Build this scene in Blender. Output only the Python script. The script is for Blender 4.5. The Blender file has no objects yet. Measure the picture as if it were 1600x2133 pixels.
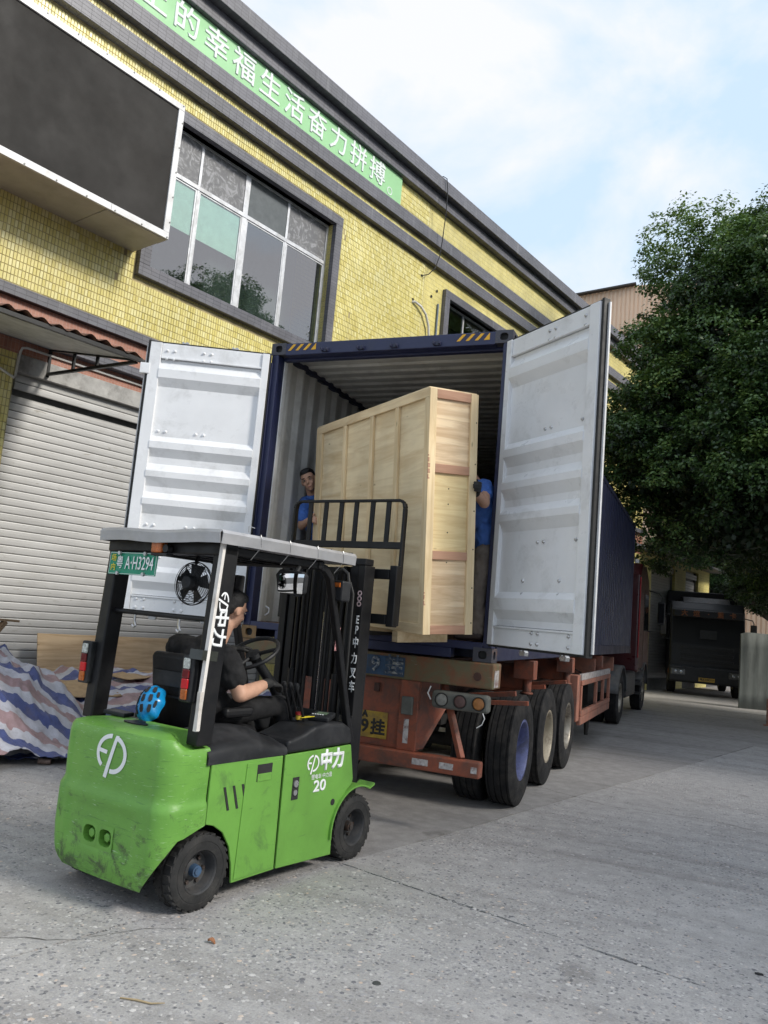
import bpy, bmesh, math, random
import numpy as np
from mathutils import Vector, Matrix, Euler
random.seed(7); np.random.seed(7)
PI = math.pi
rad = math.radians
scene = bpy.context.scene
COL = scene.collection

# ------------------------------------------------------------------ camera
cam_d = bpy.data.cameras.new('camera'); cam = bpy.data.objects.new('camera', cam_d); COL.objects.link(cam)
cam_d.sensor_fit = 'HORIZONTAL'; cam_d.sensor_width = 36.0; cam_d.lens = 37.46
cam_d.clip_start = 0.05; cam_d.clip_end = 2000
_r = Vector((0.92246449, 0.37635019, 0.08613823)); _f = Vector((-0.38499153, 0.91342913, 0.13201795)); _u = Vector((-0.02899618, -0.15494436, 0.98749758))
CAM = Vector((2.91654, -6.59161, 1.68687))
cam.matrix_world = Matrix(((_r.x, _u.x, -_f.x, CAM.x), (_r.y, _u.y, -_f.y, CAM.y), (_r.z, _u.z, -_f.z, CAM.z), (0, 0, 0, 1)))
scene.camera = cam

# ------------------------------------------------------------------ sky and sun
SUN_AZ = rad(92.0)      # clockwise from +y: the sun stands to the right of the yard
SUN_EL = rad(36.0)
SUN_STRENGTH = 2.5
SKY_STRENGTH = 0.15
EXPOSURE = 0.52
world = bpy.data.worlds.new('World'); scene.world = world; world.use_nodes = True
def build_world():
    nt = world.node_tree; nt.nodes.clear(); L = nt.links.new; A = nt.nodes.new
    out = A('ShaderNodeOutputWorld'); bg = A('ShaderNodeBackground'); sky = A('ShaderNodeTexSky')
    sky.sky_type = 'NISHITA'; sky.sun_disc = False; sky.sun_elevation = SUN_EL; sky.sun_rotation = SUN_AZ
    sky.air_density = 1.0; sky.dust_density = 2.2; sky.ozone_density = 1.0; sky.altitude = 20
    tc = A('ShaderNodeTexCoord'); mp = A('ShaderNodeMapping'); mp.inputs['Scale'].default_value = (1, 1, 1.7); mp.inputs['Location'].default_value = (3.1, 1.2, 0.35)
    L(tc.outputs['Generated'], mp.inputs['Vector'])
    n1 = A('ShaderNodeTexNoise'); n1.inputs['Scale'].default_value = 3.1; n1.inputs['Detail'].default_value = 9; n1.inputs['Roughness'].default_value = 0.56; n1.inputs['Distortion'].default_value = 0.25
    L(mp.outputs[0], n1.inputs['Vector'])
    cr = A('ShaderNodeValToRGB'); cr.color_ramp.elements[0].position = 0.42; cr.color_ramp.elements[0].color = (0, 0, 0, 1); cr.color_ramp.elements[1].position = 0.60; cr.color_ramp.elements[1].color = (1, 1, 1, 1)
    L(n1.outputs['Fac'], cr.inputs['Fac'])
    mx = A('ShaderNodeMix'); mx.data_type = 'RGBA'
    # the clear part of the sky: the sky texture paled by thin high haze
    hz = A('ShaderNodeMix'); hz.data_type = 'RGBA'; hz.inputs['Factor'].default_value = 0.85
    hz.inputs[7].default_value = (3.4, 4.3, 5.25, 1)
    L(sky.outputs[0], hz.inputs[6])
    L(cr.outputs[0], mx.inputs['Factor']); L(hz.outputs[2], mx.inputs[6]); mx.inputs[7].default_value = (4.5, 4.58, 4.95, 1)
    L(mx.outputs[2], bg.inputs['Color']); bg.inputs['Strength'].default_value = SKY_STRENGTH
    L(bg.outputs[0], out.inputs['Surface'])
build_world()
sun_d = bpy.data.lights.new('sun', 'SUN'); sun_d.energy = SUN_STRENGTH; sun_d.angle = rad(13.0); sun_d.color = (1.0, 0.95, 0.87)
sun = bpy.data.objects.new('sun', sun_d); COL.objects.link(sun)
_to = Vector((math.sin(SUN_AZ) * math.cos(SUN_EL), math.cos(SUN_AZ) * math.cos(SUN_EL), math.sin(SUN_EL)))
sun.rotation_euler = (-_to).to_track_quat('-Z', 'Y').to_euler(); sun.location = (30, 0, 30)
scene.view_settings.view_transform = 'Standard'; scene.view_settings.look = 'None'; scene.view_settings.gamma = 1.0
scene.view_settings.exposure = EXPOSURE; scene.view_settings.use_curve_mapping = False
scene.cycles.max_bounces = 6; scene.cycles.diffuse_bounces = 3; scene.cycles.glossy_bounces = 3; scene.cycles.use_adaptive_sampling = True; scene.cycles.adaptive_threshold = 0.02; scene.cycles.transparent_max_bounces = 8; scene.cycles.use_denoising = True
scene.cycles.caustics_reflective = False; scene.cycles.caustics_refractive = False

# ------------------------------------------------------------------ tags
def tag(o, label=None, cat=None, group=None, kind=None):
    if label: o['label'] = label
    if cat: o['category'] = cat
    if group: o['group'] = group
    if kind: o['kind'] = kind
    return o
def thing(name, label, cat, loc=(0, 0, 0), rot=(0, 0, 0), group=None):
    o = bpy.data.objects.new(name, None); COL.objects.link(o); o.location = loc; o.rotation_euler = rot; o.empty_display_size = 0.1
    return tag(o, label, cat, group)
def copy_tree(o, parent=None):
    c = o.copy(); COL.objects.link(c); c.parent = parent
    for ch in list(o.children): copy_tree(ch, c)
    return c

# ------------------------------------------------------------------ materials
MATS = {}
def _nodes(name):
    m = bpy.data.materials.new(name); m.use_nodes = True; nt = m.node_tree
    b = nt.nodes['Principled BSDF']; MATS[name] = m
    return m, nt, b, nt.nodes.new, nt.links.new
def rgba(c): return (c[0], c[1], c[2], 1.0)
def ramp(A, pts):
    r = A('ShaderNodeValToRGB'); e = r.color_ramp.elements
    while len(e) < len(pts): e.new(0.5)
    for k, (p, c) in enumerate(pts):
        e[k].position = p; e[k].color = rgba(c) if len(c) == 3 else c
    return r
def mixc(A, L, fac, a, b, mode='MIX'):
    n = A('ShaderNodeMix'); n.data_type = 'RGBA'; n.blend_type = mode
    for s, v in (('Factor', fac), (6, a), (7, b)):
        if isinstance(v, bpy.types.NodeSocket): L(v, n.inputs[s])
        elif isinstance(v, (int, float)): n.inputs[s].default_value = v
        else: n.inputs[s].default_value = rgba(v)
    return n.outputs[2]
def noise(A, L, vec, scale, detail=4, rough=0.55, dist=0.0):
    n = A('ShaderNodeTexNoise'); n.inputs['Scale'].default_value = scale; n.inputs['Detail'].default_value = detail
    n.inputs['Roughness'].default_value = rough; n.inputs['Distortion'].default_value = dist
    if vec is not None: L(vec, n.inputs['Vector'])
    return n.outputs['Fac']
def objvec(A, L, scale=(1, 1, 1), rnd=True):
    tc = A('ShaderNodeTexCoord'); mp = A('ShaderNodeMapping'); mp.inputs['Scale'].default_value = scale
    L(tc.outputs['Object'], mp.inputs['Vector'])
    if rnd:
        oi = A('ShaderNodeObjectInfo'); mu = A('ShaderNodeMath'); mu.operation = 'MULTIPLY'; mu.inputs[1].default_value = 37.0
        L(oi.outputs['Random'], mu.inputs[0]); L(mu.outputs[0], mp.inputs['Location'])
    return mp.outputs[0]
def bump(A, L, h, strength, dist, b, prev=None):
    n = A('ShaderNodeBump'); n.inputs['Strength'].default_value = strength; n.inputs['Distance'].default_value = dist
    L(h, n.inputs['Height'])
    if prev is not None: L(prev, n.inputs['Normal'])
    L(n.outputs[0], b.inputs['Normal']); return n.outputs[0]
def pm(name, col, rough=0.5, metal=0.0, var=0.12, vs=6.0, bp=0.0, bs=60.0, dirt=None, dirt_amt=0.5, ds=2.5, dpos=(0.48, 0.62), spec=0.5, rvar=0.1, stretch=(1, 1, 1), coat=0.0):
    """general worn surface: base colour with slow and fine variation, dirt patches of their own shape, fine relief"""
    m, nt, b, A, L = _nodes(name)
    v = objvec(A, L, stretch)
    c = tuple(col)
    f = noise(A, L, v, vs, 6, 0.6)
    lo = tuple(max(0, x * (1 - var * 1.6)) for x in c); hi = tuple(min(1, x * (1 + var * 1.6)) for x in c)
    r = ramp(A, [(0.3, lo), (0.7, hi)]); L(f, r.inputs['Fac']); colo = r.outputs[0]
    if dirt is not None:
        g = noise(A, L, v, ds, 8, 0.68, 0.3)
        rr = ramp(A, [(dpos[0], (0, 0, 0)), (dpos[1], (dirt_amt,) * 3)]); L(g, rr.inputs['Fac'])
        colo = mixc(A, L, rr.outputs[0], colo, dirt)
    L(colo, b.inputs['Base Color'])
    rr2 = ramp(A, [(0.3, (max(0.02, rough - rvar),) * 3), (0.7, (min(1, rough + rvar),) * 3)]); L(noise(A, L, v, vs * 2.3, 4), rr2.inputs['Fac'])
    L(rr2.outputs[0], b.inputs['Roughness'])
    b.inputs['Metallic'].default_value = metal; b.inputs['Specular IOR Level'].default_value = spec
    if coat: b.inputs['Coat Weight'].default_value = coat; b.inputs['Coat Roughness'].default_value = 0.15
    if bp: bump(A, L, noise(A, L, v, bs, 5, 0.6), bp, 0.01, b)
    return m
def scratched(name, col, scr, rough=0.4, scr_amt=0.8, dirt=(0.03, 0.03, 0.028), dirt_amt=0.6, sscale=5.0, metal=0.0, bp=0.08, dpos=(0.58, 0.70)):
    """painted metal with long thin scratches and chipped patches"""
    m, nt, b, A, L = _nodes(name)
    v = objvec(A, L); f = noise(A, L, v, 3.0, 6, 0.6)
    r = ramp(A, [(0.3, tuple(x * 0.86 for x in col)), (0.7, tuple(min(1, x * 1.1) for x in col))]); L(f, r.inputs['Fac'])
    g = noise(A, L, v, 4.2, 10, 0.72, 0.4); rr = ramp(A, [(dpos[0], (0, 0, 0)), (dpos[1], (dirt_amt,) * 3)]); L(g, rr.inputs['Fac'])
    c = mixc(A, L, rr.outputs[0], r.outputs[0], dirt)
    v2 = objvec(A, L, (3, 3, 34)); s = noise(A, L, v2, sscale, 3, 0.5, 0.6); sr = ramp(A, [(0.69, (0, 0, 0)), (0.74, (scr_amt,) * 3)]); L(s, sr.inputs['Fac'])
    c = mixc(A, L, sr.outputs[0], c, scr)
    L(c, b.inputs['Base Color']); b.inputs['Roughness'].default_value = rough; b.inputs['Metallic'].default_value = metal
    if bp: bump(A, L, noise(A, L, v, 30, 5), bp, 0.01, b)
    return m
def emis(name, col, strength):
    m, nt, b, A, L = _nodes(name)
    b.inputs['Base Color'].default_value = rgba(col); b.inputs['Emission Color'].default_value = rgba(col); b.inputs['Emission Strength'].default_value = strength; b.inputs['Roughness'].default_value = 0.3
    return m
def wood(name, light, dark, axis='x', rough=0.6, knots=True, gs=1.0):
    """sawn timber or plywood veneer, grain along one axis"""
    m, nt, b, A, L = _nodes(name)
    sc = {'x': (1.1, 13, 13), 'y': (13, 1.1, 13), 'z': (13, 13, 1.1)}[axis]
    v = objvec(A, L, tuple(x * gs for x in sc)); f = noise(A, L, v, 1.3, 9, 0.62, 1.1)
    r = ramp(A, [(0.30, dark), (0.47, tuple(0.5 * (x + y) for x, y in zip(light, dark))), (0.60, light), (0.78, tuple(min(1, x * 1.06) for x in light))]); L(f, r.inputs['Fac'])
    c = r.outputs[0]
    v2 = objvec(A, L); big = noise(A, L, v2, 1.7, 3); rb = ramp(A, [(0.35, (0.86, 0.86, 0.86)), (0.65, (1.08, 1.08, 1.08))]); L(big, rb.inputs['Fac'])
    c = mixc(A, L, 1.0, c, rb.outputs[0], 'MULTIPLY')
    if knots:
        vk = objvec(A, L, {'x': (1.6, 4.5, 4.5), 'y': (4.5, 1.6, 4.5), 'z': (4.5, 4.5, 1.6)}[axis])
        vo = A('ShaderNodeTexVoronoi'); vo.inputs['Scale'].default_value = 1.5; vo.inputs['Randomness'].default_value = 1.0; L(vk, vo.inputs['Vector'])
        rk = ramp(A, [(0.02, (0.8, 0.8, 0.8)), (0.07, (0, 0, 0))]); L(vo.outputs['Distance'], rk.inputs['Fac'])
        c = mixc(A, L, rk.outputs[0], c, tuple(x * 0.42 for x in dark))
    L(c, b.inputs['Base Color']); b.inputs['Roughness'].default_value = rough; b.inputs['Specular IOR Level'].default_value = 0.25
    bump(A, L, f, 0.18, 0.004, b)
    return m
def facade(name, tile, tile2, grout, w, h, rough=0.35, mort=0.006, dirtc=None, plane='xz'):
    """small stack-bonded facade tiles too far off to be built one by one"""
    m, nt, b, A, L = _nodes(name)
    tc = A('ShaderNodeTexCoord'); sp = A('ShaderNodeSeparateXYZ'); cb = A('ShaderNodeCombineXYZ'); L(tc.outputs['Object'], sp.inputs[0])
    L(sp.outputs[0 if plane[0] == 'x' else 1], cb.inputs[0]); L(sp.outputs[2 if plane[1] == 'z' else 1], cb.inputs[1])
    br = A('ShaderNodeTexBrick'); br.offset = 0.0; br.squash = 1.0; L(cb.outputs[0], br.inputs['Vector'])
    br.inputs['Scale'].default_value = 1.0; br.inputs['Brick Width'].default_value = w; br.inputs['Row Height'].default_value = h
    br.inputs['Mortar Size'].default_value = mort; br.inputs['Mortar Smooth'].default_value = 0.1; br.inputs['Bias'].default_value = 0.0
    br.inputs['Color1'].default_value = rgba(tile); br.inputs['Color2'].default_value = rgba(tile2); br.inputs['Mortar'].default_value = rgba(grout)
    v = objvec(A, L); big = noise(A, L, v, 0.9, 6, 0.65); rb = ramp(A, [(0.32, (0.72, 0.72, 0.70)), (0.62, (1.06, 1.06, 1.06))]); L(big, rb.inputs['Fac'])
    c = mixc(A, L, 1.0, br.outputs['Color'], rb.outputs[0], 'MULTIPLY')
    if dirtc:
        vs = objvec(A, L, (3.2, 3.2, 0.35)); st = noise(A, L, vs, 1.6, 7, 0.7); rs = ramp(A, [(0.56, (0, 0, 0)), (0.72, (0.55,) * 3)]); L(st, rs.inputs['Fac'])
        c = mixc(A, L, rs.outputs[0], c, dirtc)
    L(c, b.inputs['Base Color']); b.inputs['Roughness'].default_value = rough
    inv = A('ShaderNodeMath'); inv.operation = 'SUBTRACT'; inv.inputs[0].default_value = 1.0; L(br.outputs['Fac'], inv.inputs[1])
    bump(A, L, inv.outputs[0], 0.5, 0.004, b)
    return m

# ------------------------------------------------------------------ mesh builder
class MB:
    def __init__(s): s.v = []; s.f = []; s.m = []; s.s = []
    def add(s, verts, faces, mi=0, sm=False):
        o = len(s.v); s.v.extend([tuple(p) for p in verts])
        for f in faces: s.f.append(tuple(o + i for i in f)); s.m.append(mi); s.s.append(sm)
        return s
    def bb(s, x0, x1, y0, y1, z0, z1, mi=0):
        v = [(x, y, z) for z in (z0, z1) for y in (y0, y1) for x in (x0, x1)]
        return s.add(v, [(0, 2, 3, 1), (4, 5, 7, 6), (0, 1, 5, 4), (2, 6, 7, 3), (0, 4, 6, 2), (1, 3, 7, 5)], mi)
    def box(s, c, size, rot=None, mi=0):
        M = (rot if isinstance(rot, Matrix) else Euler(rot).to_matrix()) if rot is not None else Matrix.Identity(3)
        h = [x / 2 for x in size]; c = Vector(c)
        v = [c + M @ Vector((x * h[0], y * h[1], z * h[2])) for z in (-1, 1) for y in (-1, 1) for x in (-1, 1)]
        return s.add(v, [(0, 2, 3, 1), (4, 5, 7, 6), (0, 1, 5, 4), (2, 6, 7, 3), (0, 4, 6, 2), (1, 3, 7, 5)], mi)
    def bar(s, p0, p1, w, h, up=(0, 0, 1), mi=0):
        p0, p1 = Vector(p0), Vector(p1); d = (p1 - p0).normalized(); u = Vector(up)
        x = d.cross(u)
        if x.length < 1e-5: x = d.cross(Vector((0, 1, 0)))
        x.normalize(); z = x.cross(d)
        v = [p + x * (a * w / 2) + z * (b * h / 2) for p in (p0, p1) for b in (-1, 1) for a in (-1, 1)]
        return s.add(v, [(0, 1, 3, 2), (4, 6, 7, 5), (0, 4, 5, 1), (2, 3, 7, 6), (0, 2, 6, 4), (1, 5, 7, 3)], mi)
    def cyl(s, p0, p1, r0, r1=None, n=14, caps=True, mi=0, sm=True):
        r1 = r0 if r1 is None else r1; p0, p1 = Vector(p0), Vector(p1); d = (p1 - p0).normalized()
        a = d.orthogonal().normalized(); b = d.cross(a)
        v = [p + (a * math.cos(t) + b * math.sin(t)) * r for p, r in ((p0, r0), (p1, r1)) for t in [2 * PI * k / n for k in range(n)]]
        s.add(v, [(k, (k + 1) % n, n + (k + 1) % n, n + k) for k in range(n)], mi, sm)
        if caps: s.add(v[:n], [tuple(range(n - 1, -1, -1))], mi); s.add(v[n:], [tuple(range(n))], mi)
        return s
    def tube(s, pts, r, n=8, mi=0, closed=False):
        P = [Vector(p) for p in pts]; N = len(P); ring = []; a = None
        for i in range(N):
            if closed: d = (P[(i + 1) % N] - P[i - 1]).normalized()
            else: d = (P[min(i + 1, N - 1)] - P[max(i - 1, 0)]).normalized()
            if a is None: a = d.orthogonal().normalized()
            a = (a - d * a.dot(d)).normalized(); b = d.cross(a); rr = r[i] if isinstance(r, (list, tuple)) else r
            ring += [P[i] + (a * math.cos(2 * PI * k / n) + b * math.sin(2 * PI * k / n)) * rr for k in range(n)]
        fs = []
        for i in range(N if closed else N - 1):
            j = (i + 1) % N
            fs += [(i * n + k, i * n + (k + 1) % n, j * n + (k + 1) % n, j * n + k) for k in range(n)]
        s.add(ring, fs, mi, True)
        if not closed: s.add(ring[:n], [tuple(range(n - 1, -1, -1))], mi); s.add(ring[-n:], [tuple(range(n))], mi)
        return s
    def lathe(s, prof, o, axis, n=32, mi=0, sm=True, close=False):
        """prof: (radius, distance along axis)"""
        o = Vector(o); d = Vector(axis).normalized(); a = d.orthogonal().normalized(); b = d.cross(a); v = []
        for r, h in prof: v += [o + d * h + (a * math.cos(2 * PI * k / n) + b * math.sin(2 * PI * k / n)) * r for k in range(n)]
        m = len(prof); fs = []
        for i in range(m if close else m - 1):
            j = (i + 1) % m
            fs += [(i * n + k, i * n + (k + 1) % n, j * n + (k + 1) % n, j * n + k) for k in range(n)]
        s.add(v, fs, mi, sm); return s
    def prism(s, poly, o, u, v, w, mi=0, sm=False):
        """2D outline in the u, v plane at o, pushed out by w"""
        o, u, v, w = Vector(o), Vector(u), Vector(v), Vector(w); n = len(poly)
        a = [o + u * p[0] + v * p[1] for p in poly]; b = [p + w for p in a]
        s.add(a + b, [tuple(range(n - 1, -1, -1)), tuple(range(n, 2 * n))], mi)
        s.add(a + b, [(k, (k + 1) % n, n + (k + 1) % n, n + k) for k in range(n)], mi, sm); return s
    def grid(s, fn, nu, nv, mi=0, sm=True, cu=False):
        v = [fn(i / (nu if cu else nu - 1), j / (nv - 1)) for j in range(nv) for i in range(nu)]
        fs = [(j * nu + i, j * nu + (i + 1) % nu, (j + 1) * nu + (i + 1) % nu, (j + 1) * nu + i) for j in range(nv - 1) for i in range(nu if cu else nu - 1)]
        s.add(v, fs, mi, sm); return s
    def hole_plate(s, o, u, v, w, h, hw, hh, depth, mi=0, hmi=1, hc=(0.5, 0.5), n=12):
        """rectangular face with an oval hole sunk into it; o lower left, normal = u x v"""
        o, u, v = Vector(o), Vector(u).normalized(), Vector(v).normalized(); nn = u.cross(v); cx, cy = hc[0] * w, hc[1] * h
        out = []; inn = []
        for k in range(n):
            t = 2 * PI * (k + 0.5) / n; c, q = math.cos(t), math.sin(t)
            inn.append((cx + hw / 2 * math.copysign(abs(c) ** 0.7, c), cy + hh / 2 * math.copysign(abs(q) ** 0.7, q)))
            sx = (w - cx if c > 0 else cx) / max(1e-6, abs(c)); sy = (h - cy if q > 0 else cy) / max(1e-6, abs(q)); k2 = min(sx, sy)
            out.append((cx + c * k2, cy + q * k2))
        # snap nearest outline points to the corners
        for cxn in ((0, 0), (w, 0), (w, h), (0, h)):
            j = min(range(n), key=lambda i: (out[i][0] - cxn[0]) ** 2 + (out[i][1] - cxn[1]) ** 2); out[j] = cxn
        O = [o + u * p[0] + v * p[1] for p in out]; I = [o + u * p[0] + v * p[1] for p in inn]; D = [p - nn * depth for p in I]
        s.add(O + I, [(k, (k + 1) % n, n + (k + 1) % n, n + k) for k in range(n)], mi)
        s.add(I + D, [(k, (k + 1) % n, n + (k + 1) % n, n + k) for k in range(n)], mi); s.add(D, [tuple(range(n))], hmi); return s
    def mesh(s, name, mats):
        me = bpy.data.meshes.new(name); me.from_pydata(s.v, [], s.f)
        for m in (mats if isinstance(mats, (list, tuple)) else [mats]): me.materials.append(m)
        me.polygons.foreach_set('material_index', s.m); me.polygons.foreach_set('use_smooth', s.s); me.update()
        if any(s.s):
            try: me.set_sharp_from_angle(angle=rad(38))
            except Exception: pass
        return me
    def build(s, name, mats, parent=None, bevel=0.0, loc=None, rot=None, seg=2, fix=True):
        me = s.mesh(name, mats)
        if fix:
            bm = bmesh.new(); bm.from_mesh(me)
            if bevel: bmesh.ops.remove_doubles(bm, verts=bm.verts, dist=1e-5)
            bmesh.ops.recalc_face_normals(bm, faces=bm.faces); bm.to_mesh(me); bm.free()
        return link(name, me, parent, bevel, loc, rot, seg)
def link(name, me, parent=None, bevel=0.0, loc=None, rot=None, seg=2):
    o = bpy.data.objects.new(name, me); COL.objects.link(o); o.parent = parent
    if loc is not None: o.location = loc
    if rot is not None: o.rotation_euler = rot
    if bevel:
        b = o.modifiers.new('bevel', 'BEVEL'); b.width = bevel; b.segments = seg; b.limit_method = 'ANGLE'; b.angle_limit = rad(40); b.harden_normals = False
    return o
def smoothed(o, lv=1):
    m = o.modifiers.new('sub', 'SUBSURF'); m.levels = lv; m.render_levels = lv
    o.data.polygons.foreach_set('use_smooth', [True] * len(o.data.polygons)); return o
def text_obj(name, s, size, mat, parent, M, bold=0.0, depth=0.002, sx=1.0, align='CENTER', spacing=1.0):
    cu = bpy.data.curves.new('t', 'FONT'); cu.body = s; cu.size = size; cu.align_x = align; cu.align_y = 'CENTER'; cu.bevel_depth = bold; cu.bevel_resolution = 0; cu.extrude = depth; cu.resolution_u = 3; cu.space_character = spacing
    to = bpy.data.objects.new('t', cu); COL.objects.link(to)
    bpy.context.view_layer.update(); dg = bpy.context.evaluated_depsgraph_get()
    me = bpy.data.meshes.new_from_object(to.evaluated_get(dg)); bpy.data.objects.remove(to); bpy.data.curves.remove(cu)
    me.name = name; me.materials.clear(); me.materials.append(mat)
    me.transform(M @ Matrix.Diagonal((sx, 1, 1, 1)))
    return link(name, me, parent)
def frame_mat(o, u, v):
    u, v = Vector(u).normalized(), Vector(v).normalized(); w = u.cross(v)
    return Matrix(((u.x, v.x, w.x, o[0]), (u.y, v.y, w.y, o[1]), (u.z, v.z, w.z, o[2]), (0, 0, 0, 1)))
def blob(name, prims, mat, parent, vox=0.012, sm=4, disp=None):
    """one continuous organic surface from tapered capsules and ellipsoids, voxel-fused"""
    bm = bmesh.new()
    for p in prims:
        if p[0] == 'c':
            _, p0, r0, p1, r1 = p; p0, p1 = Vector(p0), Vector(p1); L_ = (p1 - p0).length; k = max(2, int(L_ / 0.02))
            d = (p1 - p0).normalized() if L_ > 1e-6 else Vector((0, 0, 1)); a = d.orthogonal().normalized(); b = d.cross(a); rings = []; n = 14
            st = [(p0 - d * r0 * math.cos(t), r0 * math.sin(t)) for t in (0.25, 0.6, 1.0)] + [(p0.lerp(p1, i / k), r0 + (r1 - r0) * i / k) for i in range(k + 1)] + [(p1 + d * r1 * math.cos(t), r1 * math.sin(t)) for t in (1.0, 0.6, 0.25)]
            for c, r in st: rings.append([bm.verts.new(c + (a * math.cos(2 * PI * j / n) + b * math.sin(2 * PI * j / n)) * r) for j in range(n)])
            for q in range(len(rings) - 1):
                for j in range(n): bm.faces.new((rings[q][j], rings[q][(j + 1) % n], rings[q + 1][(j + 1) % n], rings[q + 1][j]))
            bm.faces.new(rings[0][::-1]); bm.faces.new(rings[-1])
        else:
            _, c, r = p[:3]; M = Euler(p[3]).to_matrix().to_4x4() if len(p) > 3 else Matrix.Identity(4)
            bmesh.ops.create_icosphere(bm, subdivisions=3, radius=1.0, matrix=Matrix.Translation(c) @ M @ Matrix.Diagonal((r[0], r[1], r[2], 1)))
    me = bpy.data.meshes.new('tmp'); bmesh.ops.recalc_face_normals(bm, faces=bm.faces); bm.to_mesh(me); bm.free()
    o = bpy.data.objects.new('tmp', me); COL.objects.link(o)
    m = o.modifiers.new('r', 'REMESH'); m.mode = 'VOXEL'; m.voxel_size = vox; m.use_smooth_shade = True
    s2 = o.modifiers.new('s', 'SMOOTH'); s2.factor = 0.5; s2.iterations = sm
    if disp:
        tx = bpy.data.textures.new('fold', 'CLOUDS'); tx.noise_scale = disp[1]; dm = o.modifiers.new('d', 'DISPLACE'); dm.texture = tx; dm.strength = disp[0]; dm.mid_level = 0.5
    bpy.context.view_layer.update(); dg = bpy.context.evaluated_depsgraph_get()
    nm = bpy.data.meshes.new_from_object(o.evaluated_get(dg)); bpy.data.objects.remove(o)
    nm.name = name; nm.materials.clear(); nm.materials.append(mat); nm.polygons.foreach_set('use_smooth', [True] * len(nm.polygons))
    return link(name, nm, parent)

# ================================================================== GROUND
# slabs run along the factory wall: t = along the wall, n = away from it
TV = Vector((0.26727124, 0.96362134, 0)); NV = Vector((0.96362134, -0.26727124, 0)); WALL_D = -5.6
WALL_O = NV * WALL_D; WALL_ROT = math.atan2(TV.y, TV.x)
def ground_mats():
    def concrete(name, base, agg, seed):
        m, nt, b, A, L = _nodes(name)
        tc = A('ShaderNodeTexCoord'); ob = tc.outputs['Object']
        big = noise(A, L, ob, 0.45, 7, 0.62); fine = noise(A, L, ob, 7.0, 8, 0.7); grit = noise(A, L, ob, 95, 4, 0.7)
        r = ramp(A, [(0.28, tuple(x * 0.86 for x in base)), (0.5, base), (0.72, tuple(x * 1.10 for x in base))]); L(big, r.inputs['Fac'])
        r2 = ramp(A, [(0.3, (0.78, 0.78, 0.78)), (0.7, (1.16, 1.16, 1.16))]); L(fine, r2.inputs['Fac'])
        c = mixc(A, L, 1.0, r.outputs[0], r2.outputs[0], 'MULTIPLY')
        g2 = ramp(A, [(0.3, (0.72, 0.72, 0.72)), (0.7, (1.25, 1.25, 1.25))]); L(grit, g2.inputs['Fac'])
        c = mixc(A, L, 0.8, c, g2.outputs[0], 'MULTIPLY')
        h = grit
        if agg:
            vo = A('ShaderNodeTexVoronoi'); vo.inputs['Scale'].default_value = 38; L(ob, vo.inputs['Vector'])
            sp = A('ShaderNodeSeparateColor'); L(vo.outputs['Color'], sp.inputs[0])
            cs = ramp(A, [(0.0, (0.11, 0.11, 0.12)), (0.35, (0.25, 0.245, 0.25)), (0.7, (0.38, 0.37, 0.365)), (0.93, (0.56, 0.54, 0.52)), (1.0, (0.54, 0.42, 0.34))]); L(sp.outputs[0], cs.inputs['Fac'])
            ma = ramp(A, [(0.30, (1, 1, 1)), (0.42, (0, 0, 0))]); L(vo.outputs['Distance'], ma.inputs['Fac'])
            wear = ramp(A, [(0.40, (0.25,) * 3), (0.58, (0.9,) * 3)]); L(noise(A, L, ob, 1.1, 6, 0.65), wear.inputs['Fac'])
            # only some cells carry a stone that shows
            pick = ramp(A, [(0.22, (0, 0, 0)), (0.27, (1, 1, 1))]); L(sp.outputs[1], pick.inputs['Fac'])
            fac = mixc(A, L, 1.0, ma.outputs[0], wear.outputs[0], 'MULTIPLY'); fac = mixc(A, L, 1.0, fac, pick.outputs[0], 'MULTIPLY')
            c = mixc(A, L, fac, c, cs.outputs[0])
            ad = A('ShaderNodeMath'); ad.operation = 'ADD'; L(grit, ad.inputs[0]); L(fac, ad.inputs[1]); h = ad.outputs[0]
        st = noise(A, L, ob, 0.8, 9, 0.75, 1.0); rs = ramp(A, [(0.60, (0, 0, 0)), (0.74, (0.45,) * 3)]); L(st, rs.inputs['Fac'])
        c = mixc(A, L, rs.outputs[0], c, tuple(x * 0.55 for x in base))
        # old tyre tracks and drag marks running along the lane
        mp = A('ShaderNodeMapping'); mp.inputs['Rotation'].default_value = (0, 0, -rad(74.5)); mp.inputs['Scale'].default_value = (0.16, 2.6, 1); L(ob, mp.inputs['Vector'])
        tk_ = ramp(A, [(0.50, (1, 1, 1)), (0.66, (0.74, 0.73, 0.72))]); L(noise(A, L, mp.outputs[0], 1.0, 5, 0.6, 0.25), tk_.inputs['Fac']); c = mixc(A, L, .8, c, tk_.outputs[0], 'MULTIPLY')
        oil = ramp(A, [(0.66, (1, 1, 1)), (0.72, (0.62, 0.61, 0.60))]); L(noise(A, L, ob, 1.7, 4, 0.5, 0.3), oil.inputs['Fac']); c = mixc(A, L, .8, c, oil.outputs[0], 'MULTIPLY')
        L(c, b.inputs['Base Color']); b.inputs['Roughness'].default_value = 0.82; b.inputs['Specular IOR Level'].default_value = 0.3
        bump(A, L, h, 0.35, 0.008, b); return m
    return concrete('smooth_concrete', (0.325, 0.312, 0.303), False, 0), concrete('aggregate_concrete', (0.400, 0.386, 0.376), True, 1)
SMOOTH, AGG = ground_mats()
EARTH = pm('joint_dirt', (0.07, 0.065, 0.06), 0.95, bp=0.4)
gm = MB(); gm.add([(-400, -400, -0.03), (400, -400, -0.03), (400, 400, -0.03), (-400, 400, -0.03)], [(0, 1, 2, 3)])
ground = tag(gm.build('ground', EARTH), kind='structure')
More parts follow.
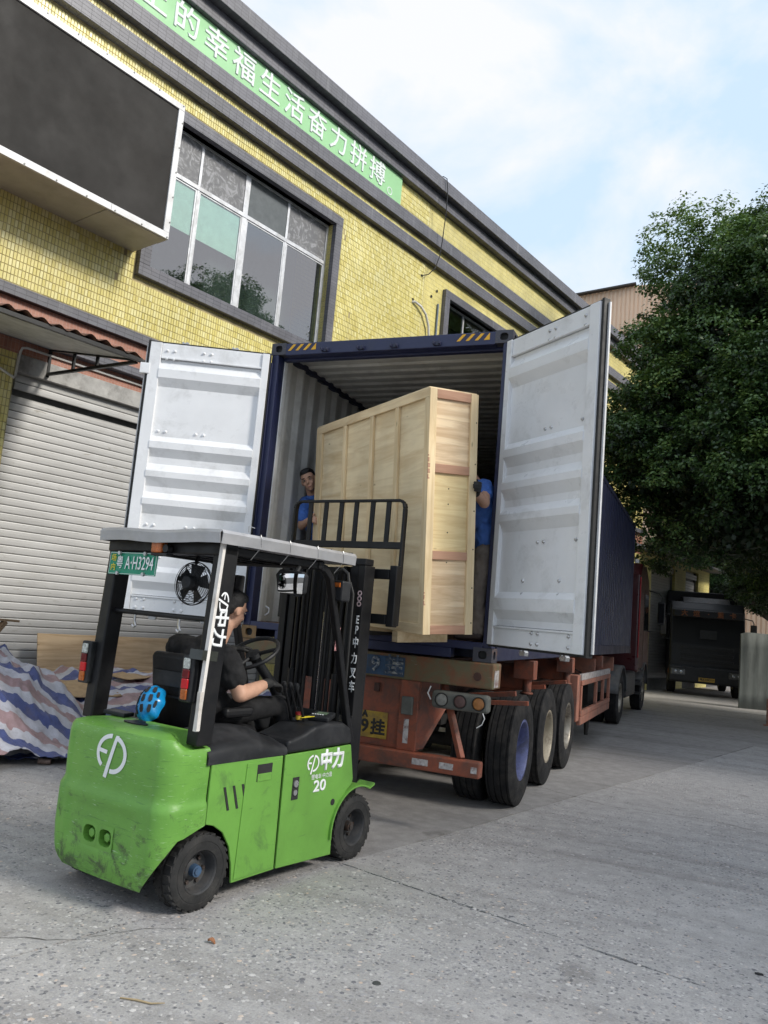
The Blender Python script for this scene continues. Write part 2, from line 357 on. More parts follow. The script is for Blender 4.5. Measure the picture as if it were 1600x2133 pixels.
def slab(n0, n1, t0, t1, mat, step=0.09):
    """concrete slab with worn, slightly ragged edges"""
    rnd = random.Random(int((n0 + 50) * 31 + (t0 + 90) * 17)); P = []
    def edge(a, b, nx):
        L_ = math.dist(a, b); k = max(2, min(160, int(L_ / step))); w = 0.0
        for i in range(k):
            f = i / k; w = 0.7 * w + rnd.uniform(-0.006, 0.006); j = w + rnd.uniform(-0.005, 0.003)
            P.append((a[0] + (b[0] - a[0]) * f + nx[0] * j, a[1] + (b[1] - a[1]) * f + nx[1] * j))
    g = 0.006
    n0 += g; n1 -= g; t0 += g; t1 -= g
    edge((n0, t0), (n1, t0), (0, -1)); edge((n1, t0), (n1, t1), (1, 0)); edge((n1, t1), (n0, t1), (0, 1)); edge((n0, t1), (n0, t0), (-1, 0))
    W = [NV * p[0] + TV * p[1] for p in P]; n = len(W); m = MB()
    top = [(w.x, w.y, 0.0) for w in W]; bot = [(w.x, w.y, -0.05) for w in W]
    m.add(top, [tuple(range(n))]); m.add(top + bot, [(k, n + k, n + (k + 1) % n, (k + 1) % n) for k in range(n)])
    return m.build('slab', mat, ground)
for (n0, n1, mm) in ((-5.75, 0.92, SMOOTH), (0.92, 6.9, AGG), (6.9, 14, AGG)):
    for (t0, t1) in ((-13, -1.1), (-1.1, 10.3), (10.3, 21.7), (21.7, 34)):
        slab(n0, n1, t0, t1, AGG if (t0 < -2 and n0 < 0) else (SMOOTH if (t0 > 10) else mm), 0.09 if t0 < 12 and n0 < 5 else 0.4)
# loose and half-bedded stone chips in the worn concrete near the camera
def chips():
    rng = np.random.default_rng(3); M = 420000
    xy = np.stack([rng.uniform(-3.0, 6.0, M), rng.uniform(-5.2, 7.0, M)], 1); dist = np.hypot(xy[:, 0] - CAM.x, xy[:, 1] - CAM.y)
    nn = xy @ np.array([NV.x, NV.y]); tt = xy @ np.array([TV.x, TV.y])
    # wear patches: the paste is worn off more in places
    pat = np.sin(xy[:, 0] * 1.9 + 1.3 * np.sin(xy[:, 1] * 1.1)) + np.sin(xy[:, 1] * 2.3 + 0.7 * np.sin(xy[:, 0] * 1.7 + 1))
    keep = ((nn > 0.95) | (tt < -1.13)) & (dist > 1.8) & (rng.random(M) < np.clip(0.62 + 0.28 * pat, 0.12, 1) * np.clip((3.4 / dist) ** 1.6, 0, 1))
    xy = xy[keep]; N = len(xy); r = rng.gamma(2.4, 0.0032, N) + 0.003; r = np.clip(r, 0.003, 0.021)
    ang = rng.random(N) * 2 * PI; k = 5
    V = np.zeros((N, k + 1, 3)); el = rng.uniform(0.5, 1.0, N)
    for j in range(k):
        a = 2 * PI * j / k; rr = r * rng.uniform(0.7, 1.2, N); px = np.cos(a) * rr; py = np.sin(a) * rr * el
        V[:, j, 0] = xy[:, 0] + px * np.cos(ang) - py * np.sin(ang); V[:, j, 1] = xy[:, 1] + px * np.sin(ang) + py * np.cos(ang); V[:, j, 2] = -0.001
    V[:, k, 0] = xy[:, 0] + rng.normal(size=N) * r * 0.2; V[:, k, 1] = xy[:, 1] + rng.normal(size=N) * r * 0.2; V[:, k, 2] = r * rng.uniform(0.10, 0.30, N)
    b0 = (np.arange(N) * (k + 1))[:, None, None]; tri = np.array([(j, (j + 1) % k, k) for j in range(k)])[None]; F = (b0 + tri).reshape(-1)
    me = bpy.data.meshes.new('stone_chips'); me.vertices.add(N * (k + 1)); me.vertices.foreach_set('co', V.astype(np.float32).ravel()); me.loops.add(len(F)); me.loops.foreach_set('vertex_index', F.astype(np.int32)); me.polygons.add(len(F) // 3); me.polygons.foreach_set('loop_start', np.arange(0, len(F), 3, dtype=np.int32)); me.polygons.foreach_set('loop_total', np.full(len(F) // 3, 3, dtype=np.int32)); me.update(calc_edges=True)
    at = me.attributes.new('tint', 'FLOAT', 'FACE'); at.data.foreach_set('value', np.repeat(rng.random(N), k).astype(np.float32))
    m, nt, b, A, L = _nodes('stone_chip'); an = A('ShaderNodeAttribute'); an.attribute_name = 'tint'
    cr = ramp(A, [(0.0, (0.14, 0.14, 0.15)), (0.25, (0.27, 0.265, 0.27)), (0.7, (0.38, 0.37, 0.365)), (0.94, (0.56, 0.54, 0.52)), (1.0, (0.54, 0.42, 0.33))]); L(an.outputs['Fac'], cr.inputs['Fac']); L(cr.outputs[0], b.inputs['Base Color']); b.inputs['Roughness'].default_value = 0.75
    me.materials.append(m); return tag(link('stone_chips', me), 'small grey and tan stone chips bedded in the worn concrete', 'gravel', kind='stuff')
chips()
def crack(pts, w):
    rnd = random.Random(len(pts)); P = []
    for a, b in zip(pts, pts[1:]):
        k = max(3, int(math.dist(a, b) / .05))
        P += [(a[0] + (b[0] - a[0]) * i / k + rnd.uniform(-.012, .012), a[1] + (b[1] - a[1]) * i / k + rnd.uniform(-.012, .012)) for i in range(k)]
    L_ = [(x, y - w * rnd.uniform(.2, 1), .0035) for x, y in P]; R_ = [(x, y + w * rnd.uniform(.2, 1), .0035) for x, y in P]; n = len(P)
    MB().add(L_ + R_, [(i, i + 1, n + i + 1, n + i) for i in range(n - 1)]).build('crack', EARTH, ground)
crack([(-.45, -3.55), (.05, -3.28), (.25, -2.95), (.48, -2.80)], .004); crack([(1.15, 2.6), (2.0, 2.15), (2.9, 2.3), (4.4, 1.7)], .005); crack([(2.2, 10.2), (2.5, 7.9), (3.2, 6.4)], .006); crack([(-1.9, .8), (-1.2, -.4), (-1.3, -1.6)], .004)

# ================================================================== FACTORY BUILDING
YEL = (0.70, 0.60, 0.20); YEL2 = (0.76, 0.67, 0.27)
TILEWALL = facade('yellow_tile_wall', YEL, YEL2, (0.36, 0.30, 0.14), 0.0475, 0.105, 0.32, 0.0035, (0.46, 0.39, 0.16))
GREYTILE = facade('grey_tile_band', (0.115, 0.115, 0.135), (0.14, 0.14, 0.16), (0.05, 0.05, 0.055), 0.15, 0.06, 0.45, 0.003, (0.24, 0.24, 0.25))
REDTILE = facade('red_tile_band', (0.36, 0.15, 0.10), (0.42, 0.19, 0.13), (0.42, 0.27, 0.22), 0.05, 0.11, 0.45, 0.003, (0.16, 0.08, 0.06))
GROUT = pm('tile_grout', (0.36, 0.30, 0.16), 0.9, var=0.3, vs=3, bp=0.2)
PLASTER = pm('grey_plaster', (0.36, 0.35, 0.33), 0.85, var=0.15, dirt=(0.12, 0.11, 0.1), dirt_amt=0.6, bp=0.15)
def tile_mat():
    m, nt, b, A, L = _nodes('yellow_glazed_tile'); an = A('ShaderNodeAttribute'); an.attribute_name = 'tint'; oi = A('ShaderNodeObjectInfo')
    ad = A('ShaderNodeMath'); ad.operation = 'ADD'; ad.use_clamp = True; L(an.outputs['Fac'], ad.inputs[0])
    # single tiles carry no attribute: their object random takes over
    L(oi.outputs['Random'], ad.inputs[1]); fr = A('ShaderNodeMath'); fr.operation = 'FRACT'; L(ad.outputs[0], fr.inputs[0])
    cr = ramp(A, [(0.0, (0.68, 0.59, 0.20)), (0.3, (0.73, 0.645, 0.245)), (0.7, (0.77, 0.69, 0.295)), (0.95, (0.80, 0.74, 0.37))]); L(fr.outputs[0], cr.inputs['Fac'])
    geo = A('ShaderNodeNewGeometry'); vs = A('ShaderNodeMapping'); vs.inputs['Scale'].default_value = (3, 3, 0.4); L(geo.outputs['Position'], vs.inputs['Vector'])
    st = noise(A, L, vs.outputs[0], 1.5, 7, 0.7); rs = ramp(A, [(0.55, (0, 0, 0)), (0.76, (0.5,) * 3)]); L(st, rs.inputs['Fac'])
    big = noise(A, L, geo.outputs['Position'], 0.7, 4); rb = ramp(A, [(0.32, (0.88, 0.88, 0.86)), (0.6, (1.04, 1.04, 1.04))]); L(big, rb.inputs['Fac'])
    c = mixc(A, L, rs.outputs[0], cr.outputs[0], (0.42, 0.34, 0.10)); c = mixc(A, L, 1.0, c, rb.outputs[0], 'MULTIPLY')
    L(c, b.inputs['Base Color']); b.inputs['Roughness'].default_value = 0.3
    bump(A, L, noise(A, L, geo.outputs['Position'], 40, 3), 0.08, 0.01, b); return m
TILE = tile_mat()
def bthing(name, label, cat, group=None): return thing(name, label, cat, (WALL_O.x, WALL_O.y, 0), (0, 0, WALL_ROT), group)
# local x runs along the wall, local -y points away from it
fac = bthing('factory_building', 'two-storey yellow tiled factory with grey bands, big window and roller shutters', 'building')
def cells(m, s0, s1, z0, z1, holes, y0=0.0, y1=0.3, mi=0):
    xs = sorted({s0, s1, *[h[0] for h in holes], *[h[1] for h in holes]}); zs = sorted({z0, z1, *[h[2] for h in holes], *[h[3] for h in holes]})
    for a, b in zip(xs, xs[1:]):
        run = None
        for c, d in zip(zs, zs[1:]):
            inside = any(h[0] <= a + 1e-6 and b <= h[1] + 1e-6 and h[2] <= c + 1e-6 and d <= h[3] + 1e-6 for h in holes)
            if not inside: run = (run[0], d) if run else (c, d)
            if inside or d == zs[-1]:
                if run: m.bb(a, b, y0, y1, run[0], run[1], mi)
                run = None
W1 = (1.02, 4.93, 6.60, 9.10); W2 = (8.93, 12.75, 6.60, 9.10)
S1 = (-0.70, 4.35, 0.0, 4.62); S3 = (23.10, 25.72, 0.0, 4.68); S4 = (27.0, 28.66, 0.0, 4.68)
m = MB(); cells(m, -6, 22.0, 5.42, 11.1, [W1, W2]); cells(m, -6, 22.0, 0, 5.42, [S1]); m.bb(-6, 22, 4.0, 4.3, 0, 11.1); m.bb(21.7, 22.0, 0.3, 4.0, 0, 11.1); m.bb(-6, 22, 0.3, 4.0, 10.8, 11.05)
wall = m.build('wall', TILEWALL, fac)
m = MB(); cells(m, 22.0, 30.2, 0, 4.85, [S3, S4], 0.0, 0.35); m.bb(29.9, 30.2, 0.35, 4, 0, 4.85)
lowwall = m.build('wall', TILEWALL, fac)
# glazed tiles: each one stands off the grouted wall
def tiles():
    pw, ph, tw, th = 0.0475, 0.105, 0.0432, 0.1005
    rows = []
    for z0, z1 in ((5.55, 9.62), (9.90, 10.09), (10.38, 11.02)):
        k = int((z1 - z0) / ph); off = (z1 - z0 - k * ph) / 2
        rows += [(z0 + off + i * ph, 0) for i in range(k)]
    pos = []
    for z, _ in rows:
        for i in range(int((8.0 + 1.8) / pw)):
            s = -1.8 + i * pw
            if 0.82 - tw < s < 5.10 and 6.36 < z + th and z < 9.32: continue
            if s < 0.6 and 6.85 < z < 8.6: continue
            pos.append((s, z))
    for i in range(23):
        for j in range(22): pos.append((-1.8 + i * pw, 2.3 + j * ph))
    pos = [p for p in pos if not (p[1] < 5 and p[0] > -0.75)]
    cw = [WALL_O + TV * p[0] + Vector((0, 0, p[1])) for p in pos]
    d = [(c - CAM).length for c in cw]
    fwd = [((c - CAM).dot(_r) / (c - CAM).dot(_f), (c - CAM).dot(_u) / (c - CAM).dot(_f)) for c in cw]
    vis = [i for i in range(len(pos)) if abs(fwd[i][0]) < 0.475 and abs(fwd[i][1]) < 0.63]
    near = set(sorted(vis, key=lambda i: d[i])[:300])
    rnd = random.Random(5)
    tm = MB(); b = 0.004
    def put(mb, s, z, dy):
        q = rnd.uniform(-0.0015, 0.0015)
        v = [(s, 0.003, z), (s + tw, 0.003, z), (s + tw, 0.003, z + th), (s, 0.003, z + th), (s + b, -0.008 + dy, z + b), (s + tw - b, -0.008 + dy + q, z + b), (s + tw - b, -0.008 + dy + q, z + th - b), (s + b, -0.008 + dy, z + th - b)]
        mb.add(v, [(4, 5, 6, 7), (0, 1, 5, 4), (1, 2, 6, 5), (2, 3, 7, 6), (3, 0, 4, 7)])
    put(tm, 0, 0, 0); tme = tm.mesh('tile', TILE)
    rest = MB(); n = 0
    for i, (s, z) in enumerate(pos):
        if i in near:
            o = bpy.data.objects.new('tile', tme); COL.objects.link(o); o.parent = wall; o.location = (s, 0, z); o.rotation_euler = (rnd.uniform(-.012, .012), 0, rnd.uniform(-.02, .02))
        elif rnd.random() > 0.004: put(rest, s, z, rnd.uniform(-0.002, 0.002)); n += 1
    me = rest.mesh('tile_field', TILE)
    at = me.attributes.new('tint', 'FLOAT', 'FACE'); at.data.foreach_set('value', np.repeat(np.random.rand(n), 5).astype(np.float32))
    tag(link('tile_field', me, wall), kind='stuff')
tiles()
# grouted backing so that the built tiles stand in front of plain grout
m = MB()
cells(m, -1.82, 8.0, 5.54, 11.02, [(0.85, 5.08, 6.38, 9.30)], -0.0005, 0.05); m.bb(-1.82, -0.703, -0.0005, 0.05, 2.28, 4.62)
m.build('grout_bed', GROUT, fac)
# grey tile bands and cornice
for nm, z0, z1, pr in (('band', 5.40, 5.545, 0.10), ('band', 9.63, 9.88, 0.13), ('band', 10.10, 10.37, 0.13), ('cornice', 11.03, 11.27, 0.16), ('cornice', 11.275, 11.56, 0.32)):
    MB().bb(-6, 22.05, -pr, 0.06, z0, z1).build(nm, GREYTILE, fac, 0.006)
MB().bb(-6, 22, -0.012, 0.05, 4.70, 5.398).build('red_band', REDTILE, fac)
MB().bb(-6, 22, -0.16, 0.05, 4.88, 5.0).build('band', GREYTILE, fac, 0.006)
MB().bb(-0.7, 4.35, -0.03, 0.29, 4.46, 4.698).build('lintel', PLASTER, fac, 0.006)
# windows
ALU = pm('window_aluminium', (0.62, 0.63, 0.65), 0.38, 0.3, var=0.08, dirt=(0.25, 0.24, 0.22), dirt_amt=0.4)
BLIND = pm('pale_green_blind', (0.60, 0.86, 0.72), 0.8, var=0.06)
ROOM = pm('dark_room', (0.09, 0.105, 0.10), 0.9)
def glassmat(name, tint, refl=0.0):
    m, nt, b, A, L = _nodes(name); nt.nodes.remove(b); out = nt.nodes['Material Output']
    tr = A('ShaderNodeBsdfTransparent'); tr.inputs[0].default_value = rgba(tint); gl = A('ShaderNodeBsdfGlossy'); gl.inputs['Roughness'].default_value = 0.015
    fr = A('ShaderNodeFresnel'); fr.inputs['IOR'].default_value = 1.6; ad = A('ShaderNodeMath'); ad.operation = 'ADD'; ad.use_clamp = True; ad.inputs[1].default_value = refl; L(fr.outputs[0], ad.inputs[0])
    tc = A('ShaderNodeTexCoord'); bn = A('ShaderNodeBump'); bn.inputs['Strength'].default_value = 0.02; L(noise(A, L, tc.outputs['Object'], 1.2, 2), bn.inputs['Height']); L(bn.outputs[0], gl.inputs['Normal']); L(bn.outputs[0], fr.inputs['Normal'])
    ge = A('ShaderNodeNewGeometry'); iv = A('ShaderNodeMath'); iv.operation = 'SUBTRACT'; iv.inputs[0].default_value = 1.0; L(ge.outputs['Backfacing'], iv.inputs[1]); mm_ = A('ShaderNodeMath'); mm_.operation = 'MULTIPLY'; L(ad.outputs[0], mm_.inputs[0]); L(iv.outputs[0], mm_.inputs[1])
    mx = A('ShaderNodeMixShader'); L(mm_.outputs[0], mx.inputs[0]); L(tr.outputs[0], mx.inputs[1]); L(gl.outputs[0], mx.inputs[2]); L(mx.outputs[0], out.inputs['Surface']); return m
GLASS = glassmat('window_glass', (0.86, 0.92, 0.90), 0.26)
def filmmat():
    m, nt, b, A, L = _nodes('peeling_window_film'); v = objvec(A, L, (1, 1, 1)); f = noise(A, L, v, 5, 5, 0.6, 2.6)
    r = ramp(A, [(0.40, (0.14, 0.14, 0.145)), (0.52, (0.18, 0.18, 0.18)), (0.60, (0.30, 0.30, 0.31))]); L(f, r.inputs['Fac']); L(r.outputs[0], b.inputs['Base Color']); b.inputs['Roughness'].default_value = 0.3; return m
FILM = filmmat(); GREYPANE = pm('grey_coated_pane', (0.12, 0.13, 0.13), 0.12, var=0.1)
def window(W, muls, tz, films, blinds):
    s0, s1, z0, z1 = W; sur = 0.185; rec = 0.10; fw = 0.045
    w = MB(); w.bb(s0, s1, rec, rec + .06, z0, z0 + fw); w.bb(s0, s1, rec, rec + .06, z1 - fw, z1); w.bb(s0, s0 + fw, rec + .001, rec + .059, z0 + fw, z1 - fw); w.bb(s1 - fw, s1, rec + .001, rec + .059, z0 + fw, z1 - fw)
    win = w.build('window', ALU, fac, 0.004)
    for a, b, c, d in ((s0 - sur, s1 + sur, z1, z1 + sur), (s0 - sur, s1 + sur, z0 - sur, z0)): MB().bb(a, b, -0.10, 0.28, c, d).build('surround', GREYTILE, win, 0.005)
    for a, b in ((s0 - sur, s0), (s1, s1 + sur)): MB().bb(a, b, -0.098, 0.28, z0, z1).build('surround', GREYTILE, win, 0.005)
    for c, wd in muls: MB().bb(c - wd / 2, c + wd / 2, rec + .004, rec + .056, z0 + fw, z1 - fw).build('mullion', ALU, win, 0.004)
    MB().bb(s0 + fw, s1 - fw, rec - .004, rec + .05, tz - 0.035, tz + 0.035).build('transom', ALU, win, 0.004)
    ed = [s0 + fw] + [x for c, wd in muls for x in (c - wd / 2, c + wd / 2)] + [s1 - fw]
    for k in range(0, len(ed), 2):
        a, b = ed[k], ed[k + 1]; j = k // 2
        ty = 0.0
        for (c, d, up) in ((z0 + fw, tz - .035, 0), (tz + .035, z1 - fw, 1)):
            if up == 0:   # sliding sash in its own thin frame
                f = MB(); q = .028; f.bb(a, b, rec + .012, rec + .045, c, c + q); f.bb(a, b, rec + .012, rec + .045, d - q, d); f.bb(a, a + q, rec + .0125, rec + .0445, c + q, d - q); f.bb(b - q, b, rec + .0125, rec + .0445, c + q, d - q)
                f.build('sash', ALU, win)
            mt = (films[j] if up else GLASS)
            MB().bb(a + .002, b - .002, rec + .02, rec + .026, c + .002, d - .002).build('pane', mt, win)
        if j in blinds: MB().bb(a, b, rec + .034, rec + .038, blinds[j], tz).build('blind', BLIND, win)
    MB().bb(s0, s1, 0.9, 0.92, z0, z1).build('room', ROOM, win); MB().bb(s0, s1, .3, .9, z0 - .02, z0).build('room', ROOM, win)
    return win
window(W1, [(1.86, .05), (2.86, .11), (3.86, .05)], 8.33, [FILM, FILM, GREYPANE, FILM], {0: 7.5, 1: 7.5})
window(W2, [(9.85, .05), (10.85, .11), (11.8, .05)], 8.33, [GLASS, GLASS, GLASS, GLASS], {1: 7.2, 2: 7.2})
# roller shutters
def shutmat():
    m, nt, b, A, L = _nodes('shutter_steel'); v = objvec(A, L, (0.8, 1, 1), True); f = noise(A, L, v, 1.2, 6, 0.6)
    r = ramp(A, [(0.3, (0.40, 0.395, 0.38)), (0.7, (0.50, 0.495, 0.48))]); L(f, r.inputs['Fac'])
    v2 = objvec(A, L, (2.0, 1, 9)); s = noise(A, L, v2, 1.8, 8, 0.7, 0.5); sr = ramp(A, [(0.60, (0, 0, 0)), (0.68, (0.7,) * 3)]); L(s, sr.inputs['Fac'])
    c = mixc(A, L, sr.outputs[0], r.outputs[0], (0.24, 0.22, 0.18))
    v3 = objvec(A, L, (3.0, 1, 16)); s3 = noise(A, L, v3, 2.2, 4, 0.6, 0.2); sr3 = ramp(A, [(0.66, (0, 0, 0)), (0.70, (0.7,) * 3)]); L(s3, sr3.inputs['Fac'])
    c = mixc(A, L, sr3.outputs[0], c, (0.30, 0.28, 0.25)); L(c, b.inputs['Base Color']); b.inputs['Roughness'].default_value = 0.5; b.inputs['Metallic'].default_value = 0.15; return m
SHUT = shutmat(); RAIL = pm('shutter_rail', (0.20, 0.20, 0.19), 0.5, 0.4); DARKGAP = pm('dark_gap', (0.02, 0.02, 0.02), 0.9)  # near-black painted in for shade in gaps and holes; also nail heads
def shutter(S, zb, zt, pitch, top):
    s0, s1 = S[0], S[1]; y = 0.16
    r = MB(); r.bb(s0, s0 + .05, y - .05, y + .04, zb, top); r.bb(s1 - .05, s1, y - .05, y + .04, zb, top); r.bb(s0, s1, y + .03, y + .06, zt, top)
    sh = r.build('shutter', RAIL, fac)
    MB().bb(s0 + .05, s1 - .05, y + .02, y + .028, zb, zt).build('backing', DARKGAP, sh)
    prof = [(0.012, 0.001), (-0.001, 0.004), (-0.0045, 0.014), (-0.006, 0.05), (-0.0045, 0.085), (-0.001, pitch - .007), (0.012, pitch - .004)]
    sm = MB().prism([(p[0], p[1]) for p in prof], (0, 0, 0), (0, 1, 0), (0, 0, 1), (s1 - s0 - .1, 0, 0), 0, False)
    me = sm.mesh('slat', SHUT)
    bm = bmesh.new(); bm.from_mesh(me); bmesh.ops.recalc_face_normals(bm, faces=bm.faces); bm.to_mesh(me); bm.free()
    z = zb
    while z + pitch <= zt + 1e-6:
        o = link('slat', me, sh, loc=(s0 + .05, y + random.uniform(-.001, .001), z)); z += pitch
    z = zt + 0.055
    while z + pitch <= top + 0.01:
        link('slat', me, sh, loc=(s0 + .05, y - .10, z)); z += pitch
    return sh
shutter(S1, 0.03, 4.19, 0.104, 4.46)
shutter(S3, 0.40, 4.30, 0.105, 4.66); shutter(S4, 0.40, 4.30, 0.105, 4.66)
for S in (S3, S4): MB().bb(S[0], S[1], 0.02, 0.33, 0, 0.395).build('shutter_sill', pm('sill_concrete', (0.12, 0.12, 0.115), 0.9, bp=.2) if 'sill_concrete' not in MATS else MATS['sill_concrete'], fac)
# single-storey far end: sheet roof and eave
ROOFSHEET = pm('grey_roof_sheet', (0.16, 0.17, 0.19), 0.6, 0.2, dirt=(0.25, 0.2, 0.15))
m = MB(); m.prism([(0, 4.86), (-0.7, 4.86), (-0.7, 4.93), (4.2, 5.75), (4.2, 5.68)], (22.0, 0, 0), (0, 1, 0), (0, 0, 1), (8.5, 0, 0)); m.build('roof', ROOFSHEET, fac)

# ------------------------------------------------------------------ things fixed to the facade
WHITEMETAL = pm('white_sheet_metal', (0.72, 0.72, 0.72), 0.4, var=0.05, dirt=(0.35, 0.33, 0.3), dirt_amt=0.35, ds=3)
SIGNFACE = pm('sign_face', (0.030, 0.028, 0.026), 0.7, var=0.12, vs=1.0, dirt=(0.040, 0.037, 0.034), dirt_amt=0.5, ds=0.8, spec=.2)
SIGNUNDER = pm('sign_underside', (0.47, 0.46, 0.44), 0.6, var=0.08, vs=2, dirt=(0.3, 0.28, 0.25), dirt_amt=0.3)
bb = bthing('billboard', 'large blank dark billboard in a white frame on the yellow wall', 'billboard')
x0, x1, z0, z1, dp = -5.0, 0.76, 6.73, 8.78, 0.85
MB().bb(x0, x1 - .02, -dp + .02, -dp + .04, z0 + .02, z1 - .02).build('panel', SIGNFACE, bb)
fwid = 0.095
for nm, a, b, c, d in (('frame_strip', x0, -0.17, z0, z0 + fwid), ('frame_strip', -0.167, x1, z0, z0 + fwid), ('frame_strip', x0, -0.9, z1 - fwid, z1), ('frame_strip', -0.897, x1, z1 - fwid, z1)):
    MB().bb(a, b, -dp - .004, -dp + .03, c, d).build(nm, WHITEMETAL, bb, 0.004)
MB().bb(x1 - fwid, x1, -dp - .003, -dp + .03, z0 + fwid + .002, z1 - fwid - .002).build('frame_strip', WHITEMETAL, bb, 0.004)
m = MB()
for i in range(14):
    for z in (z0 + .02, z1 - .02): m.cyl((x1 - .03 - i * .42, -dp - .012, z), (x1 - .03 - i * .42, -dp - .002, z), .011, n=8)
for i in range(5): m.cyl((x1 - .015, -dp - .012, z0 + .25 + i * .38), (x1 - .015, -dp - .002, z0 + .25 + i * .38), .011, n=8)
m.build('screw_row', RAIL, bb)
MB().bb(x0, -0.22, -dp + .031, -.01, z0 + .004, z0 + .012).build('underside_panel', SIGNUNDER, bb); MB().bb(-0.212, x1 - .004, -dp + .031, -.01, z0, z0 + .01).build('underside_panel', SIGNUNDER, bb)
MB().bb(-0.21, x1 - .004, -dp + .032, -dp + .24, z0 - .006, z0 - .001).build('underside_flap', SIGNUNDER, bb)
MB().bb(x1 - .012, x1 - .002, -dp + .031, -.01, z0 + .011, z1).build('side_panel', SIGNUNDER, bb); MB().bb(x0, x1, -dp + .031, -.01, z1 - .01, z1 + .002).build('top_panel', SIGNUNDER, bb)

GREEN = pm('banner_green', (0.29, 0.57, 0.28), 0.5, var=0.05, vs=1.0); WHITEP = pm('white_lettering', (0.72, 0.78, 0.76), 0.5, var=0.03)
ban = bthing('slogan_banner', 'long green slogan banner with white Chinese characters under the roof edge', 'banner')
MB().bb(-6, 6.83, -0.075, -0.055, 10.39, 11.02).build('banner_sheet', GREEN, ban)
for k, ch in enumerate('生上的幸福生活奋力拼搏'):
    c = 1.11 + 0.61 * (k - 2)
    text_obj('character', ch, 0.53, WHITEP, ban, frame_mat((c, -0.079, 10.70), (1, 0, 0), (0, 0, 1)), bold=0.009, depth=0.003)
m = MB(); m.lathe([(.085, -.003), (.085, .003), (.066, .003), (.066, -.003)], (6.43, -.079, 10.53), (0, -1, 0), 20, close=True); m.build('character', WHITEP, ban)

# awning on the left with its black steel bracket
RUST = pm('rusty_sheet', (0.17, 0.085, 0.06), 0.7, 0.2, var=0.3, dirt=(0.05, 0.035, 0.03)); BLACKSTEEL = pm('black_steel', (0.018, 0.018, 0.018), 0.45, 0.2)
AWNUNDER = pm('awning_underside', (0.42, 0.43, 0.43), 0.6, var=0.1, dirt=(0.2, 0.2, 0.2))
aw = bthing('awning', 'corrugated sheet awning on black steel brackets at the far left of the facade', 'awning')
def awf(o):
    return lambda u, v: (-4.6 + u * 4.32, -(0.05 + v * 2.1), 4.93 - .42 * v + o + 0.022 * math.sin(2 * PI * u * 4.32 / 0.19) + .012 * math.sin(u * 31))
m = MB(); m.grid(awf(0.0), 181, 3); m.grid(awf(-.006), 181, 3); m.build('sheet', RUST, aw, fix=False)
m = MB(); m.add([(-4.6, -.05, 4.885), (-.3, -.05, 4.885), (-.3, -2.05, 4.475), (-4.6, -2.05, 4.475)], [(0, 1, 2, 3)]); m.add([(-4.6, -.05, 4.88), (-.3, -.05, 4.88), (-.3, -2.05, 4.47), (-4.6, -2.05, 4.47)], [(3, 2, 1, 0)]); m.build('lining', AWNUNDER, aw, fix=False)
for s in (-.27, -2.4):
    m = MB(); m.bar((s, -.02, 4.89), (s, -2.13, 4.46), .04, .05); m.bar((s, -.02, 4.54), (s, -2.05, 4.445), .04, .04); m.bar((s, -.02, 4.5), (s, -.02, 4.92), .04, .04)
    for o in (.65, 1.2): m.bar((s, -o, 4.54 - .05 * o), (s, -o, 4.88 - .2 * o), .035, .035)
    m.build('bracket', BLACKSTEEL, aw, 0.003)
m = MB(); m.bar((-4.6, -2.12, 4.455), (-.25, -2.12, 4.455), .04, .05); m.bar((-.27, -2.1, 4.47), (.22, -2.2, 4.40), .035, .03); m.build('front_bar', BLACKSTEEL, aw, 0.003)

PVC = pm('white_pvc', (0.66, 0.65, 0.62), 0.4, var=0.06, dirt=(0.3, 0.28, 0.25), dirt_amt=0.4)
def pipe(name, pts, r, mat, label, cat, n=8):
    o = bthing(name, label, cat); MB().tube(pts, r, n).build('pipe_run', mat, o, fix=False); return o
pipe('conduit_pipe', [(4.2, -.035, 4.80), (1.2, -.035, 4.80), (-.60, -.035, 4.80), (-.66, -.035, 4.78), (-.68, -.035, 4.72), (-.70, -.035, 4.40), (-.72, -.05, 4.36), (-1.0, -.05, 4.46)], .017, PVC, 'thin white conduit running along the red band above the shutter', 'pipe')
pipe('drain_hose', [(7.62, -.0, 8.56), (7.66, -.05, 8.57), (7.85, -.08, 8.53), (8.05, -.08, 8.42), (8.2, -.07, 8.2), (8.27, -.06, 7.9), (8.28, -.06, 7.2)], .028, PVC, 'white hose bending down out of the yellow wall', 'hose')
pipe('conduit_pipe', [(8.56, -.03, 8.86), (8.56, -.03, 6.6)], .022, pm('blue_grey_conduit', (0.10, 0.14, 0.19), .5), 'short dark upright conduit beside the small window', 'pipe')
cp = [(7.88, -.02, 9.27), (7.95, -.14, 9.3), (8.1, -.2, 9.5), (8.2, -.22, 9.8), (8.22, -.25, 10.2), (8.2, -.30, 10.8), (8.12, -.36, 11.3), (8.05, -.36, 11.56), (8.0, -.3, 11.6), (7.9, -.05, 11.58)]
pipe('cable', cp, .011, BLACKSTEEL, 'thin black cable hanging from the roof edge into the wall', 'cable', 6)
m = MB()
for s, z in ((7.88, 9.27), (8.3, 8.95), (7.63, 8.62), (8.5, 9.15)): m.lathe([(.001, .0), (.03, .0), (.035, -.004)], (s, -.012, z), (0, 1, 0), 7)
m.build('wall_hole', DARKGAP, fac, fix=False)

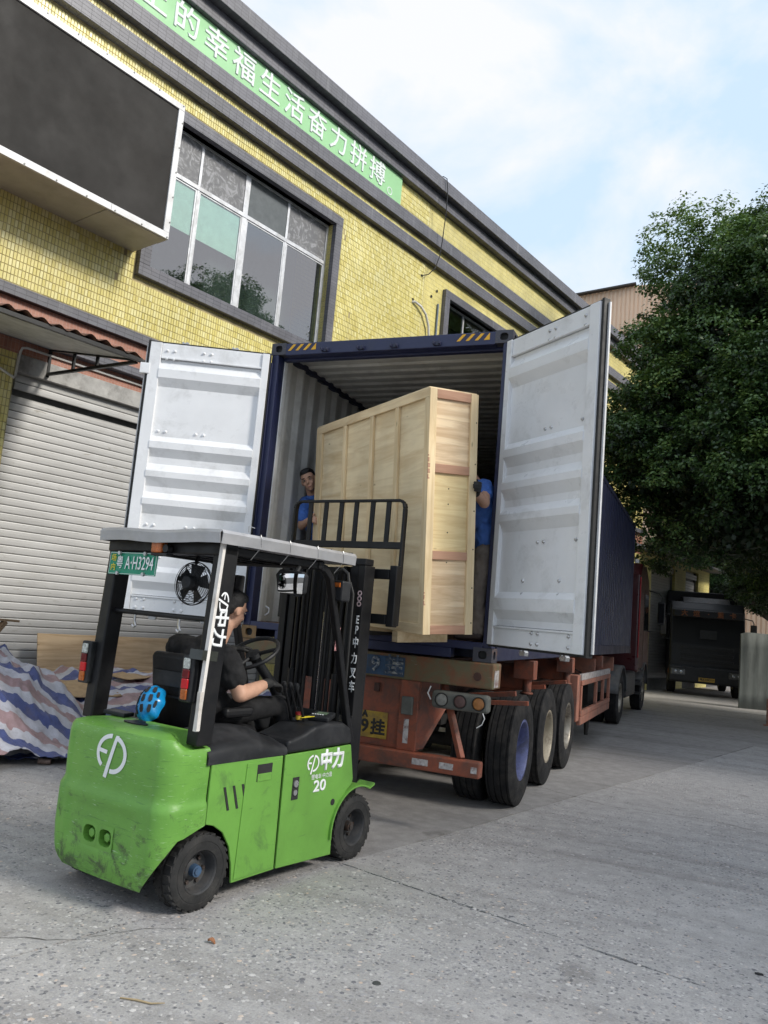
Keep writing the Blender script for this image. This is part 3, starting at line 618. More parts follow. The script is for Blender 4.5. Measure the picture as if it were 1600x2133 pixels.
# ------------------------------------------------------------------ building far behind
PEACH = pm('peach_cladding', (0.84, 0.60, 0.42), 0.6, var=0.05, vs=.3)
pb = thing('peach_building', 'tall peach clad building far behind the yellow factory and tree', 'building', (0, 48, 0))
m = MB(); n = 150; x0, x1 = -12.0, 30.0
prof = []
for i in range(n):
    x = x0 + (x1 - x0) * i / n; w = (x1 - x0) / n
    prof += [(x, 0), (x + w * .55, 0), (x + w * .62, .05), (x + w * .93, .05)]
top = lambda x: 25.4 + .12 * (x + 7.5) if x < -2.7 else 25.95
vv = [(x, y, 0) for x, y in prof] + [(x, y, top(x)) for x, y in prof]; k = len(prof)
m.add(vv, [(i, i + 1, k + i + 1, k + i) for i in range(k - 1)]); m.build('wall', PEACH, pb)
m = MB(); m.bar((-12.0, -.2, 24.86), (-2.7, -.2, 25.98), .4, .10); m.build('roof_edge', pm('dark_eave', (0.08, 0.075, 0.07), .7), pb)
for z in (22.4, 15.0, 8.0): MB().bb(-12, 30, -.06, -.005, z, z + .25).build('ledge', pm('peach_ledge%d' % z, (0.45, 0.30, 0.2), .7), pb)
m = MB(); m.bb(-6.4, -5.1, -.03, -.02, 23.0, 24.7); m.build('window', ROOM, pb)

# ================================================================== CONTAINER
NAVY = scratched('container_navy', (0.020, 0.026, 0.075), (0.10, 0.11, 0.16), 0.42, 0.5, (0.05, 0.05, 0.06), 0.35)
NAVYDARK = pm('container_navy_plain', (0.015, 0.019, 0.052), 0.45, var=0.08, vs=1.5, dirt=(0.03, 0.03, 0.04), dirt_amt=.3)
CWHITE = pm('container_white_paint', (0.76, 0.77, 0.785), 0.34, var=0.03, vs=3, dirt=(0.40, 0.40, 0.39), dirt_amt=0.45, ds=3.5, dpos=(.53, .72))
CINSIDE = pm('container_inside_paint', (0.62, 0.62, 0.60), 0.4, var=0.05, dirt=(0.3, 0.29, 0.27), dirt_amt=.4)
RUBBER = pm('black_rubber', (0.014, 0.014, 0.014), 0.6, bp=.1)
CAST = scratched('casting_steel', (0.055, 0.055, 0.07), (0.30, 0.22, 0.15), 0.5, 0.6, (0.20, 0.09, 0.035), 0.7, 4.0)
CASTRUST = scratched('casting_rusty', (0.22, 0.13, 0.05), (0.35, 0.32, 0.3), 0.6, 0.6, (0.14, 0.07, 0.03), 0.7, 4.0)
BOLT = pm('zinc_bolt', (0.50, 0.50, 0.50), 0.32, 0.7, var=.1)
YELLOWP = pm('hazard_yellow', (0.78, 0.42, 0.02), 0.45, var=.08)
PLYFLOOR = wood('container_floor_ply', (0.20, 0.12, 0.07), (0.12, 0.07, 0.04), 'y', knots=False)
ct = thing('shipping_container', 'open navy blue shipping container with white inside on the trailer', 'container', (0, 0, 1.40))
CW, CH, CL = 1.219, 2.896, 12.192
def casting(x, y, z, sx, sy, sz, mat):
    """corner casting with oval holes in its end, side and top/bottom; sx.. point outward"""
    w, d, h = .162, .178, .118; m = MB()
    x0, x1 = sorted((x, x - sx * w)); y0, y1 = sorted((y, y - sy * d)); z0, z1 = sorted((z, z - sz * h))
    if sy < 0: m.hole_plate((x0, y0, z0), (1, 0, 0), (0, 0, 1), w, h, .075, .070, .03, 0, 1)
    else: m.hole_plate((x1, y1, z0), (-1, 0, 0), (0, 0, 1), w, h, .075, .070, .03, 0, 1)
    if sx > 0: m.hole_plate((x1, y0, z0), (0, 1, 0), (0, 0, 1), d, h, .075, .070, .03, 0, 1)
    else: m.hole_plate((x0, y1, z0), (0, -1, 0), (0, 0, 1), d, h, .075, .070, .03, 0, 1)
    zz = z1 if sz > 0 else z0
    m.add([(x0, y0, zz), (x1, y0, zz), (x1, y1, zz), (x0, y1, zz)], [(0, 1, 2, 3)])
    z2 = z0 if sz > 0 else z1; m.add([(x0, y0, z2), (x1, y0, z2), (x1, y1, z2), (x0, y1, z2)], [(0, 1, 2, 3)])
    m.build('corner_casting', [mat, DARKGAP], ct, fix=True)
for sx in (-1, 1):
    for (y, sy) in ((0, -1), (CL, 1)):
        casting(sx * CW, y, CH, sx, sy, 1, CAST); casting(sx * CW, y, 0, sx, sy, -1, CASTRUST if (sx < 0 and sy < 0) else CAST)
for sx in (-1, 1):
    m = MB(); a, b = sorted((sx * 1.212, sx * 1.135)); m.bb(a, b, .004, .13, .118, CH - .118); m.bb(*sorted((sx * 1.216, sx * 1.19)), -.012, .004, .2, CH - .2); m.build('corner_post', NAVY, ct, .006)
    m = MB(); m.bb(*sorted((sx * 1.17, sx * 1.128)), .131, .19, .16, CH - .13); m.build('inner_post', CWHITE, ct, .004)
    m = MB(); m.bb(*sorted((sx * 1.212, sx * 1.135)), CL - .13, CL - .004, .118, CH - .118); m.build('corner_post', NAVY, ct, .006)
    m = MB(); m.bb(*sorted((sx * 1.215, sx * 1.155)), .178, CL - .178, CH - .085, CH - .02); m.build('top_rail', NAVYDARK, ct, .004)
    m = MB(); m.bb(*sorted((sx * 1.215, sx * 1.165)), .178, CL - .178, .012, .165); m.build('bottom_rail', NAVYDARK, ct, .004)
    # corrugated side wall, navy outside and pale inside
    m = MB(); n = 43; y0 = .131; p = (CL - .262) / n; prof = []
    for i in range(n):
        y = y0 + i * p; prof += [(1.205, y), (1.205, y + .104), (1.169, y + .172), (1.169, y + p - .068)]
    prof.append((1.205, CL - .131)); k = len(prof)
    for off, mi in ((0, 0), (-.004, 1)):
        vv = [(sx * (x + off), y, .16) for x, y in prof] + [(sx * (x + off), y, CH - .08) for x, y in prof]
        fs = [(i, i + 1, k + i + 1, k + i) for i in range(k - 1)]
        if (sx > 0) != (mi == 0): fs = [f[::-1] for f in fs]
        m.add(vv, fs, mi)
    m.build('side_wall', [NAVYDARK, CINSIDE], ct, fix=False)
m = MB(); n = 58; p = (CL - .3) / n; prof = []
for i in range(n):
    y = .15 + i * p; prof += [(y, 0), (y + .09, 0), (y + .11, -.022), (y + p - .02, -.022)]
k = len(prof)
for z, mi in ((CH - .012, 0), (CH - .02, 1)):
    m.add([(-1.16, y, z + q) for y, q in prof] + [(1.16, y, z + q) for y, q in prof], [(i, i + 1, k + i + 1, k + i) if mi else (k + i, k + i + 1, i + 1, i) for i in range(k - 1)], mi)
m.build('roof_panel', [NAVYDARK, CINSIDE], ct, fix=False)
m = MB(); prof = []
for i in range(9):
    x = -1.13 + i * .25; prof += [(x, 0), (x + .1, 0), (x + .14, .045), (x + .21, .045)]
k = len(prof); m.add([(x, CL - .12 + y, .16) for x, y in prof] + [(x, CL - .12 + y, CH - .1) for x, y in prof], [(i, k + i, k + i + 1, i + 1) for i in range(k - 1)], 0); m.bb(-1.13, 1.13, CL - .05, CL - .03, .1, CH - .05, 1); m.build('front_wall', [CINSIDE, NAVYDARK], ct, fix=False)
for i in range(8): MB().bb(-1.16 + i * .29, -1.16 + i * .29 + .284, .16, CL - .08, .135, .163).build('floor_board', PLYFLOOR, ct)
m = MB()
for i in range(28): m.bb(-1.16, 1.16, .3 + i * .42, .36 + i * .42, .02, .134)
m.build('cross_member_row', NAVYDARK, ct)
m = MB(); m.bb(-1.06, 1.06, .0, .10, CH - .128, CH - .008); m.bb(-1.13, 1.13, .101, .17, CH - .15, CH - .03); m.build('header', NAVY, ct, .006)
m = MB(); m.bb(-1.135, 1.135, .004, .13, .095, .16); m.bb(-.86, -.03, .006, .12, .012, .094); m.bb(.03, .86, .006, .12, .012, .094); m.build('door_sill', NAVY, ct, .006)
for sx in (-1, 1):
    for k in range(4):
        x = (-1.035 + k * .085) if sx < 0 else (.70 + k * .085)
        pts = [(0, 0), (.032, 0), (.088, .062), (.056, .062)] if not (k == 3) else [(0, 0), (.052, 0), (.052, .062), (.048, .062)]
        MB().prism(pts, (x, -.003, CH - .083), (1, 0, 0), (0, 0, 1), (0, .002, 0)).build('hazard_stripe', YELLOWP, ct, fix=True)
for x in (-.62, -.24, .10, .52):
    m = MB(); m.bb(x - .035, x + .035, -.016, -.0005, CH - .112, CH - .075); m.bb(x - .035, x - .02, -.045, -.016, CH - .108, CH - .08); m.bb(x + .018, x + .035, -.045, -.016, CH - .108, CH - .08); m.build('cam_keeper', NAVYDARK, ct, .003)
m = MB()
for y in (.25, 1.1): m.tube([(-1.13, y, .22), (-1.09, y, .25), (-1.09, y, .29), (-1.13, y, .31)], .008, 6)
m.build('lashing_ring', CWHITE, ct, fix=False)
def door(hx, ang, mir, sname):
    """container door seen from inside: pale ribbed panel in a frame, black gasket, lock rods on the far side"""
    X = lambda v: v * mir
    W, z0, z1 = 1.165, .155, 2.765
    dm = MB(); prof = [(z0 + .16, 0), (.355, 0), (.368, .0), (.444, .042), (.538, .042), (.59, 0), (1.083, 0), (1.172, .042), (1.228, .042), (1.293, 0), (1.35, 0), (1.439, .042), (1.496, .042), (1.57, 0), (1.636, 0), (1.718, .042), (1.783, .042), (1.841, 0), (2.332, 0), (2.416, .042), (2.50, .042), (2.576, 0), (z1 - .16, 0)]
    xa, xb = .075, W - .105; k = len(prof)
    for o, mi in ((0.010, 0), (0.002, 1)):
        vv = [(X(xa), o + q, z) for z, q in prof] + [(X(xb), o + q, z) for z, q in prof]
        fs = [(i, k + i, k + i + 1, i + 1) for i in range(k - 1)]
        if (mir > 0) == (mi == 0): fs = [f[::-1] for f in fs]
        dm.add(vv, fs, mi)
    # closed rib ends
    for x in (xa, xb):
        for r in range(3, k - 2):
            if prof[r][1] > 0 and prof[r + 1][1] > 0:
                dm.add([(X(x), .010, prof[r - 1][0]), (X(x), .010 + prof[r][1], prof[r][0]), (X(x), .010 + prof[r + 1][1], prof[r + 1][0]), (X(x), .010, prof[r + 2][0])], [(0, 1, 2, 3)], 0)
    d = dm.build('door', [CWHITE, NAVYDARK], ct, fix=False, loc=(hx, -.02, 0), rot=(0, 0, ang))
    def fr(a, b, c, e, y0=-.03, y1=.045):
        MB().bb(*sorted((X(a), X(b))), y0, y1, c, e).build('frame_bar', CWHITE, d, .005)
    fr(.01, .08, z0, z1); fr(W - .11, W, z0, z1)
    fr(.081, W - .111, z0, z0 + .155, -.03, .030); fr(.081, W - .111, z1 - .155, z1, -.03, .030)
    MB().bb(*sorted((X(.081), X(W - .111))), .0305, .042, z0 + .14, z0 + .156).build('frame_lip', CWHITE, d, .002)
    MB().bb(*sorted((X(.081), X(W - .111))), .0305, .042, z1 - .156, z1 - .14).build('frame_lip', CWHITE, d, .002)
    g = MB(); g.bb(*sorted((X(-.004), X(.009))), -.02, .03, z0, z1); g.bb(*sorted((X(W + .001), X(W + .026))), -.03, .03, z0 - .02, z1 + .02); g.bb(*sorted((X(0), X(W))), -.028, .022, z1 + .001, z1 + .016); g.bb(*sorted((X(0), X(W))), -.028, .022, z0 - .018, z0 - .001)
    g.build('gasket', RUBBER, d, .003)
    MB().bb(*sorted((X(W + .027), X(W + .045))), -.026, -.012, z0 + .01, z1 - .01).build('gasket_strip', WHITEMETAL, d)
    MB().bb(*sorted((X(.0), X(W))), -.034, -.0305, z0 + .004, z1 - .004).build('outer_skin', NAVYDARK, d)
    b = [(x, z, .030) for x in (.575, .648) for z in (2.70, 2.622, .275, .195)] + [(x, z, .030) for x in (1.0, 1.02 - .0) for z in (2.70, 2.622, .275, .195)]
    b = [(.575, 2.70, .03), (.648, 2.70, .03), (.575, 2.622, .03), (.648, 2.622, .03), (.575, .275, .03), (.648, .275, .03), (.575, .195, .03), (.648, .195, .03), (.565, 1.893, .01), (.64, 1.893, .01), (.555, .983, .01), (.63, .983, .01), (.40, .68, .01), (.84, .68, .01), (.40, .58 - .005, .01), (.84, .575, .01)]
    b += [(1.0, 2.70, .03), (1.0, 2.622, .03), (1.0, 1.893, .01), (1.0, .983, .01), (1.0, .275, .03), (1.0, .195, .03)] if mir < 0 else [(1.0, 2.69, .03), (.93, 2.69, .03), (1.0, 2.61, .03), (.93, 2.61, .03), (1.0, 1.89, .01), (.93, 1.89, .01), (1.0, .98, .01), (.93, .98, .01), (1.0, .275, .03), (.93, .275, .03), (1.0, .195, .03), (.93, .195, .03)]
    bme = MB().lathe([(.0005, .016), (.008, .014), (.013, .006), (.016, 0.0)], (0, 0, 0), (0, 1, 0), 10).mesh('bolt', BOLT if mir < 0 else CWHITE)
    for x, z, y in b: link('bolt', bme, d, loc=(X(x), y, z))
    for x in (.36, .85):
        lr = MB(); lr.cyl((X(x), -.075, z0 - .06), (X(x), -.075, z1 + .05), .017, n=12); lo = lr.build('lock_rod', BOLT, d)
        c = MB()
        for zz in (z0 - .065, z1 + .015):
            c.prism([(-.03, 0), (.03, 0), (.045, .02), (.03, .05), (.012, .035), (-.012, .05), (-.035, .03)], (X(x), -.095, zz), (1, 0, 0), (0, 0, 1), (0, .04, 0))
        c.build('lock_cam', BOLT, lo, .003)
        h = MB()
        for zz in (.5, 1.2, 1.9, 2.5): h.bb(X(x) - .04, X(x) + .04, -.10, -.0345, zz, zz + .05)
        h.build('rod_bracket', NAVYDARK, lo, .003)
    hb = MB()
    for zz in (.28, 1.0, 1.75, 2.5): hb.bb(*sorted((X(-.03), X(.012))), -.06, -.022, zz, zz + .13); hb.cyl((X(-.028), -.045, zz - .03), (X(-.028), -.045, zz + .16), .014, n=10)
    hb.build('hinge', NAVYDARK, d, .003)
    if sname: MB().bb(X(W - .02), X(W + .075), -.01, .052, 2.44, 2.545).build('door_stop_plate', CWHITE, d, .005)
    return d
door(-1.205, rad(-153), 1, True)
door(1.205, rad(140), -1, False)

# ================================================================== WOODEN CRATE
PINE_Z = wood('pine_upright', (0.80, 0.64, 0.40), (0.64, 0.47, 0.26), 'z'); PINE_Y = wood('pine_long', (0.78, 0.62, 0.39), (0.62, 0.45, 0.25), 'y', knots=False)
PLY_Y = wood('ply_long_face', (0.80, 0.66, 0.43), (0.62, 0.46, 0.26), 'y', gs=.55); PLY_X = wood('ply_end_face', (0.82, 0.66, 0.36), (0.64, 0.45, 0.22), 'x', gs=.8); SLAB_X = wood('striped_pine', (0.78, 0.61, 0.40), (0.52, 0.35, 0.20), 'x', gs=.9, knots=False)
REDWOOD = wood('red_hardwood', (0.50, 0.29, 0.19), (0.41, 0.22, 0.14), 'x', knots=False)
cr = thing('wooden_crate', 'tall pale plywood crate tilted on the forks in the container mouth', 'crate')
cr.matrix_world = Matrix(((0.639, -0.7688, -0.0249, 0.889), (0.7661, 0.639, -0.0697, -0.85), (0.0695, 0.0254, 0.9973, 1.594), (0, 0, 0, 1)))
w_, l_, h_ = .439, 2.178, 1.888; pt = .012; bt = .022
# long faces: ply panels behind battens
bat = [(0, .062), (.483, .545), (.945, 1.008), (1.505, 1.57), (2.072, 2.178)]
for a0, out in ((0.0, -1), (w_, 1)):
    A0 = 0.0 if out < 0 else w_
    pl = lambda d0, d1: (A0 + d0, A0 + d1) if out < 0 else (A0 - d1, A0 - d0)
    for (b0, b1) in zip([0] + [.514, .9765, 1.5375], [.514, .9765, 1.5375, l_]):
        x = pl(bt + .001, bt + pt); MB().bb(x[0], x[1], b0 + .001, b1 - .001, .002, h_ - .002).build('ply_panel', PLY_Y, cr)
    x = pl(0, bt)
    for b0, b1 in bat: MB().bb(x[0], x[1], b0, b1, .076, h_ - .068).build('batten', PINE_Z, cr, .002)
    MB().bb(x[0], x[1], 0, l_, 0, .075).build('rail', PINE_Y, cr, .002); MB().bb(x[0], x[1], 0, l_, h_ - .067, h_).build('rail', PINE_Y, cr, .002)
for b0, dirn in ((0.0, 1), (l_, -1)):
    P = lambda d0, d1: (b0 + d0, b0 + d1) if dirn > 0 else (b0 - d1, b0 - d0)
    y = P(-.022, -.0015)
    for a, b in ((-.004, .060), (w_ - .064, w_ + .004)): MB().bb(a, b, y[0], y[1], 0.0, h_).build('stile', PINE_Z, cr, .002)
    y2 = P(-.021, -.0015)
    for c0, c1 in ((.004, .070), (.570, .634), (1.236, 1.303), (1.815, 1.884)): MB().bb(.061, w_ - .065, y2[0], y2[1], c0, c1).build('cross_rail', REDWOOD, cr, .002)
    y3 = P(-.001, .010)
    for c0, c1, mt in ((.0, .602, SLAB_X), (.602, 1.27, PLY_X), (1.27, h_ - .001, SLAB_X)): MB().bb(.035, w_ - .035, y3[0], y3[1], c0 + .001, c1 - .001).build('end_panel', mt, cr)
    if dirn > 0:   # splintered bites out of the near stile
        for c0, n, sgn in ((1.18, 9, 1), (.22, 5, 1)):
            for i in range(n):
                q = random.uniform(.006, .02); MB().bb(-.005, -.005 + q, y[0] - .0006, y[0] + .006, c0 + i * .022 - .01 * (i % 2), c0 + i * .022 + .012).build('splinter', REDWOOD, cr)
MB().bb(.0, w_, .0, l_, h_ - .001, h_ + .012).build('lid', PLY_Y, cr); MB().bb(.036, w_ - .036, .012, l_ - .012, .002, .02).build('base_panel', PLY_Y, cr)
for b in (.32, 1.05, 1.85): MB().bb(-.03, w_ - .005, b, b + .09, -.088, -.001).build('skid', PINE_Y, cr, .003)
m = MB()
for c in (.03, .3, .6, .9, 1.27, 1.6, 1.85):
    for a in (w_ - .012,): m.cyl((a, -.0225, c + .06), (a, -.0235, c + .06), .006, n=6)
for c in (.55, 1.0, 1.12, .78): m.cyl((.2, -.0012, c), (.2, -.0025, c), .006, n=6)
m.build('nail_row', DARKGAP, cr)

# ================================================================== WHEELS
TYRE = pm('tyre_rubber', (0.014, 0.014, 0.015), 0.85, var=0.2, vs=9, bp=.25, bs=45, dirt=(0.05, 0.046, 0.042), dirt_amt=0.5, ds=6, spec=.3)
RIMW = pm('rim_cream', (0.42, 0.37, 0.28), 0.5, .1, var=.15, dirt=(0.10, 0.07, 0.05), dirt_amt=.7, ds=6); RIMB = pm('rim_blue', (0.11, 0.13, 0.28), 0.5, .1, var=.15, dirt=(0.05, 0.05, 0.06), dirt_amt=.6, ds=6)
RIMS = pm('rim_steel', (0.34, 0.31, 0.26), 0.4, .5, var=.2, dirt=(0.08, 0.06, 0.045), dirt_amt=.7, ds=6)
HUBD = pm('hub_dark', (0.05, 0.042, 0.038), 0.7, .2, var=.3, dirt=(0.14, 0.08, 0.05), dirt_amt=.5, ds=8)
def truck_wheel(parent, x, y, sx, rimmat, R=.53, W=.28, inner=True, dish=-.13):
    """tyre with ribbed tread, dished rim, hub with nuts; sx = outward direction"""
    h = W / 2; pr = [(.285, -h * .80), (.30, -h * .92), (.36, -h), (.44, -h * .98), (R - .04, -h * .90), (R - .012, -h * .82)]
    for c in (-.62, -.22, .22, .62): pr += [(R, h * (c - .16)), (R, h * (c - .045)), (R - .012, h * (c - .04)), (R - .012, h * (c + .04)), (R, h * (c + .045)), (R, h * (c + .16))]
    pr += [(R - .012, h * .82), (R - .04, h * .90), (.44, h * .98), (.36, h), (.30, h * .92), (.285, h * .80)]
    o = MB().lathe(pr, (0, 0, 0), (1, 0, 0), 56).build('wheel', TYRE, parent, loc=(x, y, R), fix=False)
    s = sx
    rp = [(.288, h * .86), (.272, h * .88), (.262, h * .80), (.255, h * .3), (.245, dish + .04), (.20, dish - .01), (.14, dish), (.13, dish + .05), (.001, dish + .05)]
    r = MB().lathe([(a, s * b) for a, b in rp], (0, 0, 0), (1, 0, 0), 40); r.lathe([(.292, s * h * .80), (.292, s * h * .885), (.286, s * h * .885)], (0, 0, 0), (1, 0, 0), 40)
    ro = r.build('rim', rimmat, o, fix=True)
    hb = MB().lathe([(.10, s * (dish + .04)), (.10, s * (dish + .12)), (.08, s * (dish + .15)), (.001, s * (dish + .15))], (0, 0, 0), (1, 0, 0), 20)
    for k in range(10):
        t = 2 * PI * k / 10; hb.cyl((s * (dish - .01), .165 * math.cos(t), .165 * math.sin(t)), (s * (dish + .035), .165 * math.cos(t), .165 * math.sin(t)), .014, n=6)
    hb.build('hub', HUBD, ro, fix=True)
    return o

# ================================================================== TRAILER
ORANGE = scratched('trailer_orange', (0.27, 0.075, 0.038), (0.10, 0.07, 0.06), 0.6, 0.5, (0.075, 0.05, 0.04), 0.8, 3.0, dpos=(.44, .62))
PINKOR = scratched('faded_orange', (0.36, 0.15, 0.10), (0.16, 0.11, 0.09), 0.65, 0.5, (0.12, 0.085, 0.07), 0.7, 3.0, dpos=(.46, .62))
OLIVE = scratched('worn_bolster', (0.13, 0.115, 0.06), (0.42, 0.40, 0.36), 0.65, 0.7, (0.20, 0.075, 0.035), 0.85, 2.4, dpos=(.46, .60))
CHASSIS = pm('chassis_rust', (0.075, 0.035, 0.025), 0.8, var=.3, dirt=(0.03, 0.022, 0.02), dirt_amt=.7); GREASE = pm('underbody_black', (0.016, 0.015, 0.014), 0.8, var=.3)
BLUEP = pm('blue_patch', (0.03, 0.075, 0.15), 0.6, var=.25, dirt=(0.05, 0.05, 0.045), dirt_amt=.6, ds=8); STENCIL = pm('stencil_white', (0.38, 0.40, 0.39), 0.7, var=.2, vs=14, dirt=(0.05, 0.08, 0.13), dirt_amt=1.0, ds=14, dpos=(.44, .54))
PLATEY = pm('plate_yellow', (0.40, 0.26, 0.03), 0.5, var=.15, dirt=(0.15, 0.1, 0.05), dirt_amt=.6, ds=10); PLATEK = pm('plate_black', (0.02, 0.02, 0.02), 0.6); GREYLAMP = pm('lamp_bracket_grey', (0.11, 0.113, 0.10), 0.7, var=.2, dirt=(0.06, 0.06, 0.055)); AMBER = pm('amber_lens', (0.34, 0.14, 0.04), 0.4, var=.2, vs=20); REDLENS = pm('dull_red_lens', (0.10, 0.055, 0.05), 0.5, var=.2, vs=20); CLEARL = pm('dirty_clear_lens', (0.22, 0.22, 0.20), 0.35, var=.2, vs=20); TAPE = pm('worn_reflector_tape', (0.45, 0.43, 0.42), 0.5, var=.2, vs=20, dirt=(0.15, 0.06, 0.05), dirt_amt=.8, ds=16)
tr = thing('container_trailer', 'rusty orange three-axle container trailer under the navy container', 'trailer')
for sx in (-1, 1):
    m = MB(); x = sx * .5; m.bb(x - .07, x + .07, .05, 11.4, 1.34, 1.365); m.bb(x - .07, x + .07, .05, 11.4, .96, .985); m.bb(x - .012, x + .012, .05, 11.4, .985, 1.34); m.build('main_beam', CHASSIS, tr)
m = MB(); m.bb(-1.255, 1.255, -.03, .22, 1.185, 1.395); m.build('rear_bolster', OLIVE, tr, .012)
MB().bb(-.02, .47, -.036, -.031, 1.205, 1.37).build('blue_patch', BLUEP, tr)
for ch, x in (('9', .20), ('挂', .375)): text_obj('stencil_mark', ch, .17, STENCIL, tr, frame_mat((x, -.039, 1.29), (1, 0, 0), (0, 0, 1)), bold=.006, depth=.001)
MB().bb(1.2555, 1.262, -.01, .12, 1.2, 1.34).build('side_marker', TAPE, tr, .004); MB().cyl((1.12, -.04, 1.28), (1.12, -.029, 1.28), .035, n=18).build('bolster_plug', CHASSIS, tr)
MB().bb(-.62, .45, .02, .06, .60, 1.184).build('rear_plate', ORANGE, tr, .006)
for x in (-.62, .53):
    m = MB(); m.bb(x - .085, x + .085, -.02, .10, .60, 1.184); m.build('rear_post', ORANGE, tr, .006)
MB().bb(.475, .575, -.055, -.021, .90, 1.05).build('lamp_box', GREYLAMP, tr, .006); MB().bb(.50, .545, -.026, -.021, .66, .86).build('reflector_strip', TAPE, tr); MB().bb(.19, .24, -.005, .019, 1.06, 1.13).build('latch', CHASSIS, tr, .003)
MB().bb(.02, .335, .012, .019, .66, .885).build('number_plate', PLATEY, tr, .002)
for ch, x, z, s in (('9', .125, .75, .15), ('挂', .25, .745, .14), ('A', .12, .855, .07)): text_obj('plate_mark', ch, s, PLATEK, tr, frame_mat((x, .0115, z), (1, 0, 0), (0, 0, 1)), bold=.005, depth=.0005)
m = MB(); m.bb(-1.2, 1.2, -.08, .03, .47, .60); m.build('rear_bumper', ORANGE, tr, .012)
for x, wd in ((.62, .14), (.86, .12), (1.13, .05)): MB().bb(x, x + wd, -.0835, -.0805, .51, .56).build('reflector_strip', TAPE, tr)
m = MB(); m.bar((.78, .15, 1.18), (1.02, .0, .60), .05, .05); m.build('bumper_brace', ORANGE, tr, .006)
m = MB(); m.add([(.616, 0, .62), (.616, .0, 1.1), (.80, .45, 1.1), (.66, .06, .62)], [(0, 1, 2, 3)]); m.bb(.615, .63, .0, .5, .95, 1.18); m.build('gusset', ORANGE, tr)
m = MB(); m.bb(.735, 1.235, -.05, .05, .985, 1.135); lb = m.build('lamp_bracket', GREYLAMP, tr, .035, seg=4)
for x, mt in ((.83, CLEARL), (.99, REDLENS), (1.15, AMBER)):
    l = MB().lathe([(.001, -.012), (.043, -.009), (.050, -.002), (.052, .0), (.052, .01)], (x, -.052, 1.06), (0, 1, 0), 24).build('lamp', mt, lb)
    MB().lathe([(.050, -.008), (.058, -.008), (.058, .004)], (x, -.052, 1.06), (0, 1, 0), 24).build('lamp_ring', GREASE, l)
m = MB(); m.tube([(1.19, -.05, .99), (1.21, -.06, .95), (1.19, -.06, .9), (1.15, -.07, .87)], .004, 5); m.tube([(.72, -.03, 1.16), (.70, -.04, 1.1), (.73, -.04, 1.05)], .006, 5); m.build('loose_wire', WHITEMETAL, tr, fix=False)
m = MB()
for y, mt in ((1.47, RIMB), (2.80, RIMW), (4.13, RIMS)):
    for sx in (-1, 1):
        truck_wheel(tr, sx * 1.09, y, sx, mt); truck_wheel(tr, sx * .755, y, sx, RIMW)
    m.cyl((-.9, y, .53), (.9, y, .53), .065, n=12)
    for sx in (-1, 1): m.bar((sx * .5, y - .6, .78), (sx * .5, y + .6, .78), .09, .09); m.bb(sx * .5 - .06, sx * .5 + .06, y - .1, y + .1, .5, .8); m.bar((sx * .5, y + .66, .7), (sx * .5, y + .66, 1.0), .1, .12)
m.build('axle_group', GREASE, tr)
for y in (.75, 2.13, 3.46): MB().bar((.5, y, 1.0), (1.28, y - .02, 1.12), .045, .045).build('mudguard_rod', ORANGE, tr, .004)
m = MB(); m.bar((1.02, .62, 1.02), (1.42, .62, 1.055), .04, .04); m.build('mudguard_rod', ORANGE, tr, .004)
for y in (1.95, 4.4, 7.0, 9.6): 
    for sx in (-1, 1): MB().bb(*sorted((sx * .51, sx * 1.15)), y - .06, y + .06, 1.08, 1.34).build('outrigger', ORANGE if y < 5 else PINKOR, tr, .006)
for y in (1.75, 4.2, 7.2):
    o = MB(); o.bb(1.03, 1.24, y - .09, y + .09, 1.2, 1.392); o.cyl((1.16, y, 1.06), (1.16, y, 1.2), .045, n=12); o.cyl((1.16, y, 1.05), (1.16, y, 1.07), .065, n=12); o.build('twist_lock', ORANGE, tr, .006)
MB().bb(1.0, 1.22, 4.78, 5.02, .52, 1.15).build('side_box', PINKOR, tr, .01)
sg = MB(); sg.bb(1.19, 1.25, 5.0, 8.35, 1.0, 1.07); sg.bb(1.19, 1.25, 5.0, 8.35, .58, .65); sg.bb(1.185, 1.245, 5.0, 8.35, .46, .575)
for y in (5.0, 6.6, 7.45, 8.28): sg.bb(1.195, 1.245, y, y + .08, .65, 1.0)
sg.build('side_guard', PINKOR, tr, .01); MB().bb(1.2, 1.24, 5.0, 8.35, 1.072, 1.16).build('guard_board', TAPE, tr, .004)
m = MB(); m.bb(.62, .74, 6.9, 7.02, .35, 1.2); m.bb(.55, .8, 6.85, 7.1, .32, .35); m.bb(-.74, -.62, 6.9, 7.02, .35, 1.2); m.bb(-.8, -.55, 6.85, 7.1, .32, .35); m.build('landing_leg', GREASE, tr)
m = MB(); m.bb(-1.0, 1.0, 7.4, 8.6, .55, .95); m.bar((.9, 6.6, 1.15), (1.1, 8.2, .9), .015, .015); m.bar((.9, 5.6, 1.15), (1.1, 7.2, .95), .015, .015); m.build('spare_carrier', GREASE, tr)
m = MB(); m.tube([(1.1, 6.55, .62), (1.12, 6.53, .4), (1.12, 6.52, .17)], [.05, .045, .03], 8); m.build('hanging_flap', GREASE, tr, fix=False)

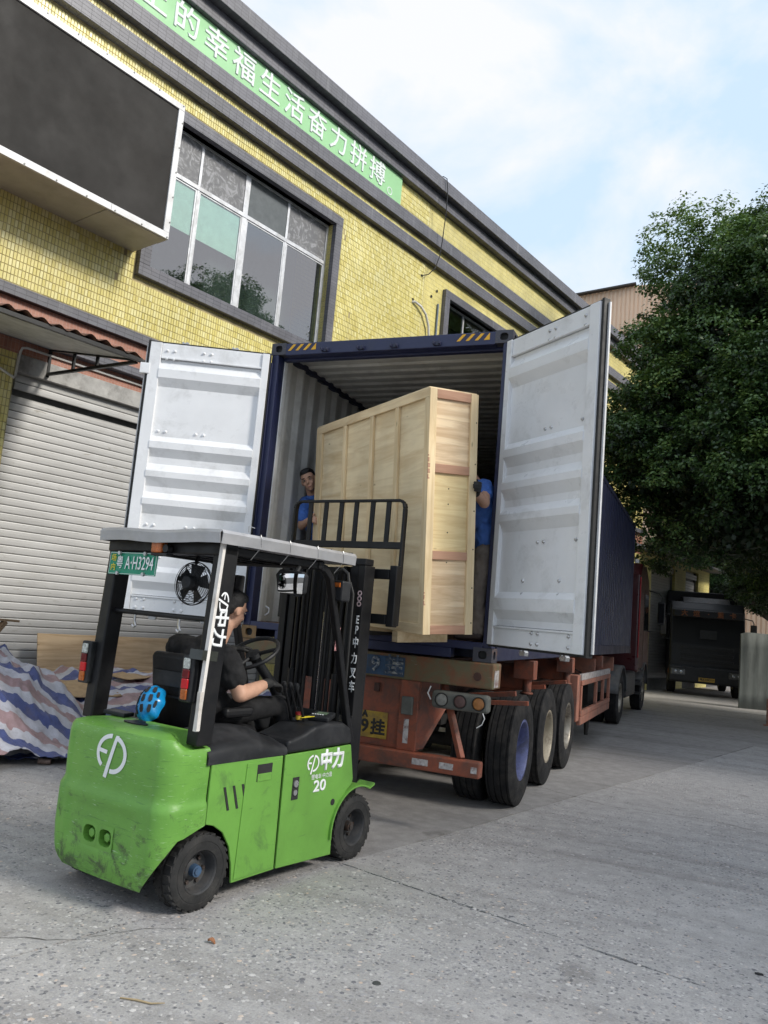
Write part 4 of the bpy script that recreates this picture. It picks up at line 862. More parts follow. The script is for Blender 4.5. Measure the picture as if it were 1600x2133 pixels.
# ================================================================== TRACTOR (red cab in front of the container)
REDP = pm('cab_red', (0.055, 0.007, 0.009), 0.35, var=.1, vs=1.5, coat=.2, dirt=(0.03, 0.012, 0.012), dirt_amt=.4); REDSTRIP = pm('red_reflector', (0.35, 0.025, 0.03), .35)
BLKPL = pm('black_plastic', (0.02, 0.02, 0.021), 0.55, var=.2, vs=12, bp=.06, bs=120, dirt=(0.05, 0.05, 0.05), dirt_amt=.4); GREYFEN = pm('grey_fender', (0.10, 0.105, 0.11), 0.6, var=.2, dirt=(0.17, 0.15, 0.13), dirt_amt=.6); DKGLASS = pm('dark_glass', (0.004, 0.005, 0.006), 0.05, var=.05, rvar=.02, spec=.4)
tk = thing('tractor_truck', 'dark red tractor truck coupled to the front of the container trailer', 'truck', (0, 10.6, 0), (0, 0, rad(-1.5)))
m = MB(); m.bb(-.45, -.37, -.9, 4.2, .75, 1.0); m.bb(.37, .45, -.9, 4.2, .75, 1.0); m.bb(-.5, .5, -.6, .5, 1.0, 1.2); m.build('frame', GREASE, tk)
for sx in (-1, 1): truck_wheel(tk, sx * 1.08, 0, sx, RIMS, .52); truck_wheel(tk, sx * .76, 0, sx, RIMS, .52)
for sx in (-1, 1): truck_wheel(tk, sx * 1.08, 4.15, sx, RIMS, .52)
def fender(y, x0, x1, r):
    f = MB(); n = 14; pts = [(y + r * math.cos(PI * (.04 + .92 * k / n)), .55 + r * math.sin(PI * (.04 + .92 * k / n))) for k in range(n + 1)]
    f.add([(x0, a, b) for a, b in pts] + [(x1, a, b) for a, b in pts], [(k, k + 1, n + 2 + k, n + 1 + k) for k in range(n)], 0, True)
    f.add([(x1, a, b) for a, b in pts] + [(x1, y + (a - y) * .93, .55 + (b - .55) * .93) for a, b in pts], [(k, k + 1, n + 2 + k, n + 1 + k) for k in range(n)], 0, True)
    o = f.build('fender', GREYFEN, tk); s = o.modifiers.new('t', 'SOLIDIFY'); s.thickness = .012; return o
for s in (-1, 1): fender(0, s * .62, s * 1.25, .62)
MB().bb(.7, 1.2, 1.0, 2.6, .45, 1.0).build('fuel_tank', BLKPL, tk, .06, seg=4); MB().bb(-1.2, -.7, 1.0, 2.6, .45, 1.0).build('battery_box', GREYFEN, tk, .03)
m = MB()
for z in (.42, .72, 1.0): m.bb(1.0, 1.25, 3.25, 3.75, z, z + .05)
m.build('step', BLKPL, tk, .01)
cab = [(2.75, .95), (2.75, 3.25), (3.0, 3.55), (4.0, 3.55), (4.75, 3.2), (5.0, 2.3), (5.05, .95)]
MB().prism(cab, (-1.22, 0, 0), (0, 1, 0), (0, 0, 1), (2.44, 0, 0)).build('cab', REDP, tk, .06, seg=4)
MB().prism([(3.75, 1.95), (3.75, 2.85), (4.55, 2.85), (4.78, 1.95)], (1.2205, 0, 0), (0, 1, 0), (0, 0, 1), (.008, 0, 0)).build('side_window', DKGLASS, tk)
MB().prism([(3.65, 1.0), (3.65, 2.95), (3.67, 2.95), (3.67, 1.0)], (1.221, 0, 0), (0, 1, 0), (0, 0, 1), (.004, 0, 0)).build('door_seam', DARKGAP, tk)
MB().bb(1.205, 1.228, 2.73, 2.76, 1.3, 3.2).build('reflector_strip', REDSTRIP, tk); MB().cyl((1.1, 2.8, 3.53), (1.1, 2.8, 3.62), .05, n=12).build('marker_lamp', WHITEMETAL, tk)
fender(4.15, .8, 1.26, .62); fender(4.15, -.8, -1.26, .62)
m = MB(); m.tube([(1.22, 4.75, 3.0), (1.45, 4.95, 2.95), (1.52, 5.0, 2.85), (1.52, 5.0, 2.0), (1.22, 4.9, 1.95)], .018, 8); mo = m.build('mirror', BLKPL, tk, fix=False); MB().bb(1.42, 1.60, 4.97, 5.08, 2.15, 2.75).build('mirror_housing', BLKPL, mo, .03); MB().bb(1.44, 1.58, 4.962, 4.969, 2.2, 2.7).build('mirror_glass', DKGLASS, mo)
MB().bb(-.4, .4, 2.5, 2.7, .95, 2.6).build('air_stack', GREASE, tk, .02)

# ================================================================== BLACK TRUCK parked behind on the right
TBLACK = pm('truck_black', (0.006, 0.0065, 0.008), 0.4, var=.1, spec=.35); TGREY = pm('truck_grille', (0.014, 0.015, 0.017), 0.45, .1, var=.15, spec=.35); CHROME = pm('dull_chrome', (0.30, 0.31, 0.32), 0.25, .9, var=.1); LAMPG = pm('headlamp_glass', (0.10, 0.105, 0.11), 0.15, .3, var=.2, vs=30); DIMOR = pm('dim_orange', (0.16, 0.055, 0.02), .6)
bt_ = thing('black_truck', 'dark lorry parked facing the camera under the tree', 'truck', (2.72, 23.6, 0), (0, 0, rad(186)))
# local +y is the truck's front, x to its left as seen by us
MB().prism([(-2.1, .55), (-2.1, 3.0), (-1.7, 3.28), (-.55, 3.22), (-.22, 2.95), (.0, 1.75), (.03, .6)], (-1.22, 0, 0), (0, 1, 0), (0, 0, 1), (2.44, 0, 0)).build('cab', TBLACK, bt_, .07, seg=4)
MB().prism([(-1.12, 1.80), (1.12, 1.80), (1.02, 2.62), (-1.02, 2.62)], (0, .035, 0), (1, 0, 0), (0, -.19, 1), (0, .012, .003)).build('windscreen', DKGLASS, bt_)
m = MB(); m.bb(-1.15, 1.15, -.10, .16, 2.66, 2.92); m.build('sun_visor', TBLACK, bt_, .04)
for k, ch in enumerate('大运·重卡'): text_obj('cab_mark', ch, .22, DIMOR, bt_, frame_mat((.78 - .39 * k, .162, 2.79), (-1, 0, 0), (0, 0, 1)), bold=.006, depth=.001)
MB().prism([(-1.9, 3.2), (-.5, 3.2), (-1.0, 3.42), (-1.8, 3.45)], (-.8, 0, 0), (0, 1, 0), (0, 0, 1), (1.6, 0, 0)).build('roof_deflector', TGREY, bt_, .04)
for z, hh in ((1.58, .10), (1.36, .09), (1.16, .09)): MB().bb(-.85, .85, .02, .07, z, z + hh).build('grille_bar', TGREY, bt_, .015)
MB().prism([(-1.2, 1.72), (1.2, 1.72), (1.16, 1.6), (.9, 1.58), (.86, 1.2), (1.16, 1.14), (1.2, 1.05), (-1.2, 1.05), (-1.16, 1.14), (-.86, 1.2), (-.9, 1.58), (-1.16, 1.6)], (0, .015, 0), (1, 0, 0), (0, 0, 1), (0, .02, 0)).build('front_panel', TGREY, bt_)
m = MB(); m.bb(-1.24, 1.24, -.35, .16, .42, .98); m.build('bumper', TGREY, bt_, .07, seg=4)
for s in (-1, 1):
    h = MB().bb(s * .93 - .24, s * .93 + .24, .08, .175, .66, .88).build('headlamp', LAMPG, bt_, .03)
    for q in (-.1, .08): MB().lathe([(.001, .012), (.05, .006), (.055, 0)], (s * .93 + q, .176, .77), (0, 1, 0), 16).build('reflector', CHROME, h)
    MB().bb(*sorted((s * 1.18, s * 1.245)), -.05, .10, .68, .86).build('turn_lamp', AMBER, bt_, .01)
    mo = MB().tube([(s * 1.2, -.15, 2.75), (s * 1.42, .02, 2.7), (s * 1.46, .05, 2.6), (s * 1.46, .05, 1.9), (s * 1.2, -.1, 1.85)], .018, 8).build('mirror', BLKPL, bt_, fix=False)
    MB().bb(s * 1.46 - .1, s * 1.46 + .1, .0, .09, 2.0, 2.55).build('mirror_housing', BLKPL, mo, .03)
    truck_wheel(bt_, s * 1.08, -.95, s, RIMS, .5); truck_wheel(bt_, s * 1.08, -5.0, s, RIMS, .5)
    MB().bb(*sorted((s * 1.221, s * 1.228)), -1.1, -.5, 1.9, 2.75).build('side_window', CHROME if s < 0 else DKGLASS, bt_)
MB().bb(-.26, .26, .162, .168, .50, .63).build('number_plate', PLATEY, bt_); text_obj('plate_mark', '粤A·C8Q17', .09, PLATEK, bt_, frame_mat((0, .1695, .565), (-1, 0, 0), (0, 0, 1)), bold=.002, depth=.0005)
MB().bb(-.30, .25, .03, .036, 1.95, 2.25).build('windscreen_sticker', TGREY, bt_)
MB().bb(-1.22, 1.22, -9.0, -2.25, 1.0, 3.7).build('cargo_body', TBLACK, bt_, .03); m = MB(); m.bb(-.5, .5, -9, -2, .6, .99); m.build('frame', GREASE, bt_)

# grey sheet panel and red post on the right edge
ASB = pm('weathered_grey_sheet', (0.17, 0.185, 0.17), 0.8, var=.12, vs=2, dirt=(0.10, 0.11, 0.10), dirt_amt=.5, stretch=(3, 3, .5))
gp = thing('fence_panel', 'weathered grey ribbed sheet panel standing upright beside the black truck', 'panel', (4.5, 19.9, 0), (rad(2), 0, rad(18)))
def gpf(u, v): 
    x = -.9 + 1.8 * u; z = 2.22 * v; return (x, .004 * math.sin(x * 21) + .03 * math.exp(-((x + .9) / .12) ** 2) * v, z + (-.05 * math.exp(-((x + .9) / .1) ** 2) if v > .9 else 0))
o = MB().grid(gpf, 61, 6).build('sheet', ASB, gp); s = o.modifiers.new('t', 'SOLIDIFY'); s.thickness = .02
m = MB(); m.bar((.6, .06, 0), (.6, .06, 2.0), .06, .06); m.bar((-.6, .06, 0), (-.6, .06, 2.0), .06, .06); m.bar((.6, .9, .0), (.6, .08, 1.5), .05, .05); m.build('support', CHASSIS, gp)
rp_ = thing('barrier_post', 'faded red steel post cut by the right edge of the view', 'post', (4.13, 14.5, 0))
MB().cyl((0, 0, 0), (0, 0, .62), .028, n=12).build('post', PINKOR, rp_); MB().tube([(0, 0, .6), (.15, .02, .62), (.9, .1, .62)], .022, 8).build('rail', PINKOR, rp_, fix=False); MB().cyl((0, 0, 0), (0, 0, .02), .09, n=16).build('foot_plate', PINKOR, rp_)

# ================================================================== FORKLIFT
FLG = scratched('forklift_green', (0.142, 0.345, 0.054), (0.05, 0.11, 0.04), 0.48, 0.6, (0.06, 0.12, 0.04), 0.6, 3.5)
def cw_paint():
    m, nt, b, A, L = _nodes('counterweight_green'); v = objvec(A, L, rnd=False)
    r = ramp(A, [(0.3, (0.112, 0.285, 0.045)), (0.7, (0.16, 0.375, 0.06))]); L(noise(A, L, v, 2.6, 6, .6), r.inputs['Fac']); c = r.outputs[0]
    # rubbed-off paint and rubber marks, thickest low down where it meets kerbs and walls
    sp = A('ShaderNodeSeparateXYZ'); tc = A('ShaderNodeTexCoord'); L(tc.outputs['Object'], sp.inputs[0])
    mr = A('ShaderNodeMapRange'); mr.inputs['From Min'].default_value = .60; mr.inputs['From Max'].default_value = .15; mr.inputs['To Min'].default_value = -.04; mr.inputs['To Max'].default_value = .10; L(sp.outputs[2], mr.inputs['Value'])
    ad = A('ShaderNodeMath'); L(noise(A, L, v, 7, 11, .76, .5), ad.inputs[0]); L(mr.outputs[0], ad.inputs[1]); rr = ramp(A, [(.57, (0, 0, 0)), (.67, (.85,) * 3)]); L(ad.outputs[0], rr.inputs['Fac']); c = mixc(A, L, rr.outputs[0], c, (0.045, 0.06, 0.03))
    v2 = objvec(A, L, (3, 3, 40), False); s_ = noise(A, L, v2, 2.6, 5, .6, .8); sr = ramp(A, [(.61, (0, 0, 0)), (.66, (.6,) * 3)]); L(s_, sr.inputs['Fac']); c = mixc(A, L, sr.outputs[0], c, (0.06, 0.17, 0.035))
    v3 = objvec(A, L, (5, 5, 60), False); s3 = noise(A, L, v3, 3.1, 3, .5, .3); sr3 = ramp(A, [(.665, (0, 0, 0)), (.70, (.6,) * 3)]); L(s3, sr3.inputs['Fac']); c = mixc(A, L, sr3.outputs[0], c, (0.42, 0.58, 0.36))
    L(c, b.inputs['Base Color']); b.inputs['Roughness'].default_value = .45; bump(A, L, noise(A, L, v, 14, 7, .65), .22, .012, b); return m
CWG = cw_paint()
FLBLK = pm('forklift_black_paint', (0.007, 0.007, 0.008), 0.45, var=.2, dirt=(0.022, 0.021, 0.020), dirt_amt=.4, bp=.03, spec=.3); FLPLAS = pm('forklift_plastic', (0.014, 0.015, 0.017), 0.52, var=.2, vs=5, bp=.06, bs=200, dirt=(0.045, 0.045, 0.047), dirt_amt=.5, ds=4, spec=.35)
SEATV = pm('seat_vinyl', (0.008, 0.008, 0.009), 0.55, var=.2, bp=.1, spec=.3); ALSHEET = pm('roof_sheet_aluminium', (0.44, 0.44, 0.45), 0.42, .5, var=.1, vs=4, dirt=(0.40, 0.39, 0.38), dirt_amt=.6); WTAPE = pm('white_strip', (0.70, 0.67, 0.63), .5, var=.06, dirt=(0.35, 0.3, 0.25), dirt_amt=.5)
STEELROD = pm('cylinder_rod', (0.38, 0.37, 0.35), .25, .9); HUBBLUE = pm('hub_blue', (0.045, 0.10, 0.19), .5, var=.2, dirt=(0.05, 0.05, 0.05)); FTYRE = pm('forklift_tyre', (0.016, 0.016, 0.016), 0.8, var=.2, vs=8, bp=.3, bs=30, dirt=(0.06, 0.056, 0.05), dirt_amt=.5, ds=5); FRIM = pm('forklift_rim', (0.045, 0.047, 0.05), .6, .2, var=.25, dirt=(0.11, 0.10, 0.09), dirt_amt=.5, ds=7)
WHITED = pm('white_decal', (0.78, 0.80, 0.80), .45, var=.03); PLGREEN = pm('plate_green', (0.0, 0.235, 0.13), .35, var=.04); PLYEL = pm('plate_yellow_letter', (0.75, 0.62, 0.03), .5)
LENSR = emis('lit_red_lens', (0.33, 0.006, 0.010), .25); LENSRD = pm('red_lens', (0.13, 0.010, 0.012), .2); LENSW = pm('clear_lens', (0.5, 0.52, 0.48), .15, var=.3, vs=60); LENSA = pm('orange_lens', (0.42, 0.11, 0.02), .3, var=.2, vs=30)
FL_O = (-0.1724, -2.5290, 0.0); FL_R = rad(-11.2)
fl = thing('forklift', 'green electric forklift with a black mast and metal sheet roof', 'forklift', FL_O, (0, 0, FL_R))
# counterweight
EZ = [(.0, .05), (.13, .035), (.20, .012), (.35, 0), (.545, 0), (.575, .002), (.592, .016), (.62, .020), (.74, .016), (.88, .016), (.915, .022), (.935, .034), (.947, .055), (.953, .085), (.955, .13)]
def ez(z):
    for (a, b), (c, d) in zip(EZ, EZ[1:]):
        if z <= c: return b + (d - b) * max(0, (z - a)) / (c - a)
    return EZ[-1][1]
HWID, REARY, CRAD = .514, -.315, .125; LSC = .90
def cw_pt(q, z):
    """q 0..1 along the plan outline, right side -> rear -> left side"""
    e = ez(z); w = HWID - e * .75; ry = REARY + e; r = CRAD; s1 = -(ry + r); arc = PI / 2 * r; flat = 2 * (w - r); T = 2 * s1 + 2 * arc + flat; d = q * T
    if d <= s1: return (w, -d, z, 0)
    d -= s1
    if d <= arc: a = d / r; return (w - r + r * math.cos(a), ry + r - r * math.sin(a), z, d / arc)
    d -= arc
    if d <= flat: x = w - r - d; return (x if x > 0 else x * LSC, ry + .012 * (1 - (1 - (x / (w - r)) ** 2)) - .006, z, 1)
    d -= flat
    if d <= arc: a = d / r; return ((-(w - r) - r * math.sin(a)) * LSC, ry + r - r * math.cos(a), z, 1 - d / arc)
    d -= arc; return (-w * LSC, -(s1 - d), z, 0)
def cw_zb(q):
    x, y, z, c = cw_pt(q, .3)
    if c <= 0: return .463 - .05 * min(1, -y / .16)
    return .413 - .285 * (c ** 1.25)
cwq = 81; cwk = 34
def cw_fn(u, v):
    zb = cw_zb(u); zz = cw_pt(u, .5); zt = .955 - .06 * (1 - min(1, max(0, zz[3] * 2.2))) * (1 if zz[0] > 0 else .3)
    z = zb + (zt - zb) * v; p = cw_pt(u, z if zt > .95 else z + (.955 - zt) * max(0, (v - .55) / .45)); z0 = z
    if zz[3] > .9:   # shallow pressed field around the tow pins
        ss = lambda a, b, t: (lambda q: q * q * (3 - 2 * q))(min(1, max(0, (t - a) / (b - a))))
        k = ss(.27, .30, z) * (1 - ss(.50, .525, z)) * (1 - ss(.27, .31, abs(p[0]))); return (p[0], p[1] + .012 * k, z0)
    return (p[0], p[1], z0)
m = MB(); m.grid(cw_fn, cwq, cwk)
kf = [i for i, f in enumerate(m.f) if not (lambda c: .012 < abs(c[0]) < .124 and .305 < c[1] < .399 and c[2] < -.25)((sum(m.v[j][0] for j in f) / 4, sum(m.v[j][2] for j in f) / 4, sum(m.v[j][1] for j in f) / 4))]
m.f = [m.f[i] for i in kf]; m.m = [m.m[i] for i in kf]; m.s = [m.s[i] for i in kf]
top = [cw_fn(i / (cwq - 1), 1.0) for i in range(cwq)]
m.add(top + [(t[0] * .9, max(t[1], -.20) * .4, .955) for t in top], [(i, i + 1, cwq + i + 1, cwq + i) for i in range(cwq - 1)]); m.add([(t[0] * .9, max(t[1], -.20) * .4, .955) for t in top], [tuple(range(cwq))]); bot = [cw_fn(i / (cwq - 1), 0.0) for i in range(cwq)]
m.add(bot + [(b[0] * .86, b[1] * .75 + .02, b[2] + .01) for b in bot], [(i, i + 1, cwq + i + 1, cwq + i) for i in range(cwq - 1)], 1)
m.bb(-.30, .30, -.20, .0, .2, .93, 1)
cw = m.build('counterweight', [CWG, FLBLK], fl, fix=True)
def on_rear(x, z, off=.004):
    e = ez(z); ry = REARY + e; w = HWID - e * .75; xx = min(1, abs(x) / (w - CRAD)); return (x, ry + .012 * xx * xx - .006 - off, z)
# two tow-pin recesses with bolts, dark filler cap on top
FLGSHADE = pm('recess_green_shade', (0.03, 0.08, 0.018), .6, var=.3, dirt=(0.03, 0.04, 0.02))  # darker copy of the body green, painting the shade inside the recesses
for x in (-.068, .068):
    r_ = MB(); c = on_rear(x, .352, 0); y_ = c[1] + .012; r_.hole_plate((x - .067, y_ - .002, .285), (1, 0, 0), (0, 0, 1), .134, .134, .108, .092, .07, 0, 1); ro = r_.build('tow_recess', [FLG, FLGSHADE], cw)
    MB().cyl((x, y_ + .012, .352), (x, y_ + .066, .352), .026, n=6).build('recess_bolt', FLG, ro, .003); MB().cyl((x, y_ + .045, .352), (x, y_ + .066, .352), .038, n=14).build('recess_washer', FLGSHADE, ro)
MB().cyl((-.03, -.10, .950), (-.03, -.10, .962), .05, n=20).build('filler_cap', FLPLAS, cw); m = MB(); m.prism([(.10 * math.cos(t) * (1 if abs(math.cos(t)) < .6 else 1), .035 * math.sin(t)) for t in [2 * PI * k / 24 for k in range(24)]], (0, -.135, .951), (1, 0, 0), (0, 1, 0), (0, 0, .012)); m.build('cover_cap', FLPLAS, cw)
def ep_logo(mb, mp, S):
    """ring-shaped E joined to a slanted P; mp maps logo plane (x right, y up, unit = height) to 3D"""
    def strip(a, b):
        n = len(a); mb.add([mp(*p) for p in a] + [mp(*p) for p in b], [(i, i + 1, n + i + 1, n + i) for i in range(n - 1)])
    def arc(cx, cy, rx, ry, a0, a1, w, n=18):
        t = [rad(a0 + (a1 - a0) * k / n) for k in range(n + 1)]
        strip([(cx + rx * math.cos(q), cy + ry * math.sin(q)) for q in t], [(cx + (rx - w) * math.cos(q), cy + (ry - w) * math.sin(q)) for q in t])
    arc(-.02, .05, .48, .43, 92, 232, .10)
    seg = lambda p, q, n=14: [(p[0] + (q[0] - p[0]) * k / n, p[1] + (q[1] - p[1]) * k / n) for k in range(n + 1)]
    strip(seg((-.43, .13), (-.13, .10)), seg((-.43, .04), (-.15, .01)))
    strip(seg((.09, .46), (-.20, -.50)), seg((.19, .46), (-.09, -.52)))
    arc(.06, .03, .45, .43, 74, -98, .10)
m = MB(); ep_logo(m, lambda x, y: on_rear(.03 + x * .255, .792 + y * .245), 1); m.build('maker_mark', WHITED, cw, fix=False)
# body core
m = MB(); m.bb(-.30, .30, .0, 1.40, .14, .78); m.bb(-.497, .497, .28, 1.17, .12, .78); m.bb(-.497, .497, .0, 1.36, .48, .785); m.build('chassis', FLBLK, fl)
SP = [(.006, .795), (.622, .787), (.634, .103), (.262, .100), (.248, .20), (.215, .31), (.15, .40), (.07, .450), (.006, .466)]
FP = [(.642, .787), (1.346, .797), (1.405, .56), (1.395, .525), (1.34, .49), (1.275, .42), (1.23, .33), (1.21, .22), (1.215, .083), (.650, .103)]
for s in (-1, 1):
    a = MB().prism(SP, (s * .498, 0, 0), (0, 1, 0), (0, 0, 1), (s * .016, 0, 0)).build('side_panel', FLG, fl, .005)
    MB().prism([(.295, .770), (.598, .766), (.612, .118), (.275, .118)], (s * .5142, 0, 0), (0, 1, 0), (0, 0, 1), (s * .005, 0, 0)).build('panel_cover', FLG, a, .003)
    b = MB().prism(FP, (s * .498, 0, 0), (0, 1, 0), (0, 0, 1), (s * .018, 0, 0)).build('side_panel', FLG, fl, .005)
    if s > 0:
        for k in range(3):
            y = .115 + k * .075; MB().prism([(y, .655), (y + .018, .655), (y + .065, .52), (y + .047, .52)], (.5145, 0, 0), (0, 1, 0), (0, 0, 1), (.0025, 0, 0)).build('vent_slot_shade', DARKGAP, a)  # dark plates on the panel stand in for the shade inside the slots
        MB().bb(.519, .5205, .385, .52, .655, .755).build('handle_recess_shade', DARKGAP, a, .006); MB().bb(.5208, .524, .39, .515, .655, .70).build('handle_lip', FLG, a, .003)  # flat dark plate paints the shaded hollow behind the handle lip
        MB().bb(.5162, .518, .735, .80, .50, .64).build('latch_recess_shade', DARKGAP, b); MB().cyl((.518, .765, .60), (.526, .765, .60), .022, n=12).build('latch', BOLT, b); MB().cyl((.518, .765, .545), (.524, .765, .545), .018, n=12).build('latch', BOLT, b)  # dark plate behind the latch stands in for recess shade
        MB().cyl((.516, 1.185, .430), (.5185, 1.185, .430), .022, n=16).build('round_hole_shade', DARKGAP, b)  # dark disc on the surface paints the shade of a hole
        m = MB(); ep_logo(m, lambda x, y: (.5185, .930 + x * .125, .705 + y * .125), 1); m.build('maker_mark', WHITED, b, fix=False)
        text_obj('maker_mark', '中力', .135, WHITED, b, frame_mat((.5185, 1.135, .710), (0, 1, 0), (0, 0, 1)), bold=.007, depth=.0005)
        text_obj('maker_mark', '锂电车·中力造', .036, WHITED, b, frame_mat((.5185, 1.035, .618), (0, 1, 0), (0, 0, 1)), depth=.0005); text_obj('capacity_mark', '20', .10, WHITED, b, frame_mat((.5185, 1.02, .555), (0, 1, 0), (0, 0, 1)), bold=.003, depth=.0005, sx=1.35)
    n = 16; pts = [(1.47 + .30 * math.cos(rad(a)), .226 + .285 * math.sin(rad(a))) for a in [62 + (188 - 62) * k / n for k in range(n + 1)]]
    inn = [(1.47 + .288 * math.cos(rad(a)), .226 + .274 * math.sin(rad(a))) for a in [62 + (188 - 62) * k / n for k in range(n + 1)]]
    f = MB(); f.prism([(1.66, .505), (1.66, .488)] + inn[:1] + inn[1:] + pts[::-1], (s * .40, 0, 0), (0, 1, 0), (0, 0, 1), (s * .135, 0, 0)); f.build('front_fender', FLG, fl)
# black plastic covers
cov = [(-.03, .79), (-.03, .935), (.10, .962), (.25, .975), (.40, .972), (.52, .94), (.60, .905), (.655, .885), (.655, .79)]
con = [(.66, .79), (.66, .872), (.72, .880), (.82, .905), (.93, .945), (1.08, .960), (1.25, .950), (1.335, .91), (1.362, .80)]
for s in (-1, 1):
    def cvf(u, v, s=s):
        y = -.03 + .685 * u; h = .93 + .035 * math.sin(PI * min(1, u * 1.15)) - .05 * max(0, u - .7) / .3; k = h - .79
        P = [(.516, .79), (.5155, .79 + .30 * k), (.507, .79 + .46 * k), (.48, .79 + .60 * k), (.445, .79 + .70 * k), (.40, .79 + .86 * k), (.36, .79 + .97 * k), (.31, h), (.20, h)]
        t = v * (len(P) - 1); i = min(int(t), len(P) - 2); f_ = t - i; return (s * (P[i][0] * (1 - f_) + P[i + 1][0] * f_), y, P[i][1] * (1 - f_) + P[i + 1][1] * f_)
    m = MB(); m.grid(cvf, 25, 17)
    for e in (0, 24): pass
    m.prism([(.20, .79), (.516, .79), (.5155, .83), (.48, .872), (.40, .91), (.31, .928), (.20, .928)], (0, -.03, 0), (s, 0, 0), (0, 0, 1), (0, .002, 0)); m.prism([(.20, .79), (.516, .79), (.5155, .82), (.48, .85), (.40, .872), (.31, .888), (.20, .888)], (0, .653, 0), (s, 0, 0), (0, 0, 1), (0, .002, 0))
    m.build('side_cover', FLPLAS, fl, fix=True)
    co = MB().prism(con, (s * .19, 0, 0), (0, 1, 0), (0, 0, 1), (s * .325, 0, 0)).build('console', FLPLAS, fl, .024, seg=4)
    if s > 0:
        MB().box((.40, 1.13, .985), (.15, .16, .035), (rad(8), 0, rad(18))).build('display', FLPLAS, co, .01); d = MB().box((.395, 1.14, 1.004), (.075, .06, .004), (rad(8), 0, rad(18))).build('display_screen', pm('lcd_green', (0.14, 0.20, 0.13), .25), co)
        MB().box((.37, 1.015, .985), (.035, .12, .003), (rad(5), 0, rad(-20))).build('yellow_sticker', pm('sticker_yellow', (0.75, 0.60, 0.03), .5), co); e = MB(); e.cyl((.33, .965, .965), (.33, .965, .995), .022, n=14, mi=1); e.cyl((.33, .965, .995), (.33, .965, 1.012), .027, n=14); e.build('stop_button', [pm('stop_red', (0.30, 0.02, 0.02), .45), pm('stop_collar', (0.5, 0.35, 0.03), .5)], co)
        for k in range(5): MB().box((.36 + k * .017, 1.075 + k * .006, 1.002), (.010, .010, .004)).build('button', WHITED, co)
m = MB(); m.bb(-.19, .19, -.03, .66, .70, .80); m.build('hood', FLPLAS, fl, .02); m = MB(); m.bb(-.48, .48, 1.28, 1.40, .45, .90); m.bb(-.19, .19, .7, 1.28, .42, .45); m.build('cowl', FLPLAS, fl, .02)
# seat
MB().prism([(.17, .80), (.17, .90), (.24, .935), (.55, .945), (.66, .92), (.68, .86), (.66, .80)], (-.25, 0, 0), (0, 1, 0), (0, 0, 1), (.5, 0, 0)).build('seat_cushion', SEATV, fl, .035, seg=4)
sb = MB().prism([(.20, .90), (.165, 1.10), (.13, 1.33), (.145, 1.365), (.20, 1.36), (.255, 1.28), (.27, 1.12), (.275, .90)], (-.25, 0, 0), (0, 1, 0), (0, 0, 1), (.5, 0, 0)).build('seat_back', SEATV, fl, .03, seg=4)
m = MB(); m.bb(-.235, .235, .145, .16, 1.09, 1.10); m.bb(-.20, .20, .128, .150, 1.16, 1.25); m.build('seat_back_trim', FLPLAS, sb); MB().bb(.24, .30, .30, .55, 1.0, 1.06).build('arm_rest', SEATV, fl, .02)
# steering
st = MB().tube([(0, 1.28, .85), (0, 1.05, 1.15), (0, .83, 1.34)], .035, 10).build('steering_column', FLPLAS, fl, fix=False)
sw = Matrix.Translation((0, .80, 1.375)) @ Euler((rad(34), 0, 0)).to_matrix().to_4x4()
w = MB(); w.tube([sw @ Vector((.185 * math.cos(t), .185 * math.sin(t), 0)) for t in [2 * PI * k / 40 for k in range(40)]], .014, 8, closed=True)
for a in (25, 155, 270): w.tube([sw @ Vector((0, 0, -.015)), sw @ Vector((.18 * math.cos(rad(a)), .18 * math.sin(rad(a)), 0))], .013, 6)
w.lathe([(.001, .01), (.05, .0), (.055, -.03)], sw @ Vector((0, 0, 0)), (sw.to_3x3() @ Vector((0, 0, 1))), 18); w.build('steering_wheel', FLPLAS, st, fix=False)
for k in range(3):
    l = MB(); x = .25 + .055 * k; l.tube([(x, 1.0, .93), (x, .93, 1.08), (x - .005, .885, 1.17)], .009, 6); lo = l.build('lever', FLBLK, fl, fix=False); MB().lathe([(.001, .03), (.014, .022), (.018, 0), (.012, -.022), (.001, -.028)], (x - .005, .882, 1.185), (0, -.3, 1), 12).build('lever_knob', FLPLAS, lo)
# overhead guard
def post(x0, x1, y0, y1, yt0, yt1, z0, z1):
    m = MB(); v = [(x0, y0, z0), (x1, y0, z0), (x1, y1, z0), (x0, y1, z0), (x0, yt0, z1), (x1, yt0, z1), (x1, yt1, z1), (x0, yt1, z1)]
    return m.add(v, [(0, 3, 2, 1), (4, 5, 6, 7), (0, 1, 5, 4), (1, 2, 6, 5), (2, 3, 7, 6), (3, 0, 4, 7)]).build('guard_post', FLBLK, fl, .012, seg=3)
pl_ = post(-.51, -.415, -.135, -.02, -.085, .03, .93, 2.03); pr_ = post(.425, .52, -.135, -.02, -.085, .03, .90, 2.03)
for s in (-1, 1):
    m = MB(); m.tube([(s * .475, 1.385, .80), (s * .475, 1.34, .90), (s * .475, 1.13, 1.50), (s * .475, .97, 1.93), (s * .475, .90, 1.99), (s * .475, .78, 2.005), (s * .475, .0, 2.005)], .034, 4); m.build('guard_rail', FLBLK, fl, .006, fix=False)
MB().bb(-.51, .52, -.10, .02, 1.965, 2.048).build('rear_beam', FLBLK, fl, .012); MB().bb(-.51, .51, .80, .86, 1.975, 2.035).build('front_beam', FLBLK, fl, .012)
for k in range(5): MB().bb(-.32 + k * .16 - .012, -.32 + k * .16 + .012, .021, .80, 1.99, 2.03).build('roof_bar', FLBLK, fl)
def roof_pt(u, v): return (-.505 + 1.06 * u, -.165 + 1.30 * v, 2.105 + .006 * math.sin(u * 9) + .008 * v)
